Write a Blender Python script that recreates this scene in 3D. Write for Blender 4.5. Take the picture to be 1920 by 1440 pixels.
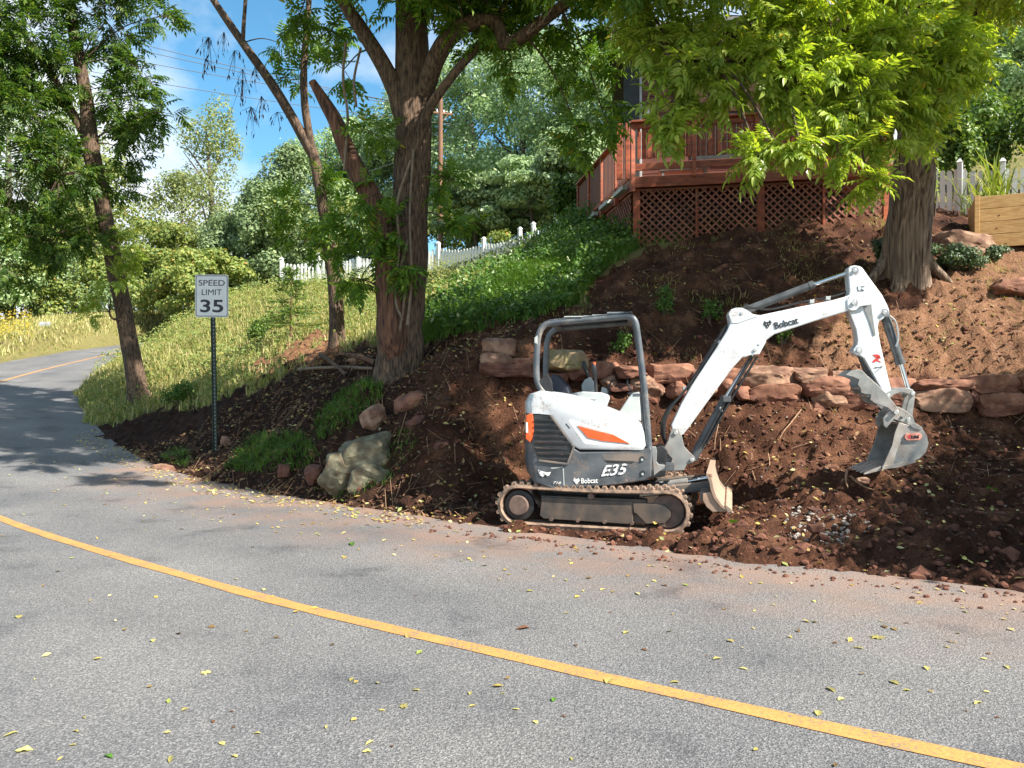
import bpy, bmesh, math, random
import numpy as np
from mathutils import Vector, Matrix

for o in list(bpy.data.objects):
    bpy.data.objects.remove(o, do_unlink=True)
SC = bpy.context.scene
COL = SC.collection
R = math.radians
random.seed(7)
RNG = np.random.default_rng(11)

# ------------------------------------------------------------------ camera
FPX = 1442.0                 # focal length in pixels of the 1920 x 1440 photograph
CAMZ = 1.6
cam_d = bpy.data.cameras.new('camera')
cam = bpy.data.objects.new('camera', cam_d)
COL.objects.link(cam)
cam.location = (0, 0, CAMZ)
cam.rotation_euler = (R(90), 0, 0)
cam_d.sensor_fit = 'HORIZONTAL'
cam_d.sensor_width = 36.0
cam_d.lens = FPX / 1920 * 36.0
cam_d.clip_start = 0.05
cam_d.clip_end = 2000
SC.camera = cam

# ------------------------------------------------------------------ sky and sun
SUN_EL, SUN_A = R(42), R(34)         # sun to the right of the camera and a little behind it
SUN = Vector((math.cos(SUN_EL) * math.cos(SUN_A), -math.cos(SUN_EL) * math.sin(SUN_A), math.sin(SUN_EL)))
W = bpy.data.worlds.new('World')
SC.world = W
W.use_nodes = True
nt = W.node_tree
nt.nodes.clear()
n_out = nt.nodes.new('ShaderNodeOutputWorld')
n_bg = nt.nodes.new('ShaderNodeBackground')
n_bg.inputs['Strength'].default_value = 0.058
n_sky = nt.nodes.new('ShaderNodeTexSky')
n_sky.sky_type = 'NISHITA'
n_sky.sun_disc = False
n_sky.sun_elevation = SUN_EL
n_sky.sun_rotation = math.atan2(SUN.x, SUN.y)
n_sky.air_density = 1.0
n_sky.dust_density = 0.0
n_sky.ozone_density = 4.0
n_tc = nt.nodes.new('ShaderNodeTexCoord')
n_map = nt.nodes.new('ShaderNodeMapping')
n_map.inputs['Scale'].default_value = (1.0, 1.0, 1.7)
n_map.inputs['Location'].default_value = (2.1, 0.3, 1.2)
n_noi = nt.nodes.new('ShaderNodeTexNoise')
n_noi.inputs['Scale'].default_value = 2.1
n_noi.inputs['Detail'].default_value = 7
n_noi.inputs['Roughness'].default_value = 0.55
n_rmp = nt.nodes.new('ShaderNodeValToRGB')
n_rmp.color_ramp.elements[0].position = 0.44
n_rmp.color_ramp.elements[1].position = 0.60
n_mix = nt.nodes.new('ShaderNodeMixRGB')
n_mix.inputs['Color2'].default_value = (8.2, 8.7, 9.3, 1)
L = nt.links.new
L(n_tc.outputs['Generated'], n_map.inputs['Vector'])
L(n_map.outputs['Vector'], n_noi.inputs['Vector'])
L(n_noi.outputs['Fac'], n_rmp.inputs['Fac'])
L(n_rmp.outputs['Color'], n_mix.inputs['Fac'])
n_hsv = nt.nodes.new('ShaderNodeHueSaturation')
n_hsv.inputs['Saturation'].default_value = 1.15
n_hsv.inputs['Hue'].default_value = 0.482
n_hsv.inputs['Value'].default_value = 1.55
L(n_sky.outputs['Color'], n_hsv.inputs['Color'])
L(n_hsv.outputs['Color'], n_mix.inputs['Color1'])
L(n_mix.outputs['Color'], n_bg.inputs['Color'])
L(n_bg.outputs['Background'], n_out.inputs['Surface'])

sd = bpy.data.lights.new('sun', 'SUN')
sd.energy = 5.0
sd.angle = R(0.53)
sd.color = (1.0, 0.935, 0.83)
sun = bpy.data.objects.new('sun', sd)
COL.objects.link(sun)
sun.rotation_euler = SUN.to_track_quat('Z', 'Y').to_euler()
sun.location = (20, -15, 30)

SC.view_settings.view_transform = 'Standard'
SC.view_settings.look = 'None'
SC.view_settings.gamma = 1
SC.view_settings.exposure = 1.32
SC.render.engine = 'CYCLES'
SC.cycles.max_bounces = 6
SC.cycles.transparent_max_bounces = 6

# ------------------------------------------------------------------ numpy noise
def _h(ix, iy, iz, seed):
    n = (ix.astype(np.int64) * 374761393 + iy.astype(np.int64) * 668265263 + iz.astype(np.int64) * 2147483647 + seed * 1274126177) & 0x7fffffff
    n = (n ^ (n >> 13)) * 1274126177 & 0x7fffffff
    n = (n ^ (n >> 16)) * 668265263 & 0x7fffffff
    return ((n ^ (n >> 15)) & 0xffff) / 65535.0

def vnoise(x, y, z=None, seed=0):
    x = np.asarray(x, float); y = np.asarray(y, float)
    z = np.zeros_like(x) if z is None else np.asarray(z, float)
    ix, iy, iz = np.floor(x), np.floor(y), np.floor(z)
    fx, fy, fz = x - ix, y - iy, z - iz
    fx = fx * fx * (3 - 2 * fx); fy = fy * fy * (3 - 2 * fy); fz = fz * fz * (3 - 2 * fz)
    def c(a, b, d): return _h(ix + a, iy + b, iz + d, seed)
    x00 = c(0, 0, 0) * (1 - fx) + c(1, 0, 0) * fx
    x10 = c(0, 1, 0) * (1 - fx) + c(1, 1, 0) * fx
    x01 = c(0, 0, 1) * (1 - fx) + c(1, 0, 1) * fx
    x11 = c(0, 1, 1) * (1 - fx) + c(1, 1, 1) * fx
    return (x00 * (1 - fy) + x10 * fy) * (1 - fz) + (x01 * (1 - fy) + x11 * fy) * fz - 0.5

def fbm(x, y, z=None, oct=4, seed=0, gain=0.5):
    s = 0; a = 1.0; f = 1.0
    for k in range(oct):
        s = s + a * vnoise(np.asarray(x) * f, np.asarray(y) * f, None if z is None else np.asarray(z) * f, seed + k * 17)
        a *= gain; f *= 2.03
    return s

def sstep(a, b, x):
    t = np.clip((x - a) / (b - a), 0, 1)
    return t * t * (3 - 2 * t)

# ------------------------------------------------------------------ scene helpers
def P(u, v, Y):
    """photo pixel (1920 x 1440) at depth Y -> world point"""
    return Vector(((u - 960) / FPX * Y, Y, CAMZ - (v - 720) / FPX * Y))

def tag(o, label=None, cat=None, group=None, kind=None):
    if label: o['label'] = label
    if cat: o['category'] = cat
    if group: o['group'] = group
    if kind: o['kind'] = kind
    return o

def thing(name, loc, label, cat, group=None):
    o = bpy.data.objects.new(name, None)
    o.empty_display_size = 0.2
    COL.objects.link(o)
    o.location = loc
    o['org'] = tuple(loc)
    return tag(o, label, cat, group)

def org_of(p):
    while p is not None:
        if 'org' in p: return Vector(p['org'])
        p = p.parent
    return Vector((0, 0, 0))

def link(me, name, mat=None, parent=None):
    o = bpy.data.objects.new(name, me)
    COL.objects.link(o)
    if mat is not None and len(me.materials) == 0:
        me.materials.append(mat)
    if parent is not None: o.parent = parent
    return o

def fast_mesh(name, V, F, smooth=False):
    """V (n,3) array, F (m,k) index array, uniform k"""
    V = np.asarray(V, np.float32); F = np.asarray(F, np.int32)
    me = bpy.data.meshes.new(name)
    me.vertices.add(len(V)); me.vertices.foreach_set('co', V.ravel())
    k = F.shape[1]
    me.loops.add(F.size); me.loops.foreach_set('vertex_index', F.ravel())
    me.polygons.add(len(F))
    me.polygons.foreach_set('loop_start', np.arange(0, F.size, k, dtype=np.int32))
    me.polygons.foreach_set('use_smooth', np.full(len(F), smooth))
    me.update(calc_edges=True)
    return me

class MB:
    """collects simple solids in world coordinates; build() links them as one mesh"""
    def __init__(s): s.v = []; s.f = []
    def add(s, vs, fs):
        b = len(s.v); s.v += [tuple(p) for p in vs]; s.f += [tuple(i + b for i in f) for f in fs]; return s
    def box(s, c, size, ax=None):
        ax = ax or (Vector((1, 0, 0)), Vector((0, 1, 0)), Vector((0, 0, 1)))
        c = Vector(c); h = [a * (d / 2) for a, d in zip(ax, size)]
        vs = [c + h[0] * i + h[1] * j + h[2] * k for i in (-1, 1) for j in (-1, 1) for k in (-1, 1)]
        return s.add(vs, [(0, 1, 3, 2), (4, 6, 7, 5), (0, 4, 5, 1), (2, 3, 7, 6), (0, 2, 6, 4), (1, 5, 7, 3)])
    def bar(s, p0, p1, w, h, up=(0, 0, 1)):
        p0, p1 = Vector(p0), Vector(p1); d = p1 - p0; ln = d.length; d.normalize()
        sd_ = d.cross(Vector(up))
        if sd_.length < 1e-4: sd_ = d.cross(Vector((0, 1, 0)))
        sd_.normalize(); u2 = sd_.cross(d)
        return s.box((p0 + p1) / 2, (ln, w, h), (d, sd_, u2))
    def prism(s, pts, off):
        """polygon of 3D points swept by vector off"""
        n = len(pts); off = Vector(off); a = [Vector(p) for p in pts]
        vs = a + [p + off for p in a]
        fs = [tuple(range(n))[::-1], tuple(range(n, 2 * n))] + [(i, (i + 1) % n, n + (i + 1) % n, n + i) for i in range(n)]
        return s.add(vs, fs)
    def loft(s, secs):
        n = len(secs[0]); vs = [p for sec in secs for p in sec]; fs = [tuple(range(n))[::-1]]
        for k in range(len(secs) - 1):
            for i in range(n):
                fs.append((k * n + i, k * n + (i + 1) % n, (k + 1) * n + (i + 1) % n, (k + 1) * n + i))
        fs.append(tuple(range((len(secs) - 1) * n, len(secs) * n)))
        return s.add(vs, fs)
    def tube(s, pts, rad, n=10, cap=True):
        pts = [Vector(p) for p in pts]
        rad = rad if hasattr(rad, '__len__') else [rad] * len(pts)
        ref = None; rings = []
        for i, p in enumerate(pts):
            d = (pts[min(i + 1, len(pts) - 1)] - pts[max(i - 1, 0)]).normalized()
            if ref is None:
                ref = d.orthogonal().normalized()
            ref = (ref - d * ref.dot(d)).normalized(); b = d.cross(ref)
            rings.append([p + (ref * math.cos(t) + b * math.sin(t)) * rad[i] for t in [2 * math.pi * k / n for k in range(n)]])
        vs = [q for r in rings for q in r]; fs = []
        for k in range(len(rings) - 1):
            for i in range(n):
                fs.append((k * n + i, k * n + (i + 1) % n, (k + 1) * n + (i + 1) % n, (k + 1) * n + i))
        if cap:
            fs.append(tuple(range(n))[::-1]); fs.append(tuple(range((len(rings) - 1) * n, len(rings) * n)))
        return s.add(vs, fs)
    def cyl(s, p0, p1, r, n=16): return s.tube([p0, p1], r, n)
    def build(s, name, mat, parent=None, smooth=None, bevel=0, seg=2):
        o_ = org_of(parent)
        me = bpy.data.meshes.new(name)
        me.from_pydata([(p[0] - o_.x, p[1] - o_.y, p[2] - o_.z) for p in s.v], [], s.f)
        bm = bmesh.new(); bm.from_mesh(me); bmesh.ops.recalc_face_normals(bm, faces=bm.faces); bm.to_mesh(me); bm.free()
        if smooth is not None:
            for p in me.polygons: p.use_smooth = True
            me.set_sharp_from_angle(angle=R(smooth))
        o = link(me, name, mat, parent)
        if bevel:
            m = o.modifiers.new('bevel', 'BEVEL'); m.width = bevel; m.segments = seg; m.limit_method = 'ANGLE'; m.angle_limit = R(35)
        return o

def catmull(pts, n=8):
    pts = [Vector(p) for p in pts]; out = []
    q = [pts[0] * 2 - pts[1]] + pts + [pts[-1] * 2 - pts[-2]]
    for i in range(1, len(q) - 2):
        for k in range(n):
            t = k / n; a, b, c, d = q[i - 1], q[i], q[i + 1], q[i + 2]
            out.append(0.5 * ((2 * b) + (c - a) * t + (2 * a - 5 * b + 4 * c - d) * t * t + (3 * b - a - 3 * c + d) * t ** 3))
    out.append(pts[-1])
    return out

# ------------------------------------------------------------------ materials
def new_mat(name):
    m = bpy.data.materials.new(name); m.use_nodes = True
    t = m.node_tree; b = t.nodes['Principled BSDF']
    return m, t, b

def pmat(name, c1, c2=None, scale=8.0, rough=0.6, metal=0.0, bump=0.0, bscale=None, stretch=(1, 1, 1), detail=5, lo=0.35, hi=0.65, spec=None, island=0.0, coat=0):
    m, t, b = new_mat(name)
    b.inputs['Roughness'].default_value = rough
    b.inputs['Metallic'].default_value = metal
    if spec is not None: b.inputs['Specular IOR Level'].default_value = spec
    if coat: b.inputs['Coat Weight'].default_value = coat; b.inputs['Coat Roughness'].default_value = 0.08
    tc = t.nodes.new('ShaderNodeTexCoord'); mp = t.nodes.new('ShaderNodeMapping')
    mp.inputs['Scale'].default_value = stretch
    t.links.new(tc.outputs['Object'], mp.inputs['Vector'])
    src = None
    if c2 is not None:
        nz = t.nodes.new('ShaderNodeTexNoise'); nz.inputs['Scale'].default_value = scale; nz.inputs['Detail'].default_value = detail
        t.links.new(mp.outputs['Vector'], nz.inputs['Vector'])
        rp = t.nodes.new('ShaderNodeValToRGB')
        rp.color_ramp.elements[0].position = lo; rp.color_ramp.elements[1].position = hi
        rp.color_ramp.elements[0].color = (*c1, 1); rp.color_ramp.elements[1].color = (*c2, 1)
        t.links.new(nz.outputs['Fac'], rp.inputs['Fac'])
        src = rp.outputs['Color']
        if island:
            g = t.nodes.new('ShaderNodeNewGeometry'); oi = t.nodes.new('ShaderNodeObjectInfo')
            ad = t.nodes.new('ShaderNodeMath'); ad.operation = 'ADD'
            t.links.new(g.outputs['Random Per Island'], ad.inputs[0]); t.links.new(oi.outputs['Random'], ad.inputs[1])
            fr = t.nodes.new('ShaderNodeMath'); fr.operation = 'FRACT'; t.links.new(ad.outputs[0], fr.inputs[0])
            mr = t.nodes.new('ShaderNodeMapRange'); mr.inputs['To Min'].default_value = 1 - island; mr.inputs['To Max'].default_value = 1 + island
            t.links.new(fr.outputs[0], mr.inputs['Value'])
            hs = t.nodes.new('ShaderNodeHueSaturation'); t.links.new(src, hs.inputs['Color']); t.links.new(mr.outputs['Result'], hs.inputs['Value'])
            src = hs.outputs['Color']
        t.links.new(src, b.inputs['Base Color'])
    else:
        b.inputs['Base Color'].default_value = (*c1, 1)
    if bump:
        nb = t.nodes.new('ShaderNodeTexNoise'); nb.inputs['Scale'].default_value = bscale or scale * 3; nb.inputs['Detail'].default_value = 6
        t.links.new(mp.outputs['Vector'], nb.inputs['Vector'])
        bp = t.nodes.new('ShaderNodeBump'); bp.inputs['Strength'].default_value = bump; bp.inputs['Distance'].default_value = 0.02
        t.links.new(nb.outputs['Fac'], bp.inputs['Height']); t.links.new(bp.outputs['Normal'], b.inputs['Normal'])
    return m

def leafmat(name, stops, rough=0.45, trans=0.35, tint=(1.25, 1.3, 0.5), objvar=0.0):
    """leaf material: colour picked per leaf from a ramp, part of the light passes through"""
    m, t, b = new_mat(name)
    g = t.nodes.new('ShaderNodeNewGeometry'); oi = t.nodes.new('ShaderNodeObjectInfo')
    rp = t.nodes.new('ShaderNodeValToRGB'); cr = rp.color_ramp
    while len(cr.elements) < len(stops): cr.elements.new(0.5)
    for e, (p, c) in zip(cr.elements, stops): e.position = p; e.color = (*c, 1)
    t.links.new(g.outputs['Random Per Island'], rp.inputs['Fac'])
    hs = t.nodes.new('ShaderNodeHueSaturation'); mr = t.nodes.new('ShaderNodeMapRange')
    mr.inputs['To Min'].default_value = 1 - objvar; mr.inputs['To Max'].default_value = 1 + objvar
    t.links.new(oi.outputs['Random'], mr.inputs['Value']); t.links.new(mr.outputs['Result'], hs.inputs['Value'])
    t.links.new(rp.outputs['Color'], hs.inputs['Color'])
    t.links.new(hs.outputs['Color'], b.inputs['Base Color'])
    b.inputs['Roughness'].default_value = rough
    b.inputs['Specular IOR Level'].default_value = 0.35
    tr = t.nodes.new('ShaderNodeBsdfTranslucent'); mx = t.nodes.new('ShaderNodeMixShader')
    tm = t.nodes.new('ShaderNodeMixRGB'); tm.blend_type = 'MULTIPLY'; tm.inputs['Fac'].default_value = 1; tm.inputs['Color2'].default_value = (*tint, 1)
    t.links.new(hs.outputs['Color'], tm.inputs['Color1']); t.links.new(tm.outputs['Color'], tr.inputs['Color'])
    mx.inputs['Fac'].default_value = trans
    out = t.nodes['Material Output']
    t.links.new(b.outputs['BSDF'], mx.inputs[1]); t.links.new(tr.outputs['BSDF'], mx.inputs[2]); t.links.new(mx.outputs['Shader'], out.inputs['Surface'])
    return m

M = {}
M['white_paint'] = pmat('white_paint', (0.50, 0.535, 0.56), (0.60, 0.63, 0.65), 3, 0.32, lo=0.25, hi=0.5, coat=0.25, bump=0.02, bscale=40)
M['grey_paint'] = pmat('grey_paint', (0.055, 0.065, 0.075), (0.10, 0.11, 0.12), 5, 0.42, bump=0.04, bscale=60)
M['dusty_grey'] = pmat('dusty_grey', (0.08, 0.085, 0.09), (0.20, 0.16, 0.13), 4, 0.6, bump=0.05, bscale=60)
M['pale_grey'] = pmat('pale_grey', (0.36, 0.39, 0.38), (0.44, 0.47, 0.46), 6, 0.5)
M['rops'] = pmat('rops', (0.065, 0.078, 0.092), (0.105, 0.12, 0.135), 7, 0.38)
M['black'] = pmat('black', (0.012, 0.013, 0.015), (0.03, 0.03, 0.032), 9, 0.45)
M['seat_vinyl'] = pmat('seat_vinyl', (0.012, 0.016, 0.03), (0.022, 0.028, 0.045), 6, 0.4)
M['orange'] = pmat('orange', (0.75, 0.10, 0.015), (0.62, 0.09, 0.02), 20, 0.4)
M['red_print'] = pmat('red_print', (0.55, 0.04, 0.03), None, rough=0.5)
M['print_black'] = pmat('print_black', (0.015, 0.017, 0.022), None, rough=0.5)
M['print_white'] = pmat('print_white', (0.72, 0.72, 0.72), (0.10, 0.10, 0.11), 28, 0.5, lo=0.5, hi=0.62, detail=8)
M['print_clean'] = pmat('print_clean', (0.75, 0.75, 0.74), None, rough=0.5)
M['chrome'] = pmat('chrome', (0.62, 0.64, 0.66), None, rough=0.16, metal=1.0)
M['cyl_grey'] = pmat('cyl_grey', (0.045, 0.05, 0.055), (0.085, 0.09, 0.095), 8, 0.4)
M['bracket_grey'] = pmat('bracket_grey', (0.19, 0.20, 0.20), (0.27, 0.27, 0.26), 7, 0.45)
M['pin'] = pmat('pin', (0.45, 0.45, 0.44), (0.6, 0.6, 0.58), 30, 0.35, metal=0.6)
M['bare_steel'] = pmat('bare_steel', (0.20, 0.205, 0.20), (0.36, 0.355, 0.34), 6, 0.42, metal=0.35, bump=0.05, bscale=50)
M['worn_steel'] = pmat('worn_steel', (0.30, 0.26, 0.22), (0.42, 0.39, 0.36), 9, 0.5, metal=0.3, bump=0.08)
M['blade_mud'] = pmat('blade_mud', (0.42, 0.27, 0.18), (0.25, 0.19, 0.15), 6, 0.75, stretch=(1, 3, 1), bump=0.06)
M['track_rubber'] = pmat('track_rubber', (0.33, 0.22, 0.15), (0.12, 0.085, 0.065), 14, 0.85, bump=0.2, bscale=40)
M['track_frame'] = pmat('track_frame', (0.055, 0.05, 0.045), (0.13, 0.095, 0.07), 6, 0.65, bump=0.08)
M['sprocket'] = pmat('sprocket', (0.10, 0.07, 0.055), (0.17, 0.11, 0.085), 12, 0.75, bump=0.1)
M['red_wood'] = pmat('red_wood', (0.40, 0.092, 0.036), (0.20, 0.046, 0.022), 4, 0.6, stretch=(1, 1, 4), bump=0.05, island=0.2)
M['lattice_wood'] = pmat('lattice_wood', (0.30, 0.10, 0.062), (0.19, 0.06, 0.04), 5, 0.65, island=0.25)
M['dark_timber'] = pmat('dark_timber', (0.018, 0.022, 0.02), (0.035, 0.04, 0.036), 5, 0.6)
M['siding'] = pmat('siding', (0.17, 0.055, 0.033), (0.12, 0.04, 0.025), 3, 0.6, stretch=(1, 1, 5))
M['shade_cloth'] = pmat('shade_cloth', (0.36, 0.19, 0.11), (0.30, 0.155, 0.09), 2, 0.8, stretch=(1, 1, 20))
M['roof_dark'] = pmat('roof_dark', (0.05, 0.045, 0.04), (0.08, 0.07, 0.06), 12, 0.85, bump=0.2)
M['fence_white'] = pmat('fence_white', (0.74, 0.75, 0.73), (0.62, 0.64, 0.62), 3, 0.45)
M['new_timber'] = pmat('new_timber', (0.50, 0.27, 0.095), (0.68, 0.44, 0.19), 5, 0.6, stretch=(1, 1, 8), bump=0.03, island=0.08)
M['sign_white'] = pmat('sign_white', (0.70, 0.71, 0.70), (0.62, 0.63, 0.62), 4, 0.4)
M['post_green'] = pmat('post_green', (0.018, 0.035, 0.028), (0.03, 0.05, 0.04), 12, 0.5)
M['galv'] = pmat('galv', (0.42, 0.43, 0.43), (0.52, 0.52, 0.52), 8, 0.45, metal=0.4)
M['bark'] = pmat('bark', (0.030, 0.019, 0.013), (0.145, 0.092, 0.058), 15, 0.92, stretch=(2.2, 2.2, 0.45), bump=1.0, bscale=20, lo=.36, hi=.62)
M['bark_red'] = pmat('bark_red', (0.035, 0.017, 0.011), (0.19, 0.088, 0.05), 10, 0.92, stretch=(2.2, 2.2, 0.3), bump=1.0, bscale=14)
M['bark_grey'] = pmat('bark_grey', (0.05, 0.028, 0.018), (0.30, 0.215, 0.155), 9, 0.92, stretch=(3.2, 3.2, 0.11), bump=1.0, bscale=16, lo=.34, hi=.68)
M['bark_far'] = pmat('bark_far', (0.06, 0.048, 0.038), (0.12, 0.10, 0.08), 3, 0.9)
M['twig'] = pmat('twig', (0.05, 0.032, 0.02), (0.09, 0.06, 0.04), 10, 0.85)
M['pole_wood'] = pmat('pole_wood', (0.15, 0.072, 0.042), (0.23, 0.12, 0.07), 4, 0.8, stretch=(1, 1, .3))
M['wire'] = pmat('wire', (0.12, 0.12, 0.13), None, rough=0.6)
M['root'] = pmat('root', (0.34, 0.21, 0.12), (0.22, 0.12, 0.07), 20, 0.8)
M['stone_red'] = pmat('stone_red', (0.135, 0.052, 0.032), (0.30, 0.135, 0.08), 6, 0.85, bump=0.45, bscale=16)
M['stone_tan'] = pmat('stone_tan', (0.33, 0.195, 0.125), (0.15, 0.07, 0.045), 7, 0.85, bump=0.45, bscale=16)
M['stone_moss'] = pmat('stone_moss', (0.20, 0.17, 0.075), (0.32, 0.22, 0.13), 5, 0.9, bump=0.45, bscale=16)
M['stone_lichen'] = pmat('stone_lichen', (0.19, 0.175, 0.115), (0.06, 0.058, 0.034), 7, 0.9, bump=0.6, bscale=16)
M['stone_dark'] = pmat('stone_dark', (0.10, 0.04, 0.028), (0.17, 0.07, 0.045), 7, 0.9, bump=0.5, bscale=16)
M['clod'] = pmat('clod', (0.15, 0.058, 0.033), (0.085, 0.032, 0.019), 9, 0.95, bump=0.3, bscale=60, island=0.3)
M['pebble'] = pmat('pebble', (0.36, 0.32, 0.28), (0.22, 0.18, 0.15), 30, 0.8, island=0.3)
M['pod'] = pmat('pod', (0.022, 0.014, 0.02), (0.045, 0.028, 0.03), 12, 0.8)
M['vine'] = pmat('vine', (0.15, 0.105, 0.07), (0.22, 0.17, 0.12), 14, 0.85)

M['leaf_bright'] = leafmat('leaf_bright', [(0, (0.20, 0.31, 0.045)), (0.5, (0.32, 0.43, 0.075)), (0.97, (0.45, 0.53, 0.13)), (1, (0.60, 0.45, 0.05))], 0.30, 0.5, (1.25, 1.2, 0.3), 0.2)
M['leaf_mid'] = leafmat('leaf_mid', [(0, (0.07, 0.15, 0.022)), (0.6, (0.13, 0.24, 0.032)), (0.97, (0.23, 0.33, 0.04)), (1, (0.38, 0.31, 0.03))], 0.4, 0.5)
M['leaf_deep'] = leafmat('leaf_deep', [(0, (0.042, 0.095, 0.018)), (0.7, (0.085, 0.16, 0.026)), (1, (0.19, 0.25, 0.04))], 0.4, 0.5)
M['far_green'] = leafmat('far_green', [(0, (0.18, 0.27, 0.125)), (0.6, (0.29, 0.40, 0.19)), (1, (0.45, 0.55, 0.31))], 0.32, 0.34, (1.1, 1.2, 0.7), 0.15)
M['far_dark'] = leafmat('far_dark', [(0, (0.12, 0.18, 0.085)), (0.7, (0.19, 0.26, 0.115)), (1, (0.31, 0.38, 0.17))], 0.5, 0.25, (1.1, 1.2, 0.7), 0.12)
M['far_yellow'] = leafmat('far_yellow', [(0, (0.14, 0.20, 0.05)), (0.6, (0.22, 0.285, 0.07)), (0.95, (0.33, 0.34, 0.09)), (1, (0.40, 0.25, 0.07))], 0.5, 0.35, (1.2, 1.2, 0.6), 0.15)
M['far_pale'] = leafmat('far_pale', [(0, (0.18, 0.235, 0.10)), (0.7, (0.27, 0.32, 0.13)), (1, (0.40, 0.41, 0.16))], 0.5, 0.4, (1.2, 1.2, 0.6), 0.1)
M['shrub'] = leafmat('shrub', [(0, (0.06, 0.12, 0.025)), (0.6, (0.11, 0.20, 0.035)), (1, (0.22, 0.30, 0.05))], 0.4, 0.3, (1.2, 1.2, 0.5), 0.1)
M['ivy'] = leafmat('ivy', [(0, (0.05, 0.115, 0.02)), (0.6, (0.085, 0.18, 0.03)), (0.95, (0.16, 0.26, 0.05)), (1, (0.34, 0.38, 0.22))], 0.4, 0.3, (1.2, 1.2, 0.5))
M['bluish_ivy'] = leafmat('bluish_ivy', [(0, (0.06, 0.10, 0.05)), (0.7, (0.10, 0.15, 0.08)), (1, (0.17, 0.24, 0.08))], 0.4, 0.2, (1.1, 1.1, 0.6))
M['grass_dry'] = leafmat('grass_dry', [(0, (0.24, 0.26, 0.07)), (0.5, (0.40, 0.39, 0.14)), (0.8, (0.53, 0.48, 0.22)), (1, (0.60, 0.51, 0.29))], 0.6, 0.35, (1.1, 1.1, 0.6))
M['grass_green'] = leafmat('grass_green', [(0, (0.05, 0.12, 0.018)), (0.6, (0.09, 0.19, 0.028)), (1, (0.18, 0.27, 0.05))], 0.5, 0.35, (1.2, 1.2, 0.5))
M['goldenrod'] = leafmat('goldenrod', [(0, (0.34, 0.28, 0.03)), (1, (0.5, 0.38, 0.04))], 0.6, 0.3, (1, 1, 0.5))
M['debris'] = leafmat('debris', [(0, (0.03, 0.017, 0.011)), (0.5, (0.10, 0.05, 0.028)), (0.85, (0.20, 0.105, 0.055)), (1, (0.34, 0.22, 0.10))], 0.75, 0.1, (1.1, 1.0, 0.8))
M['litter'] = leafmat('litter', [(0, (0.10, 0.055, 0.025)), (0.3, (0.30, 0.20, 0.07)), (0.55, (0.46, 0.36, 0.08)), (0.8, (0.50, 0.46, 0.26)), (1, (0.22, 0.27, 0.05))], 0.55, 0.2, (1.1, 1.1, 0.6))
M['leaf_yellow'] = leafmat('leaf_yellow', [(0, (0.46, 0.31, 0.05)), (0.4, (0.52, 0.43, 0.08)), (0.7, (0.50, 0.46, 0.20)), (1, (0.36, 0.38, 0.10))], 0.55, 0.25, (1.1, 1.1, 0.5), 0.4)
M['leaf_brown'] = leafmat('leaf_brown', [(0, (0.12, 0.05, 0.025)), (1, (0.17, 0.085, 0.04))], 0.6, 0.15, (1.1, 1.0, 0.8), 0.2)
M['leaf_green1'] = leafmat('leaf_green1', [(0, (0.06, 0.16, 0.02)), (1, (0.12, 0.26, 0.03))], 0.5, 0.25, (1.1, 1.1, 0.5), 0.2)
M['reed'] = leafmat('reed', [(0, (0.16, 0.24, 0.04)), (0.7, (0.28, 0.36, 0.07)), (1, (0.42, 0.38, 0.16))], 0.5, 0.35, (1.2, 1.2, 0.5))

def dirty(m, amt=.5, col=(.23, .13, .085), scale=5.0):
    """adds dried mud splashes, dust and thin scratches over a painted material"""
    t = m.node_tree; b = t.nodes['Principled BSDF']; N = t.nodes.new; K = t.links.new
    lk = b.inputs['Base Color'].links; src = lk[0].from_socket
    tc = N('ShaderNodeTexCoord')
    n1 = N('ShaderNodeTexNoise'); n1.inputs['Scale'].default_value = scale; n1.inputs['Detail'].default_value = 9; n1.inputs['Roughness'].default_value = .7; K(tc.outputs['Object'], n1.inputs['Vector'])
    n2 = N('ShaderNodeTexNoise'); n2.inputs['Scale'].default_value = 46; n2.inputs['Detail'].default_value = 5; K(tc.outputs['Object'], n2.inputs['Vector'])
    mp = N('ShaderNodeMapping'); mp.inputs['Scale'].default_value = (3, 3, 60); mp.inputs['Rotation'].default_value = (0, .35, 0); K(tc.outputs['Object'], mp.inputs['Vector'])
    n3 = N('ShaderNodeTexNoise'); n3.inputs['Scale'].default_value = 2.2; n3.inputs['Detail'].default_value = 3; K(mp.outputs['Vector'], n3.inputs['Vector'])
    def rng(s_, a, c, hi):
        r_ = N('ShaderNodeMapRange'); r_.inputs['From Min'].default_value = a; r_.inputs['From Max'].default_value = c; r_.inputs['To Max'].default_value = hi; K(s_, r_.inputs['Value']); return r_.outputs['Result']
    def mth(op, a, c):
        x = N('ShaderNodeMath'); x.operation = op; K(a, x.inputs[0]); K(c, x.inputs[1]); x.use_clamp = True; return x.outputs[0]
    f = mth('ADD', rng(n1.outputs['Fac'], .50, .74, amt), mth('MULTIPLY', rng(n2.outputs['Fac'], .60, .66, 1), rng(n1.outputs['Fac'], .42, .6, amt * 1.2)))
    f = mth('ADD', f, rng(n3.outputs['Fac'], .69, .72, amt * .5))
    mx = N('ShaderNodeMixRGB'); mx.inputs['Color2'].default_value = (*col, 1); K(f, mx.inputs['Fac']); K(src, mx.inputs['Color1']); K(mx.outputs['Color'], b.inputs['Base Color'])
    rr_ = N('ShaderNodeMapRange'); r0 = b.inputs['Roughness'].default_value; rr_.inputs['To Min'].default_value = r0; rr_.inputs['To Max'].default_value = .85; K(f, rr_.inputs['Value']); K(rr_.outputs['Result'], b.inputs['Roughness'])
dirty(M['white_paint'], .5, (.27, .19, .14), 3.6)
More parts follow.
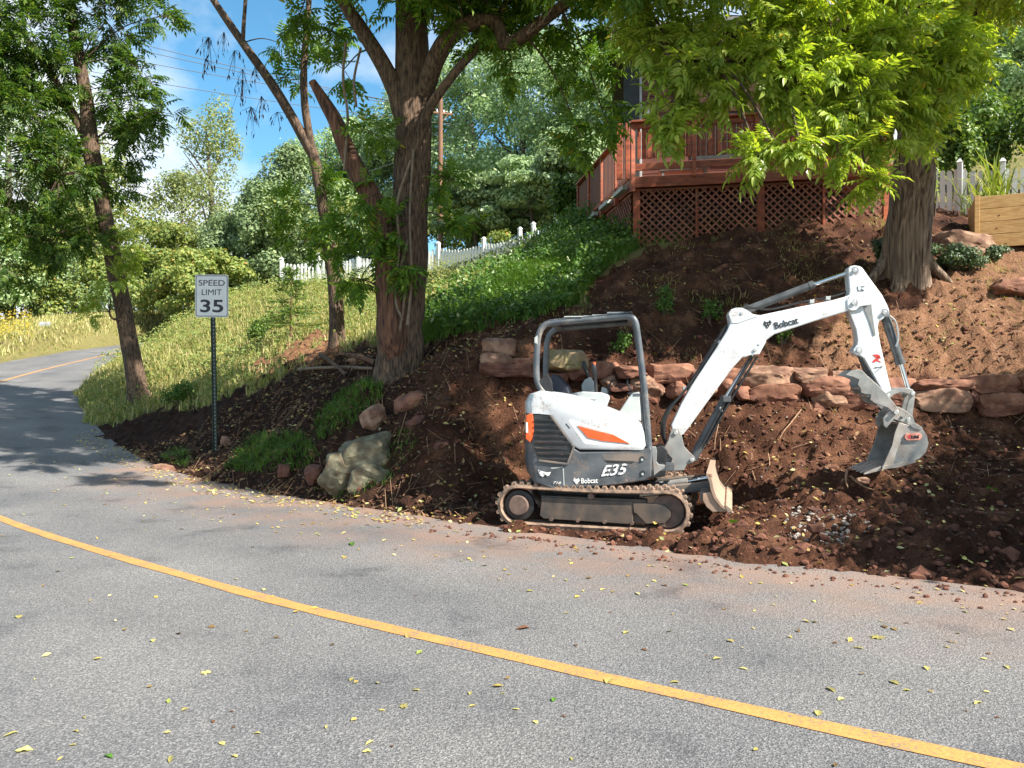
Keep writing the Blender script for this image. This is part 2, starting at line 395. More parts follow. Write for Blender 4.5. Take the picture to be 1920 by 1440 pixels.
for _s in ('stone_red', 'stone_tan', 'stone_moss', 'stone_lichen', 'stone_dark'): dirty(M[_s], .6, (.13, .065, .042), 7)
dirty(M['grey_paint'], .75, (.27, .19, .145), 3.5)
dirty(M['rops'], .5, (.30, .25, .2), 6)
dirty(M['bracket_grey'], .6)
dirty(M['bare_steel'], .55, (.2, .125, .085), 4)
dirty(M['orange'], .45, (.4, .2, .12), 9)
dirty(M['new_timber'], .3, (.30, .15, .07), 3)
dirty(M['fence_white'], .2, (.3, .3, .24), 2)
dirty(M['red_wood'], .5, (.33, .17, .11), 3)
dirty(M['lattice_wood'], .5, (.36, .22, .16), 4)
# ================================================================== road and terrain
ROAD_C = [(34, -14, -.35), (20, -6.6, -.15), (12, -2.3, 0), (6, .85, 0), (2.04, 3.23, 0), (-.54, 4.86, 0), (-2.39, 6.15, 0), (-5.75, 8.8, .02),
          (-8.7, 11.4, .15), (-11.4, 14.7, .45), (-13.9, 18.4, .85), (-16.1, 22.3, 1.25), (-17.5, 26.3, 1.68), (-18.4, 31.5, 2.38),
          (-18.6, 38, 3.3), (-17.4, 46, 4.3), (-14, 56, 5.4), (-8, 68, 6.6)]
RC = np.array([tuple(p) for p in catmull(ROAD_C, 10)])
_sl = np.concatenate([[0], np.cumsum(np.linalg.norm(np.diff(RC[:, :2], axis=0), axis=1))])
RWR = np.full(len(RC), 3.05)                                   # width on the bank side
RWL = np.where(RC[:, 0] > -12, 4.6, 3.1)                      # width on the camera's side

def road_query(x, y):
    """signed distance to the yellow line (+ = bank side), road height, widths"""
    x = np.atleast_1d(np.asarray(x, float)); y = np.atleast_1d(np.asarray(y, float))
    D = np.empty(len(x)); Z = np.empty(len(x)); WL = np.empty(len(x))
    A = RC[:-1, :2]; B = RC[1:, :2]; AB = B - A; L2 = (AB ** 2).sum(1)
    for i in range(0, len(x), 20000):
        px = x[i:i + 20000, None]; py = y[i:i + 20000, None]
        t = np.clip(((px - A[:, 0]) * AB[:, 0] + (py - A[:, 1]) * AB[:, 1]) / L2, 0, 1)
        cx = A[:, 0] + t * AB[:, 0]; cy = A[:, 1] + t * AB[:, 1]
        d2 = (px - cx) ** 2 + (py - cy) ** 2
        k = d2.argmin(1); r = np.arange(len(k)); tk = t[r, k]
        cr = AB[k, 0] * (py[:, 0] - A[k, 1]) - AB[k, 1] * (px[:, 0] - A[k, 0])
        D[i:i + 20000] = np.sqrt(d2[r, k]) * np.where(cr < 0, 1, -1)
        Z[i:i + 20000] = RC[k, 2] * (1 - tk) + RC[k + 1, 2] * tk
        WL[i:i + 20000] = RWL[k]
    return D, Z, WL

def G(u, v, Y):
    p = P(u, v, Y); return (p.x, p.y, p.z)

CTRL = [
    # round the machine
    (-.2, 9.2, .02), (1.1, 8.6, .0), (1.1, 9.4, .0), (.6, 10.2, .05), (1.7, 9.9, .08), (2.2, 8.6, .02), (-.6, 9.9, .12), (2.6, 9.6, .2), (2.7, 8.6, .12),
    # dug face and foot of the stone wall
    (1.8, 10.75, .75), (.6, 10.8, .7), (-.5, 10.9, .75), (3.2, 10.2, .72), (4.6, 9.2, .52), (4.2, 8.2, .28), (5.6, 8.4, .34), (5, 7.2, .2), (4.3, 6.6, .12), (7, 7.4, .35), (7, 9.2, .68), (9, 8, .6),
    G(1200, 745, 11.15), G(1400, 757, 11.0), G(1600, 772, 10.9), G(1900, 790, 10.7), G(1040, 725, 11.25), G(920, 712, 11.3),
    G(1200, 690, 11.5), G(1400, 690, 11.38), G(1600, 703, 11.28), G(1900, 706, 11.1), G(1050, 668, 11.6), G(920, 660, 11.7), G(2200, 700, 11),
    # slope up to the deck
    G(1300, 590, 12.6), G(1480, 600, 12.4), G(1200, 520, 14.2), G(1400, 500, 14), G(1690, 548, 12.8), G(1900, 600, 12), G(1890, 545, 12.8), G(1560, 500, 13.9),
    G(1195, 462, 16.5), G(1430, 432, 16), G(1660, 408, 15.6), G(1870, 458, 15), G(2100, 440, 15), G(1800, 402, 20), G(1750, 400, 20.5), G(2000, 400, 19.5),
    G(1850, 270, 30), G(2300, 300, 28), (5, 19, 5.9), (8, 19, 6.0), (5, 24, 7.2), (8, 27, 8.2),
    # green slope
    G(900, 612, 13), G(830, 625, 13.3), G(1000, 530, 15), G(1100, 450, 18.2), G(1090, 410, 21.6), G(950, 500, 19.5), G(830, 560, 18), G(1050, 560, 14),
    # fence line
    G(528, 537, 32), G(672, 528, 31), G(820, 512, 30), G(907, 507, 28.5), G(1000, 484, 26.5), G(1070, 460, 25), (-9, 38, 7.0), (0, 36, 7.8),
    # left bank
    G(745, 715, 12.5), G(635, 655, 17), G(545, 640, 20), G(405, 850, 14), G(265, 750, 20), G(660, 895, 10.6), G(560, 690, 15.5), G(450, 738, 16.2),
    G(350, 775, 17.5), G(700, 760, 11.4), G(520, 840, 12.3), G(600, 790, 12.2), G(860, 800, 10.7), G(330, 640, 28), G(430, 600, 26), G(300, 605, 36), G(460, 560, 30), G(700, 600, 21),
    (-12, 45, 6.6), (-4.2, 45, 9.0), (0, 50, 10), (10, 45, 13), (20, 38, 13.5), (14, 30, 10.5),
    # left, beyond the road
    G(-40, 640, 34), G(100, 598, 44), G(-200, 640, 40), G(-300, 700, 25), (-16, 10, .1), (-24, 16, .9), (-30, 60, 6.5), (-20, 75, 8), (0, 95, 15), (30, 85, 19), (-60, 60, 6), (-70, 20, 2), (-60, 110, 10), (60, 60, 20), (70, 0, 2), (-40, -20, -1),
    # behind the camera and to the right
    (0, -6, -.1), (10, -10, -.3), (-10, -6, -.1), (30, -25, -.8), (11, 4.5, .35), (13, 9, 1.2), (15, 14, 3.8), (20, 20, 7), (24, 8, 1.5), (20, 2, .3), (-14, 2, 0),
]
_C = np.array(CTRL, float)
def _tps(r2): return np.where(r2 > 1e-9, 0.5 * r2 * np.log(np.maximum(r2, 1e-9)), 0)
_n = len(_C)
_K = _tps(((_C[:, None, :2] - _C[None, :, :2]) ** 2).sum(2)) + np.eye(_n) * 0.02
_Pm = np.c_[np.ones(_n), _C[:, :2]]
_A = np.block([[_K, _Pm], [_Pm.T, np.zeros((3, 3))]])
_w = np.linalg.solve(_A, np.r_[_C[:, 2], 0, 0, 0])

def in_poly(px, py, poly):
    ins = np.zeros(len(px), bool); n = len(poly); j = n - 1
    for i in range(n):
        xi, yi = poly[i]; xj, yj = poly[j]
        c = ((yi > py) != (yj > py)) & (px < (xj - xi) * (py - yi) / (yj - yi + 1e-12) + xi)
        ins ^= c; j = i
    return ins

# outlines of the bare soil on the ground, read from the photograph and laid on the terrain
SOIL_PX = [(140, 812), (250, 785), (330, 768), (450, 737), (560, 692), (690, 640), (800, 640), (880, 622), (1000, 592), (1080, 566), (1130, 505), (1195, 462),
           (1430, 420), (1650, 390), (1760, 385), (2100, 395), (2600, 500), (2900, 1400), (1300, 1110), (400, 935), (140, 850)]
MULCH_PX = [(440, 705), (520, 660), (600, 632), (650, 640), (620, 672), (500, 700)]
DRY_PX = [(1690, 590), (1760, 540), (1800, 430), (2000, 400), (2300, 600), (2300, 712), (1720, 712), (1560, 690), (1500, 640)]

def tps_h(x, y):
    out = np.empty(len(x))
    for i in range(0, len(x), 20000):
        dx = x[i:i + 20000, None] - _C[:, 0]; dy = y[i:i + 20000, None] - _C[:, 1]
        out[i:i + 20000] = _tps(dx * dx + dy * dy) @ _w[:_n] + _w[_n] + _w[_n + 1] * x[i:i + 20000] + _w[_n + 2] * y[i:i + 20000]
    return out

UF = Vector((math.cos(R(16)), -math.sin(R(16)), 0)); UN = Vector((math.sin(R(16)), math.cos(R(16)), 0))   # heading of the undercarriage
UO = Vector((1.095, 9.27, 0))

def base_h(x, y):
    x = np.atleast_1d(np.asarray(x, float)); y = np.atleast_1d(np.asarray(y, float))
    T = tps_h(x, y)
    d, zr, wl = road_query(x, y)
    wob = fbm(x * .8, y * .8, oct=3, seed=5)
    e = np.where(d > 0, d - (2.98 + .3 * wob), -d - wl - .2 * wob)
    near = sstep(0, 6, e)
    T = T * near + np.clip(T, zr + .015 + .03 * np.clip(e, 0, 3), zr + .10 + .85 * np.clip(e, 0, 9)) * (1 - near)
    w = sstep(0, .55, e)
    z = (zr - .06) * (1 - w) + T * w
    # level pad under the machine
    s = (x - UO.x) * UF.x + (y - UO.y) * UF.y; t = (x - UO.x) * UN.x + (y - UO.y) * UN.y
    pad = (1 - sstep(1.05, 1.5, np.abs(s))) * (1 - sstep(.88, 1.2, np.abs(t))) * (e > 0)
    z = z * (1 - pad) + (-.015) * pad
    return z, e, d, pad

def soil_mask(x, y, z):
    u = 960 + x / np.maximum(y, .5) * FPX; v = 720 - (z - CAMZ) / np.maximum(y, .5) * FPX
    ju = fbm(x * 2.3, y * 2.3, oct=3, seed=31) * 46; jv = fbm(x * 2.3, y * 2.3, oct=3, seed=32) * 26
    front = (y > 4) & (y < 24)
    soil = in_poly(u + ju, v + jv, SOIL_PX) & front
    mulch = in_poly(u + ju, v + jv, MULCH_PX) & front
    dry = in_poly(u + ju * 1.6, v + jv, DRY_PX) & (y > 9) & (y < 24)
    return soil | mulch, dry, mulch

def terrain_h(x, y, rough=True):
    x = np.atleast_1d(np.asarray(x, float)); y = np.atleast_1d(np.asarray(y, float))
    z, e, d, pad = base_h(x, y)
    if rough:
        so, dr, mu = soil_mask(x, y, z)
        off = sstep(.05, .5, e) * (1 - pad * .75)
        lump = fbm(x * 1.7, y * 1.7, oct=3, seed=3) * .16
        c1 = np.abs(fbm(x * 4.2, y * 4.2, z * 3, oct=4, seed=9, gain=.6))
        c2 = fbm(x * 13, y * 13, z * 8, oct=2, seed=12)
        z = z + np.where(so, (lump + (c1 - .2) * .30 + c2 * .07) * off, lump * .5 * off)
    return z

def H(x, y):
    return float(terrain_h([x], [y])[0])

def axis(*segs):
    out = []
    for a, b, st in segs: out += list(np.arange(a, b, st))
    return np.array(out + [segs[-1][1]])

gx = axis((-120, -40, 5), (-40, -15, .9), (-15, -8.4, .14), (-8.4, 7.6, .06), (7.6, 12, .2), (12, 40, 1.2), (40, 120, 6))
gy = axis((-40, -6, 3), (-6, 4, .8), (4, 13.5, .06), (13.5, 19, .1), (19, 36, .3), (36, 70, 1.2), (70, 150, 5))
GX, GY = np.meshgrid(gx, gy)
tx, ty = GX.ravel(), GY.ravel()
tz = terrain_h(tx, ty)
nx_, ny_ = len(gx), len(gy)
ii = np.arange(nx_ * ny_).reshape(ny_, nx_)
tf = np.stack([ii[:-1, :-1], ii[:-1, 1:], ii[1:, 1:], ii[1:, :-1]], -1).reshape(-1, 4)
gme = fast_mesh('ground', np.c_[tx, ty, tz], tf, True)
_bz = base_h(tx, ty)[0]
so, dr, mu = soil_mask(tx, ty, _bz)
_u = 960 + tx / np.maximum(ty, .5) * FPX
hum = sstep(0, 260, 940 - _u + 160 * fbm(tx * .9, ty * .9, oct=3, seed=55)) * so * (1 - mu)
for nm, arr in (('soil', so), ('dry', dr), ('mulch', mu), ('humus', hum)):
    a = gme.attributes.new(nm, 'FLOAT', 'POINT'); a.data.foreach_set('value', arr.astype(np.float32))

def ground_mat():
    m, t, b = new_mat('ground')
    N = t.nodes.new; K = t.links.new
    tc = N('ShaderNodeTexCoord')
    def noise(sc, det=6, rough=.6):
        n = N('ShaderNodeTexNoise'); n.inputs['Scale'].default_value = sc; n.inputs['Detail'].default_value = det; n.inputs['Roughness'].default_value = rough
        K(tc.outputs['Object'], n.inputs['Vector']); return n.outputs['Fac']
    def ramp(fac, stops):
        r = N('ShaderNodeValToRGB'); cr = r.color_ramp
        while len(cr.elements) < len(stops): cr.elements.new(.5)
        for e, (p, c) in zip(cr.elements, stops): e.position = p; e.color = (*c, 1)
        K(fac, r.inputs['Fac']); return r.outputs['Color']
    def mix(f, a, c):
        x = N('ShaderNodeMixRGB'); K(f, x.inputs['Fac']); K(a, x.inputs['Color1']); K(c, x.inputs['Color2']); return x.outputs['Color']
    def attr(nm):
        a = N('ShaderNodeAttribute'); a.attribute_name = nm; return a.outputs['Fac']
    grass = ramp(noise(3.5), [(.3, (.13, .13, .042)), (.55, (.23, .21, .08)), (.75, (.16, .10, .05))])
    soilc = ramp(noise(2.2), [(.28, (.050, .021, .0125)), (.5, (.108, .047, .027)), (.72, (.215, .105, .061))])
    fine = ramp(noise(38, 4), [(.35, (.5, .5, .5)), (.65, (1.25, 1.2, 1.15))])
    dryc = ramp(noise(5), [(.3, (.19, .095, .054)), (.6, (.29, .158, .094)), (.8, (.37, .22, .137))])
    mulc = ramp(noise(9), [(.3, (.18, .085, .045)), (.7, (.33, .18, .10))])
    damp = ramp(noise(.55, 3), [(.36, (.55, .5, .48)), (.62, (1.15, 1.15, 1.15))])
    dmx = N('ShaderNodeMixRGB'); dmx.blend_type = 'MULTIPLY'; dmx.inputs['Fac'].default_value = 1; K(soilc, dmx.inputs['Color1']); K(damp, dmx.inputs['Color2']); soilc = dmx.outputs['Color']
    c = mix(attr('soil'), grass, soilc)
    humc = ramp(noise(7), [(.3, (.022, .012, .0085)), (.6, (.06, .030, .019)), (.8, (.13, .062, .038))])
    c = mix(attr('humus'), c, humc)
    c = mix(attr('dry'), c, dryc)
    c = mix(attr('mulch'), c, mulc)
    ml = N('ShaderNodeMixRGB'); ml.blend_type = 'MULTIPLY'; ml.inputs['Fac'].default_value = 1; K(c, ml.inputs['Color1']); K(fine, ml.inputs['Color2'])
    K(ml.outputs['Color'], b.inputs['Base Color'])
    b.inputs['Roughness'].default_value = .95; b.inputs['Specular IOR Level'].default_value = .2
    bp = N('ShaderNodeBump'); bp.inputs['Strength'].default_value = 1.0; bp.inputs['Distance'].default_value = .05
    K(noise(34, 7, .7), bp.inputs['Height']); K(bp.outputs['Normal'], b.inputs['Normal'])
    return m
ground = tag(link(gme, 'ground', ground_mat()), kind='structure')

# ---- asphalt
def road_strip(offs, dz, i0=0, i1=None, jit=0):
    i1 = i1 or len(RC); V = []; F = []
    tan = np.gradient(RC[:, :2], axis=0); tan /= np.linalg.norm(tan, axis=1)[:, None]
    nor = np.c_[tan[:, 1], -tan[:, 0]]
    for i in range(i0, i1):
        for j, f in enumerate(offs):
            o_ = f(i) if callable(f) else f
            if jit: o_ += jit * (vnoise(np.array([i * 1.3 + j * 40]), np.array([j * 3.1]), seed=4)[0])
            V.append((RC[i, 0] + nor[i, 0] * o_, RC[i, 1] + nor[i, 1] * o_, RC[i, 2] + dz))
    k = len(offs)
    for i in range(i1 - i0 - 1):
        for j in range(k - 1):
            F.append((i * k + j, i * k + j + 1, (i + 1) * k + j + 1, (i + 1) * k + j))
    return np.array(V), np.array(F)

def asphalt_mat():
    m, t, b = new_mat('asphalt')
    N = t.nodes.new; K = t.links.new
    tc = N('ShaderNodeTexCoord')
    vo = N('ShaderNodeTexVoronoi'); vo.inputs['Scale'].default_value = 135; K(tc.outputs['Object'], vo.inputs['Vector'])
    vo2 = N('ShaderNodeTexVoronoi'); vo2.inputs['Scale'].default_value = 70; K(tc.outputs['Object'], vo2.inputs['Vector'])
    n1 = N('ShaderNodeTexNoise'); n1.inputs['Scale'].default_value = .55; n1.inputs['Detail'].default_value = 6; K(tc.outputs['Object'], n1.inputs['Vector'])
    n2 = N('ShaderNodeTexNoise'); n2.inputs['Scale'].default_value = 60; n2.inputs['Detail'].default_value = 4; K(tc.outputs['Object'], n2.inputs['Vector'])
    sep = N('ShaderNodeSeparateColor'); K(vo.outputs['Color'], sep.inputs['Color'])
    r1 = N('ShaderNodeValToRGB'); cr = r1.color_ramp
    cr.elements[0].position = .0; cr.elements[0].color = (.115, .116, .12, 1)
    cr.elements[1].position = 1; cr.elements[1].color = (.31, .305, .30, 1)
    e = cr.elements.new(.55); e.color = (.170, .171, .175, 1)
    K(sep.outputs['Red'], r1.inputs['Fac'])
    r2 = N('ShaderNodeValToRGB'); r2.color_ramp.elements[0].position = .3; r2.color_ramp.elements[0].color = (.66, .67, .70, 1)
    r2.color_ramp.elements[1].position = .7; r2.color_ramp.elements[1].color = (1.12, 1.09, 1.05, 1); K(n1.outputs['Fac'], r2.inputs['Fac'])
    ml = N('ShaderNodeMixRGB'); ml.blend_type = 'MULTIPLY'; ml.inputs['Fac'].default_value = 1; K(r1.outputs['Color'], ml.inputs['Color1']); K(r2.outputs['Color'], ml.inputs['Color2'])
    r3 = N('ShaderNodeValToRGB'); r3.color_ramp.elements[0].position = .33; r3.color_ramp.elements[0].color = (.55, .55, .56, 1); r3.color_ramp.elements[1].position = .55; K(n2.outputs['Fac'], r3.inputs['Fac'])
    m2 = N('ShaderNodeMixRGB'); m2.blend_type = 'MULTIPLY'; m2.inputs['Fac'].default_value = .8; K(ml.outputs['Color'], m2.inputs['Color1']); K(r3.outputs['Color'], m2.inputs['Color2'])
    # reddish soil dust carried onto the lane by the dig
    at = N('ShaderNodeAttribute'); at.attribute_name = 'dust'
    n4 = N('ShaderNodeTexNoise'); n4.inputs['Scale'].default_value = 1.7; n4.inputs['Detail'].default_value = 7; K(tc.outputs['Object'], n4.inputs['Vector'])
    mm = N('ShaderNodeMath'); mm.operation = 'MULTIPLY'; K(at.outputs['Fac'], mm.inputs[0])
    r4 = N('ShaderNodeMapRange'); r4.inputs['From Min'].default_value = .3; r4.inputs['From Max'].default_value = .7; K(n4.outputs['Fac'], r4.inputs['Value']); K(r4.outputs['Result'], mm.inputs[1])
    dm = N('ShaderNodeMixRGB'); dm.inputs['Color2'].default_value = (.27, .17, .125, 1); K(mm.outputs[0], dm.inputs['Fac']); K(m2.outputs['Color'], dm.inputs['Color1'])
    aw = N('ShaderNodeAttribute'); aw.attribute_name = 'wear'
    wm = N('ShaderNodeMixRGB'); wm.blend_type = 'MULTIPLY'; wm.inputs['Color2'].default_value = (.80, .80, .81, 1); ws = N('ShaderNodeMath'); ws.operation = 'MULTIPLY'; K(aw.outputs['Fac'], ws.inputs[0]); K(n1.outputs['Fac'], ws.inputs[1]); K(ws.outputs[0], wm.inputs['Fac']); K(dm.outputs['Color'], wm.inputs['Color1'])
    n5 = N('ShaderNodeTexNoise'); n5.inputs['Scale'].default_value = 1.1; n5.inputs['Detail'].default_value = 8; n5.inputs['Roughness'].default_value = .65; K(tc.outputs['Object'], n5.inputs['Vector'])
    r5 = N('ShaderNodeValToRGB'); r5.color_ramp.elements[0].position = .30; r5.color_ramp.elements[0].color = (.62, .62, .64, 1); r5.color_ramp.elements[1].position = .42; K(n5.outputs['Fac'], r5.inputs['Fac'])
    sm = N('ShaderNodeMixRGB'); sm.blend_type = 'MULTIPLY'; sm.inputs['Fac'].default_value = 1; K(wm.outputs['Color'], sm.inputs['Color1']); K(r5.outputs['Color'], sm.inputs['Color2'])
    K(sm.outputs['Color'], b.inputs['Base Color'])
    b.inputs['Roughness'].default_value = .82; b.inputs['Specular IOR Level'].default_value = .35
    bp = N('ShaderNodeBump'); bp.inputs['Strength'].default_value = .55; bp.inputs['Distance'].default_value = .006
    K(vo2.outputs['Distance'], bp.inputs['Height'])
    bp2 = N('ShaderNodeBump'); bp2.inputs['Strength'].default_value = .6; bp2.inputs['Distance'].default_value = .006
    K(vo.outputs['Distance'], bp2.inputs['Height']); K(bp.outputs['Normal'], bp2.inputs['Normal']); K(bp2.outputs['Normal'], b.inputs['Normal'])
    return m
_offs = [-3.1, -2.7, -2.3, -1.9, -1.5, -1.1, -.8, -.4, 0, .4, .8, 1.1, 1.5, 1.9, 2.3, 2.6, 2.9, 3.3]
rv, rf = road_strip([lambda i: -RWL[i] - .3] + _offs, 0)
rme = fast_mesh('road', rv, rf, True)
dust = np.zeros(len(rv), np.float32)
for k in range(len(rv)):
    o_ = ([-4.9] + _offs)[k % 19]
    if -7 < rv[k, 0] < 8: dust[k] = min(1, max(0, (o_ - 1.1) / 1.8))
wear = np.array([max(math.exp(-((abs(o_) - .8) / .3) ** 2), math.exp(-((abs(o_) - 2.3) / .3) ** 2)) for o_ in ([-4.9] + _offs) * (len(rv) // 19)], np.float32)
rme.attributes.new('wear', 'FLOAT', 'POINT').data.foreach_set('value', wear)
rme.attributes.new('dust', 'FLOAT', 'POINT').data.foreach_set('value', dust)
tag(link(rme, 'road', asphalt_mat()), kind='structure')

lv, lf = road_strip([-.062, 0, .062], .004, jit=.016)
def line_mat():
    m, t, b = new_mat('yellow_line')
    N = t.nodes.new; K = t.links.new; tc = N('ShaderNodeTexCoord')
    n = N('ShaderNodeTexNoise'); n.inputs['Scale'].default_value = 55; n.inputs['Detail'].default_value = 5; K(tc.outputs['Object'], n.inputs['Vector'])
    r = N('ShaderNodeValToRGB'); cr = r.color_ramp
    cr.elements[0].position = .40; cr.elements[0].color = (.20, .16, .11, 1); cr.elements[1].position = .47; cr.elements[1].color = (.45, .215, .058, 1)
    e = cr.elements.new(.7); e.color = (.53, .28, .09, 1)
    n_b = N('ShaderNodeTexNoise'); n_b.inputs['Scale'].default_value = 5; n_b.inputs['Detail'].default_value = 6; K(tc.outputs['Object'], n_b.inputs['Vector'])
    av = N('ShaderNodeMix'); av.inputs['Factor'].default_value = .38; K(n.outputs['Fac'], av.inputs['A']); K(n_b.outputs['Fac'], av.inputs['B'])
    K(av.outputs['Result'], r.inputs['Fac']); K(r.outputs['Color'], b.inputs['Base Color']); b.inputs['Roughness'].default_value = .75
    bp = N('ShaderNodeBump'); bp.inputs['Strength'].default_value = .5; bp.inputs['Distance'].default_value = .005; K(n.outputs['Fac'], bp.inputs['Height']); K(bp.outputs['Normal'], b.inputs['Normal'])
    return m
tag(link(fast_mesh('road_centre_line', lv, lf, True), 'road_centre_line', line_mat()), kind='structure')
# ================================================================== mini excavator
EXO = Vector((1.095, 9.27, 0))
EX = thing('mini_excavator', EXO, 'white and grey tracked mini excavator parked at the road edge, bucket lowered on the bank', 'excavator')
# undercarriage frame (heading 16 degrees towards the camera)
def U(s, t, z): return UO + UF * s + UN * t + Vector((0, 0, z))
# upper frame (heading 9 degrees)
SF = Vector((math.cos(R(9)), -math.sin(R(9)), 0)); SN = Vector((math.sin(R(9)), math.cos(R(9)), 0)); SO = Vector((1.0, 9.25, 0))
def S(s, t, z): return SO + SF * s + SN * t + Vector((0, 0, z))
def Q(u, v, t):
    d = Vector(((u - 960) / FPX, 1, -(v - 720) / FPX))
    Y = (SO.dot(SN) + t) / (d.x * SN.x + d.y * SN.y)
    return Vector((0, 0, CAMZ)) + d * Y
def SZ(u, v, t):
    p = Q(u, v, t) - SO; return (p.dot(SF), p.z)

# ---- tracks
def track(t0):
    a, r, hw = .83, .205, .15
    loop = []
    zc = .225
    for k in range(13): th = math.pi / 2 - math.pi * k / 12; loop.append((a + r * math.cos(th), zc + r * math.sin(th)))
    for k in range(1, 8): loop.append((a - 2 * a * k / 8, zc - r))
    for k in range(13): th = -math.pi / 2 - math.pi * k / 12; loop.append((-a + r * math.cos(th), zc + r * math.sin(th)))
    for k in range(1, 8): x = -a + 2 * a * k / 8; loop.append((x, zc + r - .018 * math.sin(math.pi * k / 8)))
    n = len(loop); mb = MB(); vs = []; fs = []
    for i, (s, z) in enumerate(loop):
        p0, p1 = loop[i - 1], loop[(i + 1) % n]
        d = Vector((p1[0] - p0[0], p1[1] - p0[1])).normalized(); nn = Vector((-d.y, d.x))
        for th, w in ((0, -hw), (.035, -hw + .012), (.035, hw - .012), (0, hw), (-.012, hw - .01), (-.012, -hw + .01)):
            vs.append(U(s + nn.x * th, t0 + w, z + nn.y * th))
    for i in range(n):
        j = (i + 1) % n
        for q in range(6): fs.append((i * 6 + q, i * 6 + (q + 1) % 6, j * 6 + (q + 1) % 6, j * 6 + q))
    mb.add(vs, fs)
    tr = mb.build('track', M['track_rubber'], EX, smooth=50)
    tr['label'] = 'rubber crawler track caked with dry brown soil'
    # tread lugs evenly round the loop, each one a block
    L2 = [Vector(p) for p in loop] + [Vector(loop[0])]
    cum = [0]
    for i in range(n): cum.append(cum[-1] + (L2[i + 1] - L2[i]).length)
    N = 54; lug = None
    for side in (-1, 1):
        for k in range(N):
            s_ = cum[-1] * (k + (.5 if side > 0 else 0)) / N
            i = max(j for j in range(n) if cum[j] <= s_)
            f = (s_ - cum[i]) / (cum[i + 1] - cum[i]); p = L2[i].lerp(L2[i + 1], f)
            d = (L2[i + 1] - L2[i]).normalized(); nn = Vector((-d.y, d.x))
            if lug is None:
                b = MB(); pts = [(-.026, 0), (.026, 0), (.015, .03), (-.015, .03)]
                b.prism([(x, -.062, z) for x, z in pts], (0, .124, 0))
                lug = bpy.data.meshes.new('tread_lug'); lug.from_pydata(b.v, [], b.f); lug.update()
            o = link(lug, 'tread_lug', M['track_rubber'], tr)
            X = UF * d.x + Vector((0, 0, d.y)); Zv = UF * nn.x + Vector((0, 0, nn.y)); Yv = Zv.cross(X)
            m = Matrix((X, Yv, Zv)).transposed().to_4x4()
            m.translation = U(p.x + nn.x * .034, t0 + side * .078, p.y + nn.y * .034) - EXO
            o.matrix_basis = m
    so_ = t0 + (-.10 if t0 < 0 else .10)                   # outer face of the frame
    sg = -1 if t0 < 0 else 1
    mb = MB(); mb.prism([U(s, t0 - .07, z) for s, z in ((-.56, .09), (.60, .075), (.60, .34), (-.58, .34))], UN * .14)
    fr = mb.build('track_frame', M['track_frame'], EX, bevel=.008)
    mb = MB(); mb.prism([U(s, so_, z) for s, z in ((-.585, .12), (-.54, .085), (.46, .07), (.46, .315), (-.56, .325))], UN * (-sg * .03)); mb.build('side_plate', M['track_frame'], fr, bevel=.006)
    mb = MB(); mb.prism([U(s, so_ + sg * .008, z) for s, z in ((.46, .30), (.50, .315), (.80, .30), (.87, .24), (.86, .17), (.80, .10), (.60, .085), (.50, .19), (.47, .2))], UN * (-sg * .05)); mb.build('idler_guard', M['track_frame'], fr, bevel=.006)
    mb = MB().cyl(U(-.83, so_ + sg * .03, .225), U(-.83, t0, .225), .115, 24); mb.build('drive_hub', M['sprocket'], EX, smooth=40, bevel=.012)
    mb = MB().cyl(U(-.83, so_ - sg * .02, .225), U(-.83, t0, .225), .175, 24); mb.build('drive_sprocket', M['black'], EX, smooth=40, bevel=.01)
    mb = MB().cyl(U(.83, so_ - sg * .02, .225), U(.83, t0, .225), .18, 24); mb.build('idler_wheel', M['sprocket'], EX, smooth=40, bevel=.01)
    for k in range(4): MB().cyl(U(-.45 + .3 * k, so_ + sg * .014, .085), U(-.45 + .3 * k, t0, .085), .022, 10).build('roller_bolt', M['sprocket'], fr)
    MB().cyl(U(0, so_ + sg * .02, .36), U(0, t0, .36), .035, 12).build('carrier_roller', M['sprocket'], fr)
track(-.70); track(.70)
mb = MB(); mb.box(U(0, 0, .32), (1.0, 1.15, .14), (UF, UN, Vector((0, 0, 1)))); mb.tube([U(0, 0, .38), U(0, 0, .47)], .36, 24)
mb.build('car_body', M['black'], EX, bevel=.01)

# ---- dozer blade
prof = [(1.255, .655), (1.285, .64), (1.30, .575), (1.315, .50), (1.345, .41), (1.40, .335), (1.475, .275), (1.46, .255), (1.38, .31), (1.315, .39), (1.28, .48), (1.265, .57), (1.25, .60)]
mb = MB(); mb.prism([U(s, -.85, z) for s, z in prof], UN * 1.7)
bl = mb.build('dozer_blade', M['blade_mud'], EX, smooth=30, bevel=.004)
bl['label'] = 'raised dozer blade dusted with dry brown soil'
mb = MB(); mb.prism([U(s, -.853, z) for s, z in ((1.455, .25), (1.50, .262), (1.495, .29), (1.44, .335), (1.425, .325))], UN * 1.706); mb.build('cutting_edge', M['blade_mud'], bl, bevel=.004)
mb = MB(); mb.prism([U(s, -.85, z) for s, z in ((1.235, .66), (1.30, .655), (1.30, .615), (1.235, .62))], UN * 1.7); mb.build('top_lip', M['blade_mud'], bl, bevel=.004)
for t_ in (-.835, .80):
    mb = MB(); mb.prism([U(s, t_, z) for s, z in ((1.20, .44), (1.28, .46), (1.31, .42), (1.36, .33), (1.45, .265), (1.30, .25), (1.24, .30), (1.20, .37))], UN * .03); mb.build('end_plate', M['blade_mud'], bl, bevel=.004)
for t_ in (-.38, .38):
    mb = MB(); mb.bar(U(.45, t_, .36), U(1.29, t_, .47), .10, .10); mb.build('blade_arm', M['dusty_grey'], EX, bevel=.01)
mb = MB(); mb.bar(U(1.22, -.80, .40), U(1.22, .80, .40), .10, .10); mb.build('blade_tube', M['dusty_grey'], bl, bevel=.008)
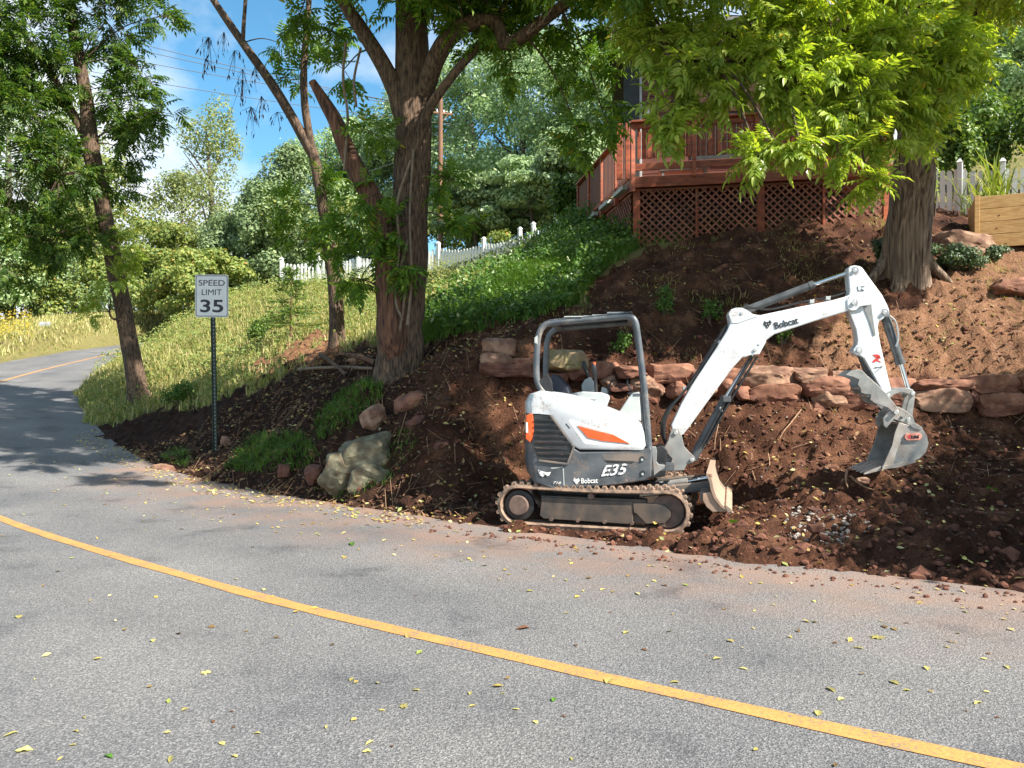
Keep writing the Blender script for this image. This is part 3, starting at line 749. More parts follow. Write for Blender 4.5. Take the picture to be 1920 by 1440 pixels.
MB().cyl(U(.55, .0, .38), U(1.0, 0, .46), .045, 14).build('blade_cylinder', M['bracket_grey'], EX, smooth=40)
MB().cyl(U(1.0, .0, .46), U(1.27, 0, .52), .025, 12).build('blade_cylinder_rod', M['chrome'], EX, smooth=40)

# ---- slew ring, lower body
MB().tube([S(0, 0, .44), S(0, 0, .52)], .42, 28).build('slew_ring', M['black'], EX, smooth=40)
def body_secs(pts, ts, rear_s):
    """pts (s,z) outline; ts list of (t, inset, rear_shift); points near the rear are shifted for a rounded tail"""
    cs = sum(p[0] for p in pts) / len(pts); cz = sum(p[1] for p in pts) / len(pts); secs = []
    for t, ins, sh in ts:
        sec = []
        for s, z in pts:
            k = max(0.0, 1 - (s - rear_s) / .16); k = k * k * (3 - 2 * k) if k < 1 else 1
            s2 = s + sh * k; dx, dz = cs - s2, cz - z; l = math.hypot(dx, dz) + 1e-6
            sec.append(S(s2 + dx / l * ins, t, z + dz / l * ins))
        secs.append(sec)
    return secs
TN = -.75
low_px = [(985, 777), (984, 830), (983, 868), (987, 890), (997, 906), (1030, 917), (1060, 919), (1105, 916), (1160, 910), (1213, 901), (1222, 893), (1225, 845), (1222, 838), (1208, 845), (1087, 846), (1074, 838), (1040, 778)]
low = [SZ(u, v, TN) for u, v in low_px]; rs = min(s for s, z in low)
secs = body_secs(low, [(TN, .022, .10), (TN + .02, .004, .065), (TN + .06, 0, .03), (TN + .16, 0, 0), (TN + .4, 0, -.05), (0, 0, -.075), (.35, 0, -.05), (.59, 0, 0), (.69, 0, .04), (.75, .022, .12)], rs)
bd = MB().loft(secs).build('lower_body', M['grey_paint'], EX, smooth=28, bevel=.006)
bd['label'] = 'dark grey lower body skirt with worn paint and lettering'
def decal(pts_px, mat, name, parent, t=TN - .004, th=.006):
    return MB().prism([Q(u, v, t) for u, v in pts_px], SN * th).build(name, mat, parent)
# worn dusty band and recess
MB().prism([Q(u, v, TN - .002) for u, v in ((1128, 851), (1215, 850), (1214, 861), (1195, 866), (1150, 866), (1132, 862))], SN * .006).build('worn_band', M['dusty_grey'], bd)
MB().prism([Q(u, v, TN - .003) for u, v in ((1133, 863), (1190, 865), (1186, 869), (1140, 868))], SN * .006).build('handle_recess', M['black'], bd)
MB().prism([Q(u, v, TN - .003) for u, v in ((1055, 877), (1057, 877), (1059, 918), (1057, 918))], SN * .006).build('panel_seam', M['pale_grey'], bd)
MB().prism([Q(u, v, TN - .003) for u, v in ((1032, 877), (1055, 875), (1055, 877), (1034, 879))], SN * .006).build('panel_seam', M['pale_grey'], bd)
for u, v in ((1204, 860), (1205, 887)):
    MB().cyl(Q(u, v, TN - .008), Q(u, v, TN + .02), .028, 14).build('bolt_cup', M['black'], bd)
    MB().cyl(Q(u, v + 2, TN - .014), Q(u, v + 2, TN + .02), .014, 10).build('bolt_head', M['pin'], bd)
# ---- hood on the near side
hood_px = [(984, 776), (983, 755), (991, 739), (1012, 732), (1045, 736), (1072, 741), (1100, 749), (1150, 768), (1188, 784), (1203, 796), (1208, 812), (1211, 836), (1206, 845), (1087, 844), (1076, 838), (1032, 778), (1001, 776)]
hood = [SZ(u, v, TN) for u, v in hood_px]
secs = body_secs(hood, [(TN - .012, .03, .10), (TN - .002, .008, .07), (TN + .05, 0, .03), (TN + .15, 0, 0), (TN + .33, 0, -.04), (TN + .42, .012, -.05), (TN + .45, .04, -.05)], rs)
hd = MB().loft(secs).build('hood', M['white_paint'], EX, smooth=32, bevel=.007)
hd['label'] = 'glossy white engine hood sloping to the front'
rear = [(984, 776), (983, 755), (991, 739), (1012, 731), (1030, 735), (1034, 778)]
rr = [SZ(u, v, TN) for u, v in rear]
secs = body_secs(rr, [(TN + .451, 0, -.05), (0, 0, -.075), (.35, 0, -.05), (.59, 0, 0), (.69, 0, .04), (.75, .03, .12)], rs)
MB().loft(secs).build('rear_cover', M['white_paint'], EX, smooth=32, bevel=.007)
# raised chevron and orange insert on the hood
MB().prism([Q(u, v, TN - .013) for u, v in ((1066, 789), (1071, 786), (1100, 797), (1145, 811), (1105, 802), (1083, 796), (1100, 822), (1180, 834), (1185, 838), (1098, 833), (1094, 830))], SN * .02).build('hood_flash', M['print_clean'], hd, bevel=.003)
MB().prism([Q(u, v, TN - .022) for u, v in ((1082, 798), (1112, 806), (1150, 815), (1181, 832), (1130, 827), (1102, 821))], SN * .02).build('orange_insert', M['orange'], hd, bevel=.003)
MB().prism([Q(u, v, TN - .014) for u, v in ((1060, 795), (1062, 794), (1069, 803), (1067, 804))], SN * .02).build('vent_slot', M['black'], hd)
# rear lamp panel
MB().prism([S(*( (lambda q: (q[0] - .01, TN - .005, q[1]))(SZ(u, v, TN)) )) for u, v in ((988, 779), (1000, 774), (1004, 792), (1003, 812), (996, 830), (987, 823))], SN * .05).build('orange_badge', M['orange'], bd, bevel=.008)
MB().prism([S(*( (lambda q: (q[0] - .01, TN - .009, q[1]))(SZ(u, v, TN)) )) for u, v in ((988, 792), (991, 792), (992, 811), (988, 811))], SN * .01).build('badge_bar', M['print_clean'], bd)
# grille
gr_px = [(1001, 778), (1032, 778), (1076, 838), (1064, 870), (1010, 863), (1002, 840)]
gr = MB().prism([Q(u, v, TN - .006) for u, v in gr_px], SN * .012).build('grille', M['black'], EX)
def edge_at(v):
    """horizontal extent of the grille outline at image row v"""
    xs = []
    for (x0, y0), (x1, y1) in zip(gr_px, gr_px[1:] + gr_px[:1]):
        if (y0 - v) * (y1 - v) < 0: xs.append(x0 + (x1 - x0) * (v - y0) / (y1 - y0))
    return min(xs), max(xs)
for k in range(8):
    v = 785 + k * 10.6; a0, a1 = edge_at(v); b0, b1 = edge_at(min(v + 4.5, 869))
    MB().prism([Q(a0 + 2, v, TN - .030), Q(a1 - 3, v + 1, TN - .030), Q(b1 - 3, v + 5, TN - .012), Q(b0 + 2, v + 4, TN - .012)], SN * .012).build('grille_slat', M['grey_paint'], gr, bevel=.002)
for (u0, v0), (u1, v1) in zip(gr_px[1:4], gr_px[2:5]):
    MB().bar(Q(u0, v0, TN - .012), Q(u1, v1, TN - .012), .022, .022, SN).build('grille_frame', M['dusty_grey'], gr, bevel=.003)

# ---- lettering and emblem
def text_obj(txt, name, mat, parent, origin, xdir, zdir, size, shear=0, depth=.003, width=1.0, align='LEFT', weight=0.0):
    c = bpy.data.curves.new(name, 'FONT'); c.body = txt; c.size = size; c.shear = shear; c.extrude = depth; c.align_x = align; c.offset = weight
    tmp = bpy.data.objects.new('tmp_text', c); COL.objects.link(tmp)
    bpy.context.view_layer.update()
    me = bpy.data.meshes.new_from_object(tmp.evaluated_get(bpy.context.evaluated_depsgraph_get()))
    bpy.data.objects.remove(tmp, do_unlink=True); bpy.data.curves.remove(c)
    me.name = name; me.materials.clear()
    o = link(me, name, mat, parent)
    xd, zd = Vector(xdir).normalized(), Vector(zdir).normalized(); zd = (zd - xd * zd.dot(xd)).normalized(); nd = xd.cross(zd)
    m = Matrix((xd * width, zd, nd)).transposed().to_4x4(); m.translation = Vector(origin) - org_of(parent)
    o.matrix_basis = m
    return o
def px_text(txt, name, mat, parent, uv0, uv1, t, hpx, vup=(0, -1), **kw):
    p0, p1 = Q(*uv0, t), Q(*uv1, t)
    up = Q(uv0[0] + vup[0], uv0[1] + vup[1], t) - p0
    o = text_obj(txt, name, mat, parent, p0, p1 - p0, up, 1, **kw)
    bb = [v.co for v in o.data.vertices]; w = max(c.x for c in bb) - min(c.x for c in bb); h = max(c.y for c in bb) - min(c.y for c in bb)
    sx = (p1 - p0).length / w; sy = hpx / FPX * p0.y / h
    x0 = min(c.x for c in bb); y0 = min(c.y for c in bb)
    for v in o.data.vertices: v.co = ((v.co.x - x0) * sx, (v.co.y - y0) * sy, v.co.z)
    return o
cat = [(0, .62), (.14, .86), (.16, 1.0), (.36, .80), (.62, .80), (.82, 1.0), (.83, .84), (1.0, .60), (.84, .58), (.88, .42), (.72, .40), (.66, .22), (.56, .12), (.48, .04), (.40, .14), (.32, .24), (.28, .40), (.12, .42), (.16, .58)]
eyes = [[(.30, .62), (.44, .56), (.40, .50), (.33, .53)], [(.70, .62), (.56, .56), (.60, .50), (.67, .53)], [(.44, .30), (.56, .30), (.50, .20)]]
def emblem(u, v, w, h, slope, t, mat, inner, parent):
    def pt(a, b): return Q(u + a * w, v - b * h + slope * a * w, t)
    def pt2(a, b): return Q(u + a * w, v - b * h + slope * a * w, t - .003)
    e = MB().prism([pt(a, b) for a, b in cat], SN * .004).build('cat_head_emblem', mat, parent)
    for q in eyes: MB().prism([pt2(a, b) for a, b in q], SN * .003).build('emblem_mark', inner, parent)
px_text('Bobcat', 'lettering', M['print_clean'], bd, (1090, 906.5), (1121, 905.5), TN - .006, 9.5, weight=.012)
emblem(1074.5, 909, 13, 13, 0, TN - .006, M['print_clean'], M['grey_paint'], bd)
px_text('E35', 'model_lettering', M['print_white'], bd, (1127, 893.5), (1180, 888.5), TN - .006, 20, shear=.45, weight=.02)
px_text('718', 'small_lettering', M['print_clean'], bd, (1037, 907), (1052, 908), TN - .012, 4.5, shear=.3)
MB().prism([Q(u, v, TN - .012) for u, v in ((1009, 881), (1018, 884), (1026, 886), (1033, 885), (1030, 891), (1026, 893), (1022, 889), (1018, 894), (1012, 891))], SN * .004).build('torn_sticker', M['print_white'], bd)

# ---- canopy frame
def px_path(pts, t): return [Q(u, v, t) for u, v in pts]
side = [(1022, 738), (1010, 722), (1006, 700), (1007, 655), (1010, 628), (1019, 612), (1036, 605), (1090, 600), (1165, 594), (1181, 594), (1191, 603), (1196, 630), (1205, 700), (1212, 770), (1217, 840)]
sd3 = [SZ(u, v, TN + .07) for u, v in side]
def smooth_path(ps, n=5): return catmull(ps, n)
near = smooth_path([S(s, TN + .07, z) for s, z in sd3])
far = smooth_path([S(s, .25, z) for s, z in sd3])
cn = MB().tube(near, .036, 10).build('canopy_frame', M['rops'], EX, smooth=60)
cn['label'] = 'open dark grey roll-over canopy frame'
MB().tube(far, .036, 10).build('canopy_tube', M['rops'], cn, smooth=60)
for i in (0, 1):
    s0, z0 = sd3[(6, 9)[i]]; MB().cyl(S(s0, TN + .07, z0), S(s0, .25, z0), .033, 10).build('canopy_cross_tube', M['rops'], cn, smooth=60)
(s0, z0), (s1, z1) = sd3[5], sd3[9]
MB().prism([S(s0 + .04, TN + .04, z0 + .055), S(s1 + .03, TN + .04, z1 + .045), S(s1 + .03, TN + .04, z1 + .058), S(s0 + .06, TN + .04, z0 + .072)], SN * .97).build('canopy_roof', M['rops'], cn, bevel=.006)
rng = random.Random(3)
for k in range(9):     # bits of peeled mud and leaves on the roof
    f = rng.random(); c = S(s0 + .08 + (s1 - s0 - .1) * f, TN + .06 + .3 * rng.random(), z0 + (z1 - z0) * f + .075)
    MB().box(c, (.12 + .1 * rng.random(), .08, .012), (SF, SN, Vector((0, 0, 1)))).build('roof_grime', M['pale_grey'], cn)
MB().prism([S(*(lambda q: (q[0], TN + .03, q[1]))(SZ(u, v, TN))) for u, v in ((1001, 633), (1007, 628), (1007, 645), (1001, 643))], SN * .1).build('work_light', M['pale_grey'], cn, bevel=.006)
MB().bar(S(*(lambda q: (q[0], TN + .07, q[1]))(SZ(1186, 741, TN))), S(*(lambda q: (q[0], TN + .07, q[1]))(SZ(1207, 741, TN))), .03, .035).build('console_strap', M['rops'], cn)
MB().tube([S(*(lambda q: (q[0], TN + .07, q[1]))(SZ(u, v, TN))) for u, v in ((1201, 745), (1206, 800), (1210, 842))], .012, 8).build('grab_rail', M['rops'], cn)
MB().prism([S(*(lambda q: (q[0], TN + .045, q[1]))(SZ(u, v, TN))) for u, v in ((1009, 715), (1025, 700), (1034, 716), (1036, 742), (1020, 742))], SN * .05).build('frame_gusset', M['black'], cn, bevel=.005)

# ---- operator station
MB().prism([S(-.30, -.3, .60), S(.92, -.3, .60), S(.92, -.3, .70), S(-.30, -.3, .70)], SN * 1.0).build('floor_plate', M['grey_paint'], EX, bevel=.006)
st = MB(); st.prism([Q(u, v, -.25) for u, v in ((1045, 790), (1055, 742), (1098, 738), (1100, 752), (1090, 790))], SN * .46)
seat = st.build('seat', M['seat_vinyl'], EX, bevel=.02, seg=3)
MB().prism([Q(u, v, -.25) for u, v in ((1030, 742), (1031, 712), (1035, 701), (1044, 703), (1062, 722), (1070, 742))], SN * .44).build('seat_back', M['seat_vinyl'], seat, bevel=.02, seg=3)
c1 = MB().prism([Q(u, v, -.32) for u, v in ((1040, 744), (1092, 734), (1128, 736), (1142, 741), (1143, 748), (1137, 764), (1120, 762), (1070, 752))], SN * .1).build('right_console', M['pale_grey'], EX, bevel=.015, seg=3)
MB().prism([Q(u, v, -.335) for u, v in ((1092, 745), (1117, 746), (1119, 748), (1094, 748))], SN * .02).build('console_groove', M['white_paint'], c1)
def joystick(px, t, par):
    a = MB().tube([Q(u, v, t) for u, v in px[:2]], .02, 8).build('joystick', M['black'], par)
    MB().tube([Q(u, v, t) for u, v in px[1:]], [.026, .032, .022], 10).build('joystick_grip', M['black'], a, smooth=50)
c2 = MB().prism([Q(u, v, .28) for u, v in ((1092, 746), (1090, 722), (1096, 712), (1107, 706), (1114, 718), (1117, 728), (1112, 738), (1118, 746))], SN * .14).build('left_console', M['pale_grey'], EX, bevel=.015, seg=3)
joystick([(1104, 706), (1099, 695), (1095, 685), (1094, 677)], .33, c2)
joystick([(1118, 735), (1116, 705), (1114, 690), (1113, 682)], -.28, c1)
MB().tube([Q(1114, 684, -.28), Q(1114, 679, -.28)], [.022, .018], 10).build('lever_knob', M['orange'], c1)
MB().prism([Q(u, v, -.05) for u, v in ((1125, 745), (1128, 725), (1142, 730), (1140, 746))], SN * .1).build('control_box', M['pale_grey'], EX, bevel=.01)
MB().tube([Q(u, v, -.05) for u, v in ((1142, 745), (1140, 728), (1146, 716), (1150, 712))], .012, 8).build('travel_lever', M['black'], EX)
fc = MB().prism([Q(u, v, -.30) for u, v in ((1159, 775), (1178, 746), (1186, 737), (1199, 735), (1202, 790), (1185, 786), (1165, 778))], SN * .5).build('front_console', M['pale_grey'], EX, bevel=.012, seg=3)
MB().prism([Q(u, v, -.28) for u, v in ((1176, 737), (1196, 734), (1198, 738), (1180, 741))], SN * .25).build('display_hood', M['black'], fc, bevel=.005)
MB().tube([Q(u, v, -.2) for u, v in ((1186, 737), (1179, 724), (1176, 716), (1178, 712))], .012, 8).build('drive_lever', M['black'], fc)

# ---- swing bracket
MB().prism([Q(u, v, TN + .02) for u, v in ((1222, 838), (1230, 838), (1232, 846), (1231, 866), (1236, 872), (1247, 873), (1246, 878), (1236, 884), (1226, 892))], SN * .10).build('front_bracket', M['bracket_grey'], EX, bevel=.004)
MB().prism([Q(u, v, -.30) for u, v in ((1205, 846), (1244, 836), (1252, 845), (1248, 893), (1205, 900))], SN * .46).build('boom_mount', M['black'], EX, bevel=.01)
BT, BW = -.10, .115                  # boom centre plane and half width
br_px = [(1258, 808), (1266, 803), (1274, 807), (1279, 820), (1283, 837), (1292, 847), (1302, 856), (1304, 863), (1298, 868), (1288, 871), (1282, 882), (1262, 883), (1257, 872), (1260, 860), (1251, 850), (1246, 838), (1253, 826)]
sw = MB().prism([Q(u, v, BT - BW - .07) for u, v in br_px], SN * .045).build('swing_bracket', M['bracket_grey'], EX, bevel=.005)
MB().prism([Q(u, v, BT + BW + .03) for u, v in br_px], SN * .045).build('bracket_cheek', M['bracket_grey'], sw, bevel=.005)
MB().prism([Q(u, v, BT - BW - .025) for u, v in ((1247, 838), (1270, 842), (1278, 860), (1262, 884), (1250, 880))], SN * (2 * BW + .05)).build('bracket_core', M['bracket_grey'], sw, bevel=.01)
def pinat(u, v, t0, t1, r, parent, mat='pin'):
    o = MB().cyl(Q(u, v, t0), Q(u, v, t0) + SN * (t1 - t0), r, 14).build('pivot_pin', M[mat], parent, smooth=40, bevel=.003); return o
pinat(1267.5, 811.5, BT - BW - .09, BT + BW + .09, .024, sw)
pinat(1297.5, 862.5, BT - BW - .09, BT + BW + .09, .022, sw)

# ---- boom
boom_px = [(1259, 797), (1277, 758), (1296, 724), (1342, 654), (1363, 620), (1369, 606), (1366, 588), (1371, 580), (1380, 577), (1391, 577), (1400, 581), (1412, 589), (1425, 591), (1495, 576), (1560, 563), (1582, 557), (1592, 553), (1603, 556), (1609, 565), (1608, 576), (1600, 582),
           (1588, 584), (1525, 603), (1452, 627), (1437, 638), (1428, 655), (1424, 663), (1412, 664), (1402, 666), (1391, 671), (1373, 691), (1321, 761), (1290, 804), (1281, 815), (1272, 820), (1262, 817)]
bo = MB().prism([Q(u, v, BT - BW) for u, v in boom_px], SN * (2 * BW)).build('boom', M['white_paint'], EX, bevel=.012, seg=2)
bo['label'] = 'white curved boom with black lettering and cat emblem'
# raised side flange along the boom (weld plate) and pivot bosses
for tt in (BT - BW - .006,):
    MB().prism([Q(u, v, tt) for u, v in ((1366, 588), (1371, 580), (1380, 577), (1391, 577), (1400, 581), (1412, 589), (1421, 593), (1400, 600), (1384, 606), (1372, 606))], SN * .012).build('boom_lug_plate', M['white_paint'], bo, bevel=.003)
    MB().prism([Q(u, v, tt) for u, v in ((1437, 640), (1428, 656), (1424, 664), (1412, 665), (1402, 667), (1394, 671), (1404, 660), (1420, 648))], SN * .012).build('boom_lug_plate', M['white_paint'], bo, bevel=.003)
pinat(1391, 587, BT - BW - .015, BT + BW + .015, .02, bo); pinat(1416, 656, BT - BW - .02, BT + BW + .02, .02, bo)
pinat(1423, 646, BT - BW - .012, BT + BW + .012, .012, bo)
px_text('Bobcat', 'lettering', M['print_black'], bo, (1454, 617), (1498, 606), BT - BW - .004, 12.5, vup=(.06, -1), weight=.014)
emblem(1430.5, 619, 17, 17, -.22, BT - BW - .004, M['print_black'], M['white_paint'], bo)
# hoses along the boom's back
for k in range(5):
    o_ = 2.2 * k; tt = BT - .07 + .035 * k
    MB().tube(catmull([Q(u, v, tt) for u, v in ((1252 - o_ * .2, 838), (1246 - o_ * .5, 815), (1247 - o_ * .6, 790), (1258 - o_ * .5, 765), (1276, 742), (1300, 711 - o_ * .3), (1338, 650 - o_ * .3), (1362, 611))], 5), .014, 6).build('hydraulic_hose', M['black'], EX, smooth=60)
for k in range(2):
    MB().tube(catmull([Q(u, v, BT - .05 + .1 * k) for u, v in ((1395, 574 - 3 * k), (1440, 580), (1500, 567), (1560, 556), (1586, 548))], 5), .011, 6).build('hydraulic_hose', M['black'], EX, smooth=60)
for u, v in ((1284, 728), (1345, 641), (1520, 566), (1550, 560)):
    MB().box(Q(u, v, BT), (.05, .14, .04), (SF, SN, Vector((0, 0, 1)))).build('hose_clamp', M['pin'], EX, bevel=.004)

def ram(p0, pm, p1, t, rb, rr_, name, hosed=True):
    a, m_, b = Q(*p0, t), Q(*pm, t), Q(*p1, t)
    o = MB().cyl(a, m_, rb, 18).build(name, M['cyl_grey'], EX, smooth=40, bevel=.006)
    MB().cyl(m_, b, rr_, 14).build('piston_rod', M['chrome'], o, smooth=40)
    d = (m_ - a).normalized(); MB().cyl(m_ - d * .05, m_ + d * .012, rb * 1.1, 18).build('gland', M['cyl_grey'], o, smooth=40, bevel=.004)
    return o
ram((1393, 584), (1524, 534), (1603, 507), BT, .045, .024, 'arm_cylinder')
lc = ram((1298, 862), (1361, 746), (1417, 656), BT, .055, .028, 'boom_cylinder')
MB().tube([Q(1318, 833, BT - .075), Q(1358, 757, BT - .075), Q(1410, 668, BT - .07)], .016, 8).build('feed_pipe', M['black'], lc, smooth=60)
MB().tube([Q(1325, 832, BT - .06), Q(1364, 760, BT - .06), Q(1420, 668, BT - .05)], .014, 8).build('feed_pipe', M['black'], lc, smooth=60)
MB().box(Q(1362, 748, BT - .05), (.09, .12, .07), (SF, SN, Vector((0, 0, 1)))).build('valve_block', M['cyl_grey'], lc, bevel=.006)
MB().box(Q(1352, 767, BT - .075), (.03, .02, .05), (SF, SN, Vector((0, 0, 1)))).build('pipe_clip', M['pin'], lc)

# ---- arm (dipper)
AW = .085
arm_px = [(1590, 504), (1594, 499), (1603, 497.5), (1612, 499), (1618, 503), (1630, 520), (1655, 554), (1665, 574), (1668, 583), (1665, 591), (1656, 598), (1648, 603), (1646, 614), (1650, 640), (1660, 684), (1672, 734), (1668, 742), (1660, 742), (1655, 735), (1620, 672), (1612, 667), (1606, 667), (1600, 661), (1600, 655), (1607, 646), (1608, 638), (1605, 618), (1598, 600), (1592, 585), (1589, 566), (1593, 547), (1591, 522)]
ar = MB().prism([Q(u, v, BT - AW) for u, v in arm_px], SN * (2 * AW)).build('arm', M['white_paint'], EX, bevel=.01)
ar['label'] = 'white dipper arm hanging to the bucket with red emblem'
MB().prism([Q(u, v, BT - BW - .012) for u, v in ((1588, 562), (1594, 555), (1603, 556), (1620, 562), (1632, 567), (1630, 572), (1612, 575), (1605, 582), (1596, 583), (1589, 578))], SN * .03).build('pivot_boss', M['white_paint'], bo, bevel=.006)
MB().prism([Q(u, v, BT - AW - .008) for u, v in ((1618, 574), (1634, 570), (1636, 588), (1642, 628), (1638, 630), (1629, 600))], SN * .01).build('arm_shadow_wedge', M['bracket_grey'], ar, bevel=.003)  # thin grey wedge drawn as the boom nose's shadow on the arm
pinat(1601.5, 568, BT - BW - .03, BT + BW + .03, .024, ar); pinat(1603, 507, BT - AW - .02, BT + AW + .02, .022, ar)
pinat(1659, 586, BT - AW - .025, BT + AW + .025, .022, ar); pinat(1610, 657, BT - AW - .025, BT + AW + .025, .022, ar)
for (u, v) in ((1601.5, 568), (1603, 507), (1659, 586), (1610, 657)):
    MB().cyl(Q(u, v, BT - AW - .008 - (.035 if v == 568 else 0)), Q(u, v, BT - AW + .02), .045, 18).build('boss_ring', M['white_paint'], ar, bevel=.005)
# red emblem: crossed strokes; outline mark; scratched mark
for q in (((1636, 665), (1646, 664), (1652, 672), (1643, 672)), ((1640, 673), (1649, 673), (1639, 680), (1635, 679)), ((1643, 671), (1650, 665), (1650, 669), (1645, 673)), ((1642, 673), (1650, 677), (1652, 680), (1644, 677))):
    MB().prism([Q(u, v, BT - AW - .003) for u, v in q], SN * .004).build('red_emblem', M['red_print'], ar)
for a, b in (((1640, 699), (1655, 687)), ((1655, 687), (1639, 690)), ((1639, 690), (1643, 688))):
    MB().bar(Q(*a, BT - AW - .003), Q(*b, BT - AW - .003), .004, .005, SN).build('outline_mark', M['print_black'], ar)
for a, b in (((1608, 537), (1609, 545)), ((1609, 545), (1620, 545)), ((1615, 537), (1621, 537)), ((1615, 541), (1620, 545))):
    MB().bar(Q(*a, BT - AW - .003), Q(*b, BT - AW - .003), .004, .005, SN).build('outline_mark', M['print_black'], ar)
ram((1658, 588), (1688, 681), (1705, 738), BT, .05, .024, 'bucket_cylinder')
ram((1611, 658), (1636, 716), (1650, 745), BT + .01, .042, .02, 'thumb_cylinder')
MB().tube(catmull([Q(u, v, BT - .06) for u, v in ((1668, 592), (1678, 602), (1683, 620), (1684, 636), (1680, 650))], 6), .011, 6).build('hydraulic_hose', M['pin'], EX, smooth=60)
# ---- linkage, thumb, coupler, bucket
def plates(px, t0, t1, th, name, mat, parent, bevel=.004):
    a = MB().prism([Q(u, v, t0) for u, v in px], SN * th).build(name, M[mat], parent, bevel=bevel)
    MB().prism([Q(u, v, t0) + SN * (t1 - t0) for u, v in px], SN * th).build(name, M[mat], parent, bevel=bevel)
    return a
link_px = [(1660, 745), (1662, 738), (1672, 732), (1686, 727), (1700, 727), (1711, 730), (1717, 737), (1714, 744), (1706, 746), (1702, 738), (1690, 735), (1676, 740), (1668, 748)]
lk = plates(link_px, BT - .12, BT + .10, .022, 'link_plate', 'bare_steel', EX)
pinat(1666, 742, BT - .135, BT + .135, .022, EX); pinat(1712, 738, BT - .135, BT + .135, .022, EX)
plates([(1706, 742), (1716, 742), (1711, 780), (1698, 780), (1700, 765)], BT - .09, BT + .06, .03, 'guide_link', 'bare_steel', EX)
thumb_px = [(1585, 703), (1596, 695), (1606, 692.5), (1616, 694), (1627, 705), (1645, 721), (1661, 737), (1676, 755), (1686, 768), (1682, 774), (1674, 773), (1664, 764), (1648, 759), (1640, 756), (1632, 750), (1633, 740), (1624, 739), (1615, 737), (1613, 727), (1608, 721), (1611, 712), (1600, 707)]
th = plates(thumb_px, BT - .17, BT + .15, .025, 'thumb_plate', 'bare_steel', EX)
for u, v in ((1612, 728), (1626, 742), (1650, 752)):
    MB().box(Q(u, v, BT) + Vector((0, 0, 0)), (.10, .30, .03), (SF, SN, Vector((0, 0, 1)))).build('thumb_cross_bar', M['bare_steel'], th, bevel=.004)
coup_px = [(1670, 768), (1676, 762), (1686, 763), (1700, 771), (1712, 781), (1716, 794), (1704, 796), (1690, 790), (1676, 786), (1668, 796), (1662, 803), (1657, 798), (1656, 784), (1662, 776)]
cp = plates(coup_px, BT - .15, BT + .11, .04, 'coupler_plate', 'bare_steel', EX)
MB().prism([Q(u, v, BT - .11) for u, v in ((1676, 768), (1700, 775), (1710, 788), (1686, 788), (1668, 784))], SN * .22).build('coupler_body', M['bare_steel'], cp, bevel=.006)
pinat(1681, 773, BT - .19, BT + .19, .026, cp); pinat(1704, 787, BT - .17, BT + .17, .022, cp); pinat(1691, 783, BT - .165, BT + .165, .016, cp, 'cyl_grey')
BN, BF = BT - .30, BT + .30            # bucket sides
side_px = [(1686, 792), (1700, 796), (1716, 799), (1729, 803), (1738, 817), (1741, 832), (1736, 848), (1724, 860), (1706, 868), (1680, 875), (1654, 879), (1664, 855), (1673, 835), (1678, 812)]
bk = MB().prism([Q(u, v, BN) for u, v in side_px], SN * .025).build('bucket', M['bare_steel'], EX, bevel=.004)
bk['label'] = 'bare steel digging bucket with five teeth'
far_side = [Q(u, v, BN) + SN * (BF - BN) for u, v in side_px]
MB().prism(far_side, SN * .025).build('bucket_side', M['bare_steel'], bk, bevel=.004)
shell = [(1686, 792), (1700, 796), (1716, 799), (1729, 803), (1738, 817), (1741, 832), (1736, 848), (1724, 860), (1706, 868), (1680, 875), (1650, 880)]
inner = [(1650, 877), (1680, 871), (1704, 864), (1721, 856), (1732, 846), (1736.5, 832), (1734, 818), (1726, 807), (1715, 802.5), (1700, 799.5), (1687, 796)]
MB().prism([Q(u, v, BN + .026) for u, v in shell + inner], SN * .572).build('bucket_shell', M['bare_steel'], bk, smooth=40)
MB().prism([Q(u, v, BN - .006) for u, v in ((1686, 792), (1697, 796), (1690, 825), (1680, 850), (1674, 876), (1654, 879), (1664, 855), (1673, 835), (1678, 812))], SN * .008).build('side_cutter', M['worn_steel'], bk, bevel=.002)
MB().prism([Q(u, v, BN - .016) for u, v in ((1655, 874), (1690, 868), (1716, 862), (1718, 867), (1688, 876), (1654, 881))], SN * .63).build('wear_edge', M['worn_steel'], bk, bevel=.003)
MB().prism([Q(u, v, BN - .012) for u, v in ((1716, 793), (1730, 802), (1726, 807), (1712, 803), (1706, 797))], SN * .05).build('bucket_ear', M['bare_steel'], bk, bevel=.003)
MB().prism([Q(u, v, BN - .012) + SN * .6 for u, v in ((1686, 792), (1700, 786), (1716, 793), (1712, 803), (1690, 800))], SN * .03).build('bucket_ear', M['bare_steel'], bk, bevel=.003)
for k in range(5):
    off = SN * (.005 + .143 * k); e = .055
    pa = Q(1652, 879, BN) + off; pb = Q(1621, 889, BN) + off
    d = pb - pa; up = Vector((0, 0, 1)); w = SN * e
    vs = [pa + up * .028, pa - up * .02, pa + w + up * .028, pa + w - up * .02, pb + SN * .008 + up * .006, pb + SN * .008 - up * .008, pb + SN * (e - .008) + up * .006, pb + SN * (e - .008) - up * .008]
    MB().add(vs, [(0, 1, 3, 2), (4, 6, 7, 5), (0, 4, 5, 1), (2, 3, 7, 6), (0, 2, 6, 4), (1, 5, 7, 3)]).build('tooth', M['worn_steel'], bk, bevel=.003)
MB().prism([Q(u, v, BN - .02) for u, v in ((1693, 836), (1697, 815), (1732, 813), (1727, 832), (1722, 832), (1715, 828))], SN * .014).build('name_plate_backing', M['black'], bk) if False else None
np_ = MB().prism([Q(u, v, BN - .024) for u, v in ((1697, 816), (1700, 813), (1724, 812), (1729, 816), (1728, 822), (1725, 825), (1701, 826), (1697, 822))], SN * .026).build('name_plate', pmat('plate_red', (.50, .17, .12), (.62, .30, .24), 30, .5), bk, bevel=.002)
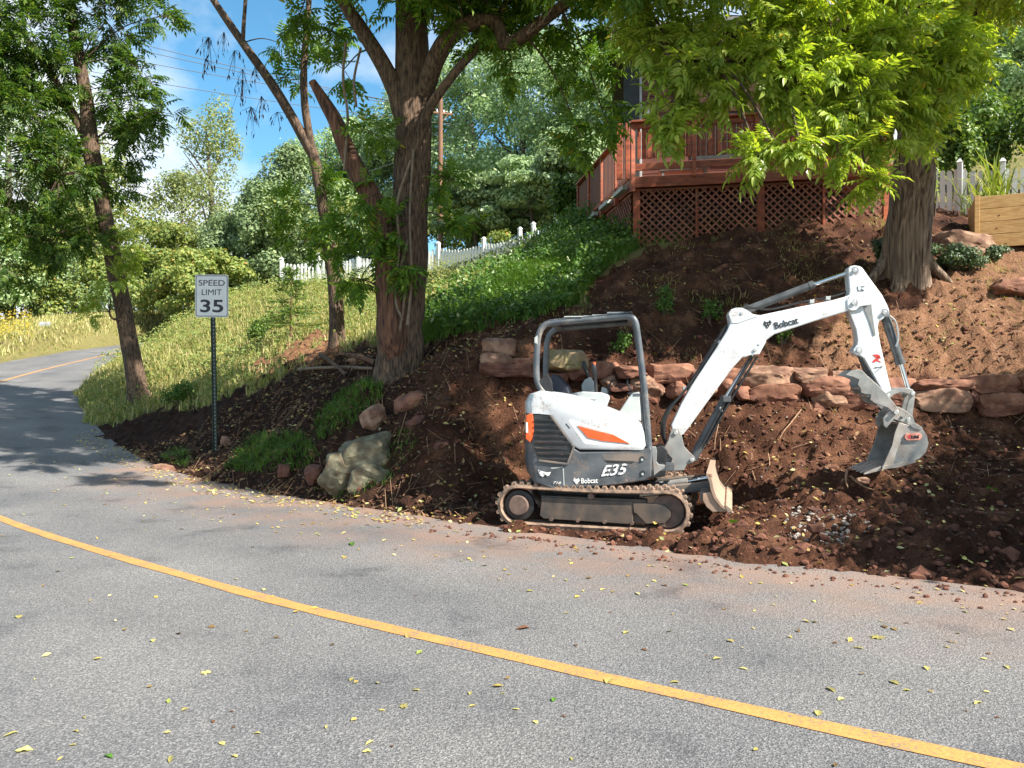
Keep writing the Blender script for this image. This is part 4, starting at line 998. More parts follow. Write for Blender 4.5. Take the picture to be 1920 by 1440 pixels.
px_text('NM', 'plate_lettering', M['print_black'], np_, (1709, 822.5), (1723, 821.5), BN - .027, 6, weight=.01)
for o_ in (0, 3):
    MB().prism([Q(u, v, BN - .027) for u, v in ((1701 + o_, 819), (1704 + o_, 815.5), (1706 + o_, 815.5), (1703 + o_, 819), (1706 + o_, 822.5), (1704 + o_, 822.5))], SN * .003).build('plate_mark', M['red_print'], np_)
# ================================================================== stones
def stone_mesh(name, sx, sy, sz, seed, boxy=4.0, cuts=5, sub=4):
    """quarried block: a box chopped by many planes, with strata and chips"""
    bm = bmesh.new(); bmesh.ops.create_icosphere(bm, subdivisions=sub, radius=1)
    V = np.array([v.co[:] for v in bm.verts]); F = np.array([[v.index for v in f.verts] for f in bm.faces]); bm.free()
    bx = 9.0 if boxy > 3 else 3.2
    n = (np.abs(V) ** bx).sum(1) ** (1 / bx); V = V / n[:, None]
    r = np.random.default_rng(seed)
    for k in range(cuts + 9):
        d = r.normal(size=3); d[2] *= .8; d /= np.linalg.norm(d); sup = np.abs(d).sum()
        h = sup * r.uniform(.62, .86) if boxy > 3 else r.uniform(.78, .95)
        e = V @ d - h; V -= np.where(e > 0, e, 0)[:, None] * d
    w = np.array([sx, sy, sz]) / 2
    Wd = V * w; sc = 1 / max(.12, min(sx, sz))
    Nn = V / np.linalg.norm(V, axis=1)[:, None]
    k = fbm(Wd[:, 0] * 2 * sc + seed * 3.7, Wd[:, 1] * 2 * sc, Wd[:, 2] * 3 * sc, oct=4, seed=seed, gain=.55)
    st = vnoise(Wd[:, 2] * 42 + seed + k * 2, Wd[:, 0] * 3, Wd[:, 1] * 3, seed=seed + 1)
    Wd = Wd + Nn * (k * .16 * min(sx, sz) + st * .018)[:, None]
    me = fast_mesh(name, Wd, F, True); me.set_sharp_from_angle(angle=R(24)); return me

def wall_Y(u): return 11.32 - (u - 900) / 1020 * .5
wall_px = [  # u0 u1 v0 v1 colour
    (1388, 1496, 689, 723, 'moss2'), (1492, 1560, 692, 719, 'tan'), (1507, 1590, 708, 742, 'red'), (1556, 1612, 697, 716, 'tan'), (1650, 1716, 711, 737, 'red'), (1712, 1822, 714, 735, 'red'), (1820, 1925, 706, 735, 'red'), (1922, 2010, 704, 736, 'red'),
    (1378, 1410, 724, 749, 'red'), (1406, 1517, 722, 759, 'red'), (1528, 1590, 727, 764, 'tan'), (1586, 1650, 736, 771, 'red'), (1648, 1716, 737, 771, 'red'), (1713, 1816, 731, 769, 'tan'), (1812, 1844, 734, 766, 'dark'), (1840, 1930, 736, 780, 'red'), (1926, 2010, 738, 782, 'red'),
    (1511, 1573, 756, 776, 'red'), (1298, 1392, 688, 714, 'red'), (1298, 1346, 718, 746, 'tan'), (1342, 1384, 713, 746, 'red'),
    (902, 963, 664, 688, 'moss2'), (956, 1010, 672, 692, 'red'), (900, 1012, 684, 706, 'dark'), (1028, 1102, 658, 693, 'moss'), (1098, 1162, 680, 709, 'red'), (1062, 1105, 686, 714, 'dark'), (1152, 1214, 688, 708, 'red'), (1209, 1302, 685, 718, 'red'),
    (1182, 1245, 708, 746, 'tan'), (1250, 1294, 716, 746, 'red'), (1126, 1163, 705, 729, 'tan'), (1144, 1188, 719, 733, 'dark'), (1008, 1066, 700, 722, 'dark')]
WO = P(1400, 760, 11.0)
wall = thing('stone_wall', WO, 'low dry-stacked retaining wall of reddish sandstone blocks behind the excavator', 'stone wall')
SM = {'red': 'stone_red', 'tan': 'stone_tan', 'moss': 'stone_moss', 'moss2': 'stone_tan', 'dark': 'stone_dark'}
for i, (u0, u1, v0, v1, c) in enumerate(wall_px):
    Y = wall_Y((u0 + u1) / 2) - (.06 if v1 > 742 else 0) + .05 * math.sin(i * 2.3); k = Y / FPX
    sx, sz = (u1 - u0) * k * 1.04, (v1 - v0) * k * 1.16; sy = .42 + .1 * math.sin(i * 1.7)
    boxy = 2.6 if (u1 - u0) < 1.9 * (v1 - v0) else 5.5
    o = link(stone_mesh('stone', sx, sy, sz, 40 + i, boxy), 'stone', M[SM[c]], wall)
    p = P((u0 + u1) / 2, (v0 + v1) / 2, Y); o.location = p - WO + Vector((0, .1, 0)); o.rotation_euler = (.05 * math.sin(i), .04 * math.sin(i * 3.1), .10 * math.sin(i * 5.3))

def px_rock(u0, u1, v0, v1, Y, mat, label, seed, depth=None, boxy=3.2, rot=0, sink=.03, tilt=0, group=None, name='rock', cuts=5):
    k = Y / FPX; sx, sz = (u1 - u0) * k, (v1 - v0) * k * 1.1
    p = P((u0 + u1) / 2, (v0 + v1) / 2, Y)
    o = link(stone_mesh(name, sx, depth or sx * .75, sz, seed, boxy, cuts), name, M[mat])
    o.location = (p.x, p.y, p.z - sink); o.rotation_euler = (0, tilt, rot)
    return tag(o, label, 'rock', group)
px_rock(598, 672, 838, 912, 10.6, 'stone_lichen', 'grey-green lichen boulder, left one of the pair by the road', 31, .5, 2.4, tilt=.3, sink=.1)
px_rock(636, 742, 812, 884, 10.75, 'stone_lichen', 'largest pale lichen boulder beside the road left of the excavator', 32, .6, 4, tilt=-.32, sink=.08)
px_rock(662, 740, 858, 912, 10.5, 'stone_lichen', 'lichen rock wedged below the largest pale boulder', 33, .45, 4, tilt=.2, sink=.12)
px_rock(674, 727, 758, 806, 11.2, 'stone_tan', 'pinkish pointed rock on the bank above the lichen boulders', 4, .35, 3, tilt=-.35)
px_rock(738, 806, 736, 790, 11.3, 'stone_red', 'red-brown angular rock at the foot of the big tree trunk', 5, .45, 3, tilt=-.3)
px_rock(762, 832, 776, 806, 11.0, 'stone_dark', 'dark red flat rock in shade below the angular red-brown rock', 6, .4, 3.5)
px_rock(800, 846, 818, 856, 10.55, 'stone_dark', 'dark brown half-buried rock on the shaded bank behind the excavator', 7, .3, 3)
px_rock(572, 606, 868, 908, 10.9, 'stone_dark', 'dark red rock left of the lichen boulders at the road', 8, .3, 2.6)
px_rock(904, 966, 636, 668, 11.55, 'stone_tan', 'tan layered rock standing on the left end of the stone wall', 9, .4, 3.4, sink=.0)
px_rock(1312, 1372, 504, 536, 14.2, 'stone_dark', 'long brown slab lying on the bare slope under the deck', 10, .3, 4, tilt=-.45)
px_rock(1858, 1932, 522, 552, 12.7, 'stone_red', 'red-brown flat rock right of the large shaggy tree', 11, .5, 4)
px_rock(1752, 1858, 444, 490, 14.4, 'stone_tan', 'broad pale slab in front of the timber planter', 12, .9, 3.2, tilt=.22)
px_rock(648, 690, 668, 690, 14.5, 'stone_tan', 'small tan rock on the bank between the two left trunks', 13, .2, 3)
px_rock(415, 432, 815, 838, 13.9, 'stone_tan', 'small pale stone beside the foot of the sign post', 14, .12, 2.6)
px_rock(280, 330, 868, 884, 13.4, 'stone_tan', 'flat brown stone at the road edge below the sign', 15, .3, 3)
px_rock(520, 548, 868, 892, 11.3, 'stone_dark', 'small dark clod-like rock at the road edge left of the boulders', 16, .2, 2.4)
px_rock(1606, 1632, 896, 908, 8.35, 'stone_tan', 'small pale stone on the soil under the bucket teeth', 18, .12, 2.4, sink=.0)

# ================================================================== deck and house
ZD = 6.05                                      # deck floor
A = Vector((2.63, 16.5, 0)); B = Vector((7.74, 15.5, 0)); DX = (B - A).normalized(); DN = Vector((-DX.y, DX.x, 0)); UP = Vector((0, 0, 1))
C_ = Vector((1.92, 21.65, 0)); CX = (C_ - A).normalized(); CNn = Vector((-CX.y, CX.x, 0))
DL = (B - A).length; CL = (C_ - A).length
deck = thing('deck', (A.x, A.y, 4.4), 'raised red-stained timber deck with picket railing and lattice skirt', 'deck')
def dbox(name, x0, x1, y0, y1, z0, z1, mat, parent, o=A, ex=DX, en=DN, bevel=.006):
    c = o + ex * ((x0 + x1) / 2) + en * ((y0 + y1) / 2) + UP * ((z0 + z1) / 2)
    return MB().box(c, (x1 - x0, y1 - y0, z1 - z0), (ex, en, UP)).build(name, M[mat], parent, bevel=bevel)
# floor boards
MB().prism([A + DX * .03 + DN * .03 + UP * (ZD - .04), B + DN * .03 + UP * (ZD - .04), B + DN * 2.9 + UP * (ZD - .04), C_ + DX * 1.2 + UP * (ZD - .04), C_ + DX * .05 + UP * (ZD - .04)], UP * .035).build('deck_floor', M['red_wood'], deck)
dbox('rim_beam', -.02, DL, -.05, 0, 5.80, 6.03, 'red_wood', deck)
dbox('rim_beam', .06, CL, -.05, 0, 5.82, 6.03, 'red_wood', deck, A, CX, CNn)
for u, w in ((1163, .13), (1178, .09), (1302, .09), (1420, .09), (1540, .09), (1655, .11)):
    Y = 16.5 - (u - 1163) / 520; x = ((u - 960) / FPX * Y - A.x) / DX.x
    dbox('rail_post', x - w / 2, x + w / 2, -.10, -.052, 5.98, 7.18, 'red_wood', deck)
dbox('top_rail', -.07, DL, -.13, .06, 7.18, 7.225, 'red_wood', deck)
dbox('upper_rail', 0, DL, -.045, -.005, 7.06, 7.17, 'red_wood', deck)
dbox('lower_rail', 0, DL, -.045, -.005, 6.16, 6.31, 'red_wood', deck)
x = .06; k = 0
while x < DL - .1:
    w = .095 if k % 3 else .06
    dbox('picket', x, x + w, -.004, .018, 6.42, 7.15, 'red_wood', deck, bevel=0)
    if k % 2 == 0: dbox('picket', x + .03, x + .03 + w * .8, -.068, -.046, 6.42, 6.98 + .03 * math.sin(k), 'red_wood', deck, bevel=0)
    x += w + .017 + (.012 if k % 4 == 0 else 0); k += 1
# side railing running back from the corner
ns = 4
for k in range(ns + 1):
    x = CL * k / ns
    dbox('rail_post', x - .05, x + .05, .0, .09, 5.72, 7.18, 'red_wood', deck, A, CX, CNn)
    if k < ns:
        dbox('stair_ledge', x + .35, x + CL / ns - .15, .055, .17, 5.86, 5.95, 'pale_grey', deck, A, CX, CNn)
        m_ = 9
        for q in range(m_):
            xx = x + .12 + (CL / ns - .2) * q / m_
            dbox('picket', xx, xx + .075, .03, .05, 6.14, 7.12, 'siding', deck, A, CX, CNn, bevel=0)
        dbox('lower_rail', x + .05, x + CL / ns - .05, .02, .06, 6.05, 6.14, 'red_wood', deck, A, CX, CNn)
dbox('top_rail', 0, CL, -.03, .13, 7.18, 7.225, 'red_wood', deck, A, CX, CNn)
# posts under the beam and lattice bays
px = [(1194, .15), (1307, .05), (1428, .15), (1546, .05), (1664, .12)]
xs = []
for u, w in px:
    Y = 16.5 - (u - 1163) / 520; x = ((u - 960) / FPX * Y - A.x) / DX.x; xs.append((x, w))
    g = A + DX * x; dbox('support_post', x - w / 2, x + w / 2, .06, .06 + w, H(g.x, g.y) - .25, 5.80, 'red_wood', deck)
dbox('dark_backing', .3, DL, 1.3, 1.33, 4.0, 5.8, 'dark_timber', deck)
def lattice(o, ex, en, x0, x1, y, zb, zt, parent):
    lp = MB().box(o + ex * ((x0 + x1) / 2) + en * y + UP * (zt - .02), (x1 - x0, .03, .04), (ex, en, UP)).build('lattice_panel', M['lattice_wood'], parent)
    Wd, Hh = x1 - x0, zt - zb; sp = .158; wd = .036
    for dirn in (1, -1):
        c = -Hh + .05
        while c < Wd:
            # line from (c,0) to (c+Hh,Hh), clipped to the bay
            a, b = max(c, 0), min(c + Hh, Wd)
            if b - a > .06:
                q0, q1 = (a, a - c), (b, b - c)
                if dirn < 0: q0, q1 = (Wd - q0[0], q0[1]), (Wd - q1[0], q1[1])
                yy = y + (.006 if dirn > 0 else -.006)
                p0 = o + ex * (x0 + q0[0]) + en * yy + UP * (zb + q0[1]); p1 = o + ex * (x0 + q1[0]) + en * yy + UP * (zb + q1[1])
                MB().bar(p0, p1, wd, .011, en).build('slat', M['lattice_wood'], lp)
            c += sp
for (xa, wa), (xb, wb) in zip(xs, xs[1:]):
    ga, gb = A + DX * xa, A + DX * xb
    lattice(A, DX, DN, xa + wa / 2, xb - wb / 2, .09, max(min(H(ga.x, ga.y), H(gb.x, gb.y)) - .05, 4.3), 5.79, deck)
lattice(A, CX, CNn, .45, 2.6, -.06, 4.5, 5.80, deck)

# house behind the deck
HW0, HW1 = Vector((2.80, 18.9, 0)), Vector((8.3, 17.85, 0)); HX = (HW1 - HW0).normalized(); HN = Vector((-HX.y, HX.x, 0)); HL = (HW1 - HW0).length
house = thing('house', (HW0.x, HW0.y, 5.5), 'red-brown house behind the deck, mostly hidden by leaves', 'house')
def hbox(name, x0, x1, y0, y1, z0, z1, mat, parent, bevel=.006): return dbox(name, x0, x1, y0, y1, z0, z1, mat, parent, HW0, HX, HN, bevel)
hbox('wall', .35, HL, 0, 4.5, 5.3, 9.7, 'siding', house)
for k in range(17): hbox('siding_board', .36, HL - .02, -.022, -.002, 6.1 + .21 * k, 6.1 + .21 * k + .195, 'siding', house, bevel=.004)
hbox('corner_post', -.05, .32, -.1, .3, 5.9, 9.7, 'dark_timber', house)
hbox('side_wall', -.02, .349, .302, 4.5, 5.3, 9.69, 'dark_timber', house)
hbox('downspout', .33, .39, -.10, -.04, 5.95, 9.65, 'pale_grey', house)
hbox('wall_lamp', .47, .57, -.10, -.023, 8.17, 8.34, 'print_clean', house, bevel=.015)
wn = hbox('window', 1.55, 4.3, -.05, -.023, 7.0, 9.3, 'dark_timber', house)
hbox('blind', 1.62, 4.22, -.075, -.052, 8.12, 9.25, 'shade_cloth', wn)
hbox('window_sill', 1.5, 4.35, -.09, -.024, 6.9, 6.99, 'siding', wn)
MB().prism([HW0 + HX * -.6 + HN * -.9 + UP * 9.75, HW1 + HX * .6 + HN * -.9 + UP * 9.75, HW1 + HX * .6 + HN * 2.2 + UP * 11.3, HW0 + HX * -.6 + HN * 2.2 + UP * 11.3], UP * .14).build('roof', M['roof_dark'], house)
MB().prism([HW0 + HX * -.6 + HN * 5.3 + UP * 9.75, HW1 + HX * .6 + HN * 5.3 + UP * 9.75, HW1 + HX * .6 + HN * 2.21 + UP * 11.3, HW0 + HX * -.6 + HN * 2.21 + UP * 11.3], UP * .14).build('roof', M['roof_dark'], house)
# things standing on the deck
q = A + DX * 1.05 + DN * .7
b_ = thing('deck_bench', (q.x, q.y, ZD), 'low pale bench seen through the gap under the deck pickets', 'bench')
MB().box(q + UP * (ZD + .26), (1.1, .35, .05), (DX, DN, UP)).build('seat', M['galv'], b_, bevel=.01)
for sx in (-.45, .45): MB().box(q + DX * sx + UP * (ZD + .12), (.05, .3, .235), (DX, DN, UP)).build('leg', M['galv'], b_)
q = A + DX * 4.62 + DN * -.02
t_ = thing('timber_box', (q.x, q.y, ZD), 'yellow new-timber trough hung on the right end of the deck rail', 'box')
for y0, nm in ((-.18, 'front_board'), (.0, 'rear_board')): MB().box(q + DN * (y0 - .13) + UP * (ZD + .06), (.62, .025, .2), (DX, DN, UP)).build(nm, M['new_timber'], t_, bevel=.004)
for x0 in (-.322, .322): MB().box(q + DX * x0 + DN * (-.22) + UP * (ZD + .06), (.024, .20, .2), (DX, DN, UP)).build('end_board', M['new_timber'], t_, bevel=.004)

# ================================================================== fences
def fence(name, label, pts, hgt, pw, gap, seed):
    base = [Vector((x, y, 0)) for x, y in pts]
    o0 = Vector((base[0].x, base[0].y, H(base[0].x, base[0].y)))
    t = thing(name, o0, label, 'fence')
    pick = {}
    for a, b in zip(base, base[1:]):
        d = b - a; ln = d.length; d.normalize(); nn = Vector((-d.y, d.x, 0))
        za, zb = H(a.x, a.y), H(b.x, b.y)
        MB().box(a + UP * (za + hgt * .56), (.12, .12, hgt * 1.2), (d, nn, UP)).build('post', M['fence_white'], t, bevel=.008)
        MB().loft([[a + d * x + nn * y + UP * (za + hgt * 1.16) for x, y in ((-.08, -.08), (.08, -.08), (.08, .08), (-.08, .08))], [a + d * x + nn * y + UP * (za + hgt * 1.24) for x, y in ((-.02, -.02), (.02, -.02), (.02, .02), (-.02, .02))]]).build('post_cap', M['fence_white'], t)
        for f in (.25, .72): MB().bar(a + UP * (za + hgt * f) + nn * .04, b + UP * (zb + hgt * f) + nn * .04, .04, .09).build('rail', M['fence_white'], t)
        m = max(2, int((ln - .1) / (pw + gap)))
        for k in range(m):
            f = (k + .5) / m; p = a + d * (ln * f); z = za + (zb - za) * f; sag = -.16 * hgt * math.sin(math.pi * f) * (1 if hgt < 1.08 else .25)
            hh = round((hgt * 1.02 + sag - .04) * 25) / 25
            if hh not in pick:
                w = pw / 2; mb = MB().prism([(-w, 0, 0), (w, 0, 0), (w, 0, hh - .05), (w * .5, 0, hh - .012), (0, 0, hh), (-w * .5, 0, hh - .012), (-w, 0, hh - .05)], (0, .02, 0))
                me = bpy.data.meshes.new('picket'); me.from_pydata(mb.v, [], mb.f); me.update(); pick[hh] = me
            o = link(pick[hh], 'picket', M['fence_white'], t)
            o.location = p + UP * (z + .04) - o0; o.rotation_euler = (0, 0, math.atan2(d.y, d.x))
    a = base[-1]; za = H(a.x, a.y); d = (base[-1] - base[-2]).normalized(); nn = Vector((-d.y, d.x, 0))
    MB().box(a + UP * (za + hgt * .56), (.12, .12, hgt * 1.2), (d, nn, UP)).build('post', M['fence_white'], t, bevel=.008)
    return t
def gp(u, Y): return ((u - 960) / FPX * Y, Y)
fence('picket_fence', 'long white picket fence with scalloped tops crossing the meadow behind the trees', [gp(528, 32), gp(597, 31.6), gp(672, 31), gp(745, 30.5), gp(822, 30), gp(907, 28.6), gp(975, 27.2), gp(1000, 26.4), gp(1042, 25.2), gp(1092, 24.6)], 1.0, .10, .045, 1)
fence('picket_fence', 'tall white board fence behind the shaggy tree and timber planter', [gp(1722, 20.8), gp(1800, 20.2), gp(1880, 19.6), gp(1990, 19)], 1.22, .12, .022, 2)

# ================================================================== timber planter
pl0 = P(1832, 458, 15.0); z0 = pl0.z - .1
pt = thing('timber_planter', (pl0.x, pl0.y, z0), 'tall square planter of new yellow timber boards', 'planter')
PX = Vector((.9, -.436, 0)); PN = Vector((.436, .9, 0)); PO = Vector((pl0.x, pl0.y, 0)); PWd, PHt = 1.25, 1.02
def pbox(name, x0, x1, y0, y1, za, zb, parent=pt):
    return MB().box(PO + PX * ((x0 + x1) / 2) + PN * ((y0 + y1) / 2) + UP * ((za + zb) / 2), (x1 - x0, y1 - y0, zb - za), (PX, PN, UP)).build(name, M['new_timber'], parent, bevel=.006)
for x0 in (0, PWd):
    for y0 in (0, PWd): pbox('corner_post', x0 - .045, x0 + .045, y0 - .045, y0 + .045, z0, z0 + PHt + .02)
for k in range(4):
    za, zb = z0 + .02 + k * .25, z0 + .02 + k * .25 + .242
    pbox('board', .046, PWd - .046, -.04, 0, za, zb); pbox('board', .046, PWd - .046, PWd, PWd + .04, za, zb)
    pbox('board', -.04, 0, .046, PWd - .046, za, zb); pbox('board', PWd, PWd + .04, .046, PWd - .046, za, zb)
for (xx, zz) in ((.32, z0 + .38), (.36, z0 + .62)): MB().cyl(PO + PX * xx + PN * -.043 + UP * zz, PO + PX * xx + UP * zz, .016, 10).build('knot', M['stone_red'], pt)
MB().box(PO + PX * PWd / 2 + PN * PWd / 2 + UP * (z0 + .86), (PWd - .02, PWd - .02, .1), (PX, PN, UP)).build('soil_fill', M['clod'], pt)

# ================================================================== speed limit sign
sp = P(405, 850, 14.0); sp.z = H(sp.x, sp.y)
sg = thing('speed_limit_sign', sp, 'white speed limit 35 sign on a dark green post', 'sign')
TOPZ = P(400, 515, 14.0).z; lean = Vector((-.05, 0, 0))
SW, SH = .635, .775
cx = P(397, 555, 14.0); sx_ = Vector((math.cos(R(-6)), math.sin(R(-6)), 0)); sn = Vector((sx_.y, -sx_.x, 0)); sx_ = (sx_ + Vector((0, 0, -.02))).normalized()
su = sn.cross(sx_) * -1
su = Vector((0, 0, 1)) if su.z < .5 else su
pb = Vector((sp.x, sp.y, sp.z - .2)); ptop = cx - sn * .035 + UP * .33
mbp = MB(); mbp.bar(pb, ptop, .075, .012, sn); mbp.build('post', M['post_green'], sg)
for s_ in (-1, 1): MB().bar(pb + sx_ * .036 * s_ + sn * .016, ptop + sx_ * .036 * s_ + sn * .016, .008, .03, sn).build('post_flange', M['post_green'], sg)
for k in range(44):
    f = .08 + .88 * k / 44; c = pb.lerp(ptop, f); MB().cyl(c + sn * .0075, c + sn * .005, .008, 8).build('post_hole', M['galv'], sg)
def rrect(w, h, r, n=5):
    out = []
    for cx_, cy_, a0 in ((w / 2 - r, h / 2 - r, 0), (-w / 2 + r, h / 2 - r, 90), (-w / 2 + r, -h / 2 + r, 180), (w / 2 - r, -h / 2 + r, 270)):
        for k in range(n + 1): a = R(a0 + 90 * k / n); out.append((cx_ + r * math.cos(a), cy_ + r * math.sin(a)))
    return out
def on_sign(x, z, off): return cx + sx_ * x + su * z + sn * off
panel = MB().prism([on_sign(x, z, .0) for x, z in rrect(SW, SH, .04)], sn * .004).build('panel', M['sign_white'], sg)
def ring(w, h, r, th, off, name, mat):
    o_, i_ = rrect(w, h, r), rrect(w - 2 * th, h - 2 * th, r - th * .6); n = len(o_); mb = MB()
    vs = [on_sign(x, z, off) for x, z in o_] + [on_sign(x, z, off) for x, z in i_]
    mb.add(vs, [(k, (k + 1) % n, n + (k + 1) % n, n + k) for k in range(n)]); return mb.build(name, M[mat], panel)
ring(SW - .03, SH - .03, .032, .012, .0055, 'border', 'print_black')
def sign_text(txt, w, h, z, weight=0):
    o = text_obj(txt, 'lettering', M['print_black'], panel, on_sign(-w / 2, z, .0055), sx_, su, 1, depth=.0008, weight=weight)
    bb = [v.co for v in o.data.vertices]; x0, x1 = min(c.x for c in bb), max(c.x for c in bb); y0, y1 = min(c.y for c in bb), max(c.y for c in bb)
    for v in o.data.vertices: v.co = ((v.co.x - x0) / (x1 - x0) * w, (v.co.y - y0) / (y1 - y0) * h, v.co.z)
sign_text('SPEED', .50, .105, .185, .004); sign_text('LIMIT', .38, .105, .015, .0); sign_text('35', .44, .235, -.30, .02)
for z in (.30, -.33): MB().cyl(on_sign(0, z, .012), on_sign(0, z, -.02), .012, 10).build('bolt', M['galv'], sg)

# ================================================================== utility pole and wires
pb = P(826, 465, 45); pb.z = H(pb.x, pb.y) - .5
up_ = thing('utility_pole', pb, 'brown wooden utility pole in front of the far trees', 'utility pole')
ptp = P(826, 175, 45)
MB().tube([pb, ptp], [.17, .12], 12).build('pole', M['pole_wood'], up_, smooth=60)
ca = P(826, 212, 45); cd = Vector((.96, .28, 0))
MB().bar(ca - cd * .7, ca + cd * .7, .09, .1).build('cross_arm', M['pole_wood'], up_)
MB().bar(ca + cd * .5, ca - UP * .6, .04, .04).build('arm_brace', M['pole_wood'], up_)
for k in (-.6, -.2, .2, .6): MB().tube([ca + cd * k + UP * .06, ca + cd * k + UP * .2], [.05, .03], 8).build('insulator', M['galv'], up_)
def wire(a, b, sag, label, r=.018):
    pts = [a.lerp(b, k / 24) - UP * (4 * sag * (k / 24) * (1 - k / 24)) for k in range(25)]
    o = MB().tube(pts, r, 5).build('utility_wire', M['wire'], None); return tag(o, label, 'wire', 'wires strung from the utility pole')
E = [P(-150, -30, 40), P(-150, -8, 40), P(-150, 30, 40), P(-150, 72, 40)]
lab = ['topmost overhead wire crossing the cloudy sky at upper left', 'second overhead wire from the top in the cloudy sky', 'third overhead wire from the top in the cloudy sky', 'lowest of the four parallel overhead wires in the cloudy sky']
for k in range(4): wire(E[k], ca + cd * (-.6 + .4 * k) + UP * (.2 if k < 3 else -.6), .35, lab[k])
wire(P(200, 470, 70), P(826, 275, 45), .3, 'upper of two low wires rising to the pole past the cloud gap')
wire(P(200, 405, 70), P(826, 250, 45), .6, 'lower of two low wires rising to the pole past the dark trees')

# ================================================================== mailbox
mz = P(85, 612, 39); gz = H(mz.x, mz.y)
mbx = thing('mailbox', (mz.x, mz.y, gz), 'small grey mailbox on a post across the far road', 'mailbox')
MB().bar((mz.x, mz.y, gz - .1), (mz.x, mz.y, mz.z - .02), .09, .09, (0, 1, 0)).build('post', M['pole_wood'], mbx)
pr = [(-.11, 0), (.11, 0), (.11, .14)] + [(.11 * math.cos(R(a)), .14 + .11 * math.sin(R(a))) for a in range(20, 180, 20)] + [(-.11, .14)]
MB().prism([(mz.x - .25, mz.y + y, mz.z - .02 + z) for y, z in pr], (.5, 0, 0)).build('box', M['galv'], mbx, smooth=40)
# ================================================================== plant tools
def bark_tube(pts, rad, nside=24, seed=0, furrow=.06, flare=None, step=.07):
    """tapered limb with furrowed bark; returns V, F"""
    pts = [Vector(p) for p in pts]
    ln = [0]
    for a, b in zip(pts, pts[1:]): ln.append(ln[-1] + (b - a).length)
    cp = catmull(pts, 10)
    t_in = np.linspace(0, len(pts) - 1, len(cp)); rr = np.interp(t_in, range(len(pts)), rad)
    n = max(6, int(ln[-1] / step)); idx = np.linspace(0, len(cp) - 1, n)
    C = np.array([tuple(c) for c in cp]); C = np.c_[[np.interp(idx, range(len(cp)), C[:, k]) for k in range(3)]].T
    r = np.interp(idx, range(len(cp)), rr)
    th = np.linspace(0, 2 * np.pi, nside, endpoint=False); V = []
    ref = None; s = np.linspace(0, ln[-1], n)
    for i in range(n):
        d = Vector(C[min(i + 1, n - 1)] - C[max(i - 1, 0)]).normalized()
        if ref is None: ref = Vector((1, 0, 0)) if abs(d.x) < .8 else Vector((0, 1, 0))
        ref = (ref - d * ref.dot(d)).normalized(); b = d.cross(ref)
        cx_, cy_ = np.cos(th), np.sin(th)
        k = np.full(nside, s[i])
        fu = fbm(cx_ * 2.2 + seed, cy_ * 2.2, k * .7, oct=2, seed=seed) * 1.0 + (np.abs(fbm(cx_ * 5.5 + seed, cy_ * 5.5, k * 1.1, oct=2, seed=seed + 3)) - .2) * 1.6
        q = r[i] * (1 + furrow * 2.2 * fu)
        if flare: q = q * (1 + flare * math.exp(-s[i] / .28) * (1 + .55 * np.cos(th * 5 + seed) + .3 * np.cos(th * 3 + 1)))
        V.append(C[i] + np.outer(q * cx_, ref) + np.outer(q * cy_, b))
    V = np.concatenate(V); ii = np.arange(n * nside).reshape(n, nside); jj = np.roll(ii, -1, 1)
    F = np.stack([ii[:-1], jj[:-1], jj[1:], ii[1:]], -1).reshape(-1, 4)
    return V, F
def limb(name, pts, rad, mat, parent, nside=14, seed=0, furrow=.06, flare=None, step=.1):
    V, F = bark_tube(pts, rad, nside, seed, furrow, flare, step)
    me = fast_mesh(name, V - np.array(org_of(parent)), F, True)
    return link(me, name, M[mat], parent)

def frond_tpl(npair=6, L=.42, ll=.12, lw=.036, droop=.22, fine=False, seed=0):
    r = random.Random(seed); V = []; F = []
    def rach(s): return Vector((L * s, 0, -droop * L * s * s))
    def leaf(p, d, l, w, up):
        sd_ = d.cross(up).normalized(); b = len(V)
        dr = Vector((0, 0, -l * .28))
        if fine:
            c = p + d * l * .5 + dr * .25
            V.extend([p, p + d * l * .28 + sd_ * w * .46 + up * w * .22, p + d * l * .62 + sd_ * w * .42 + up * w * .18 + dr * .4, p + d * l + dr, p + d * l * .62 - sd_ * w * .42 + up * w * .18 + dr * .4, p + d * l * .28 - sd_ * w * .46 + up * w * .22, c])
            F.extend([(b + i, b + (i + 1) % 6, b + 6) for i in range(6)])
        else:
            V.extend([p, p + d * l * .42 + sd_ * w * .5 + up * w * .2 + dr * .2, p + d * l + dr, p + d * l * .42 - sd_ * w * .5 + up * w * .2 + dr * .2])
            F.extend([(b, b + 1, b + 2), (b, b + 2, b + 3)])
    for k in range(npair):
        s = .18 + .78 * k / (npair - .3); p = rach(s); sz = (.75 + .4 * math.sin(math.pi * (k + .8) / npair))
        for sg_ in (-1, 1):
            a = R(62 - 22 * k / npair + r.uniform(-8, 8)); d = Vector((math.cos(a), sg_ * math.sin(a), -.18 + r.uniform(-.12, .08))).normalized()
            leaf(p, d, ll * sz * r.uniform(.88, 1.1), lw * r.uniform(.9, 1.1), Vector((0, 0, 1)))
    leaf(rach(1), Vector((1, 0, -.45)).normalized(), ll * .95, lw, Vector((0, 0, 1)))
    b = len(V); w = .0035
    for k in range(4): p = rach(k / 3); V.extend([p + Vector((0, w, 0)), p - Vector((0, w, 0))])
    for k in range(3): F.extend([(b + 2 * k, b + 2 * k + 1, b + 2 * k + 3), (b + 2 * k, b + 2 * k + 3, b + 2 * k + 2)])
    return np.array([tuple(v) for v in V]), np.array(F)
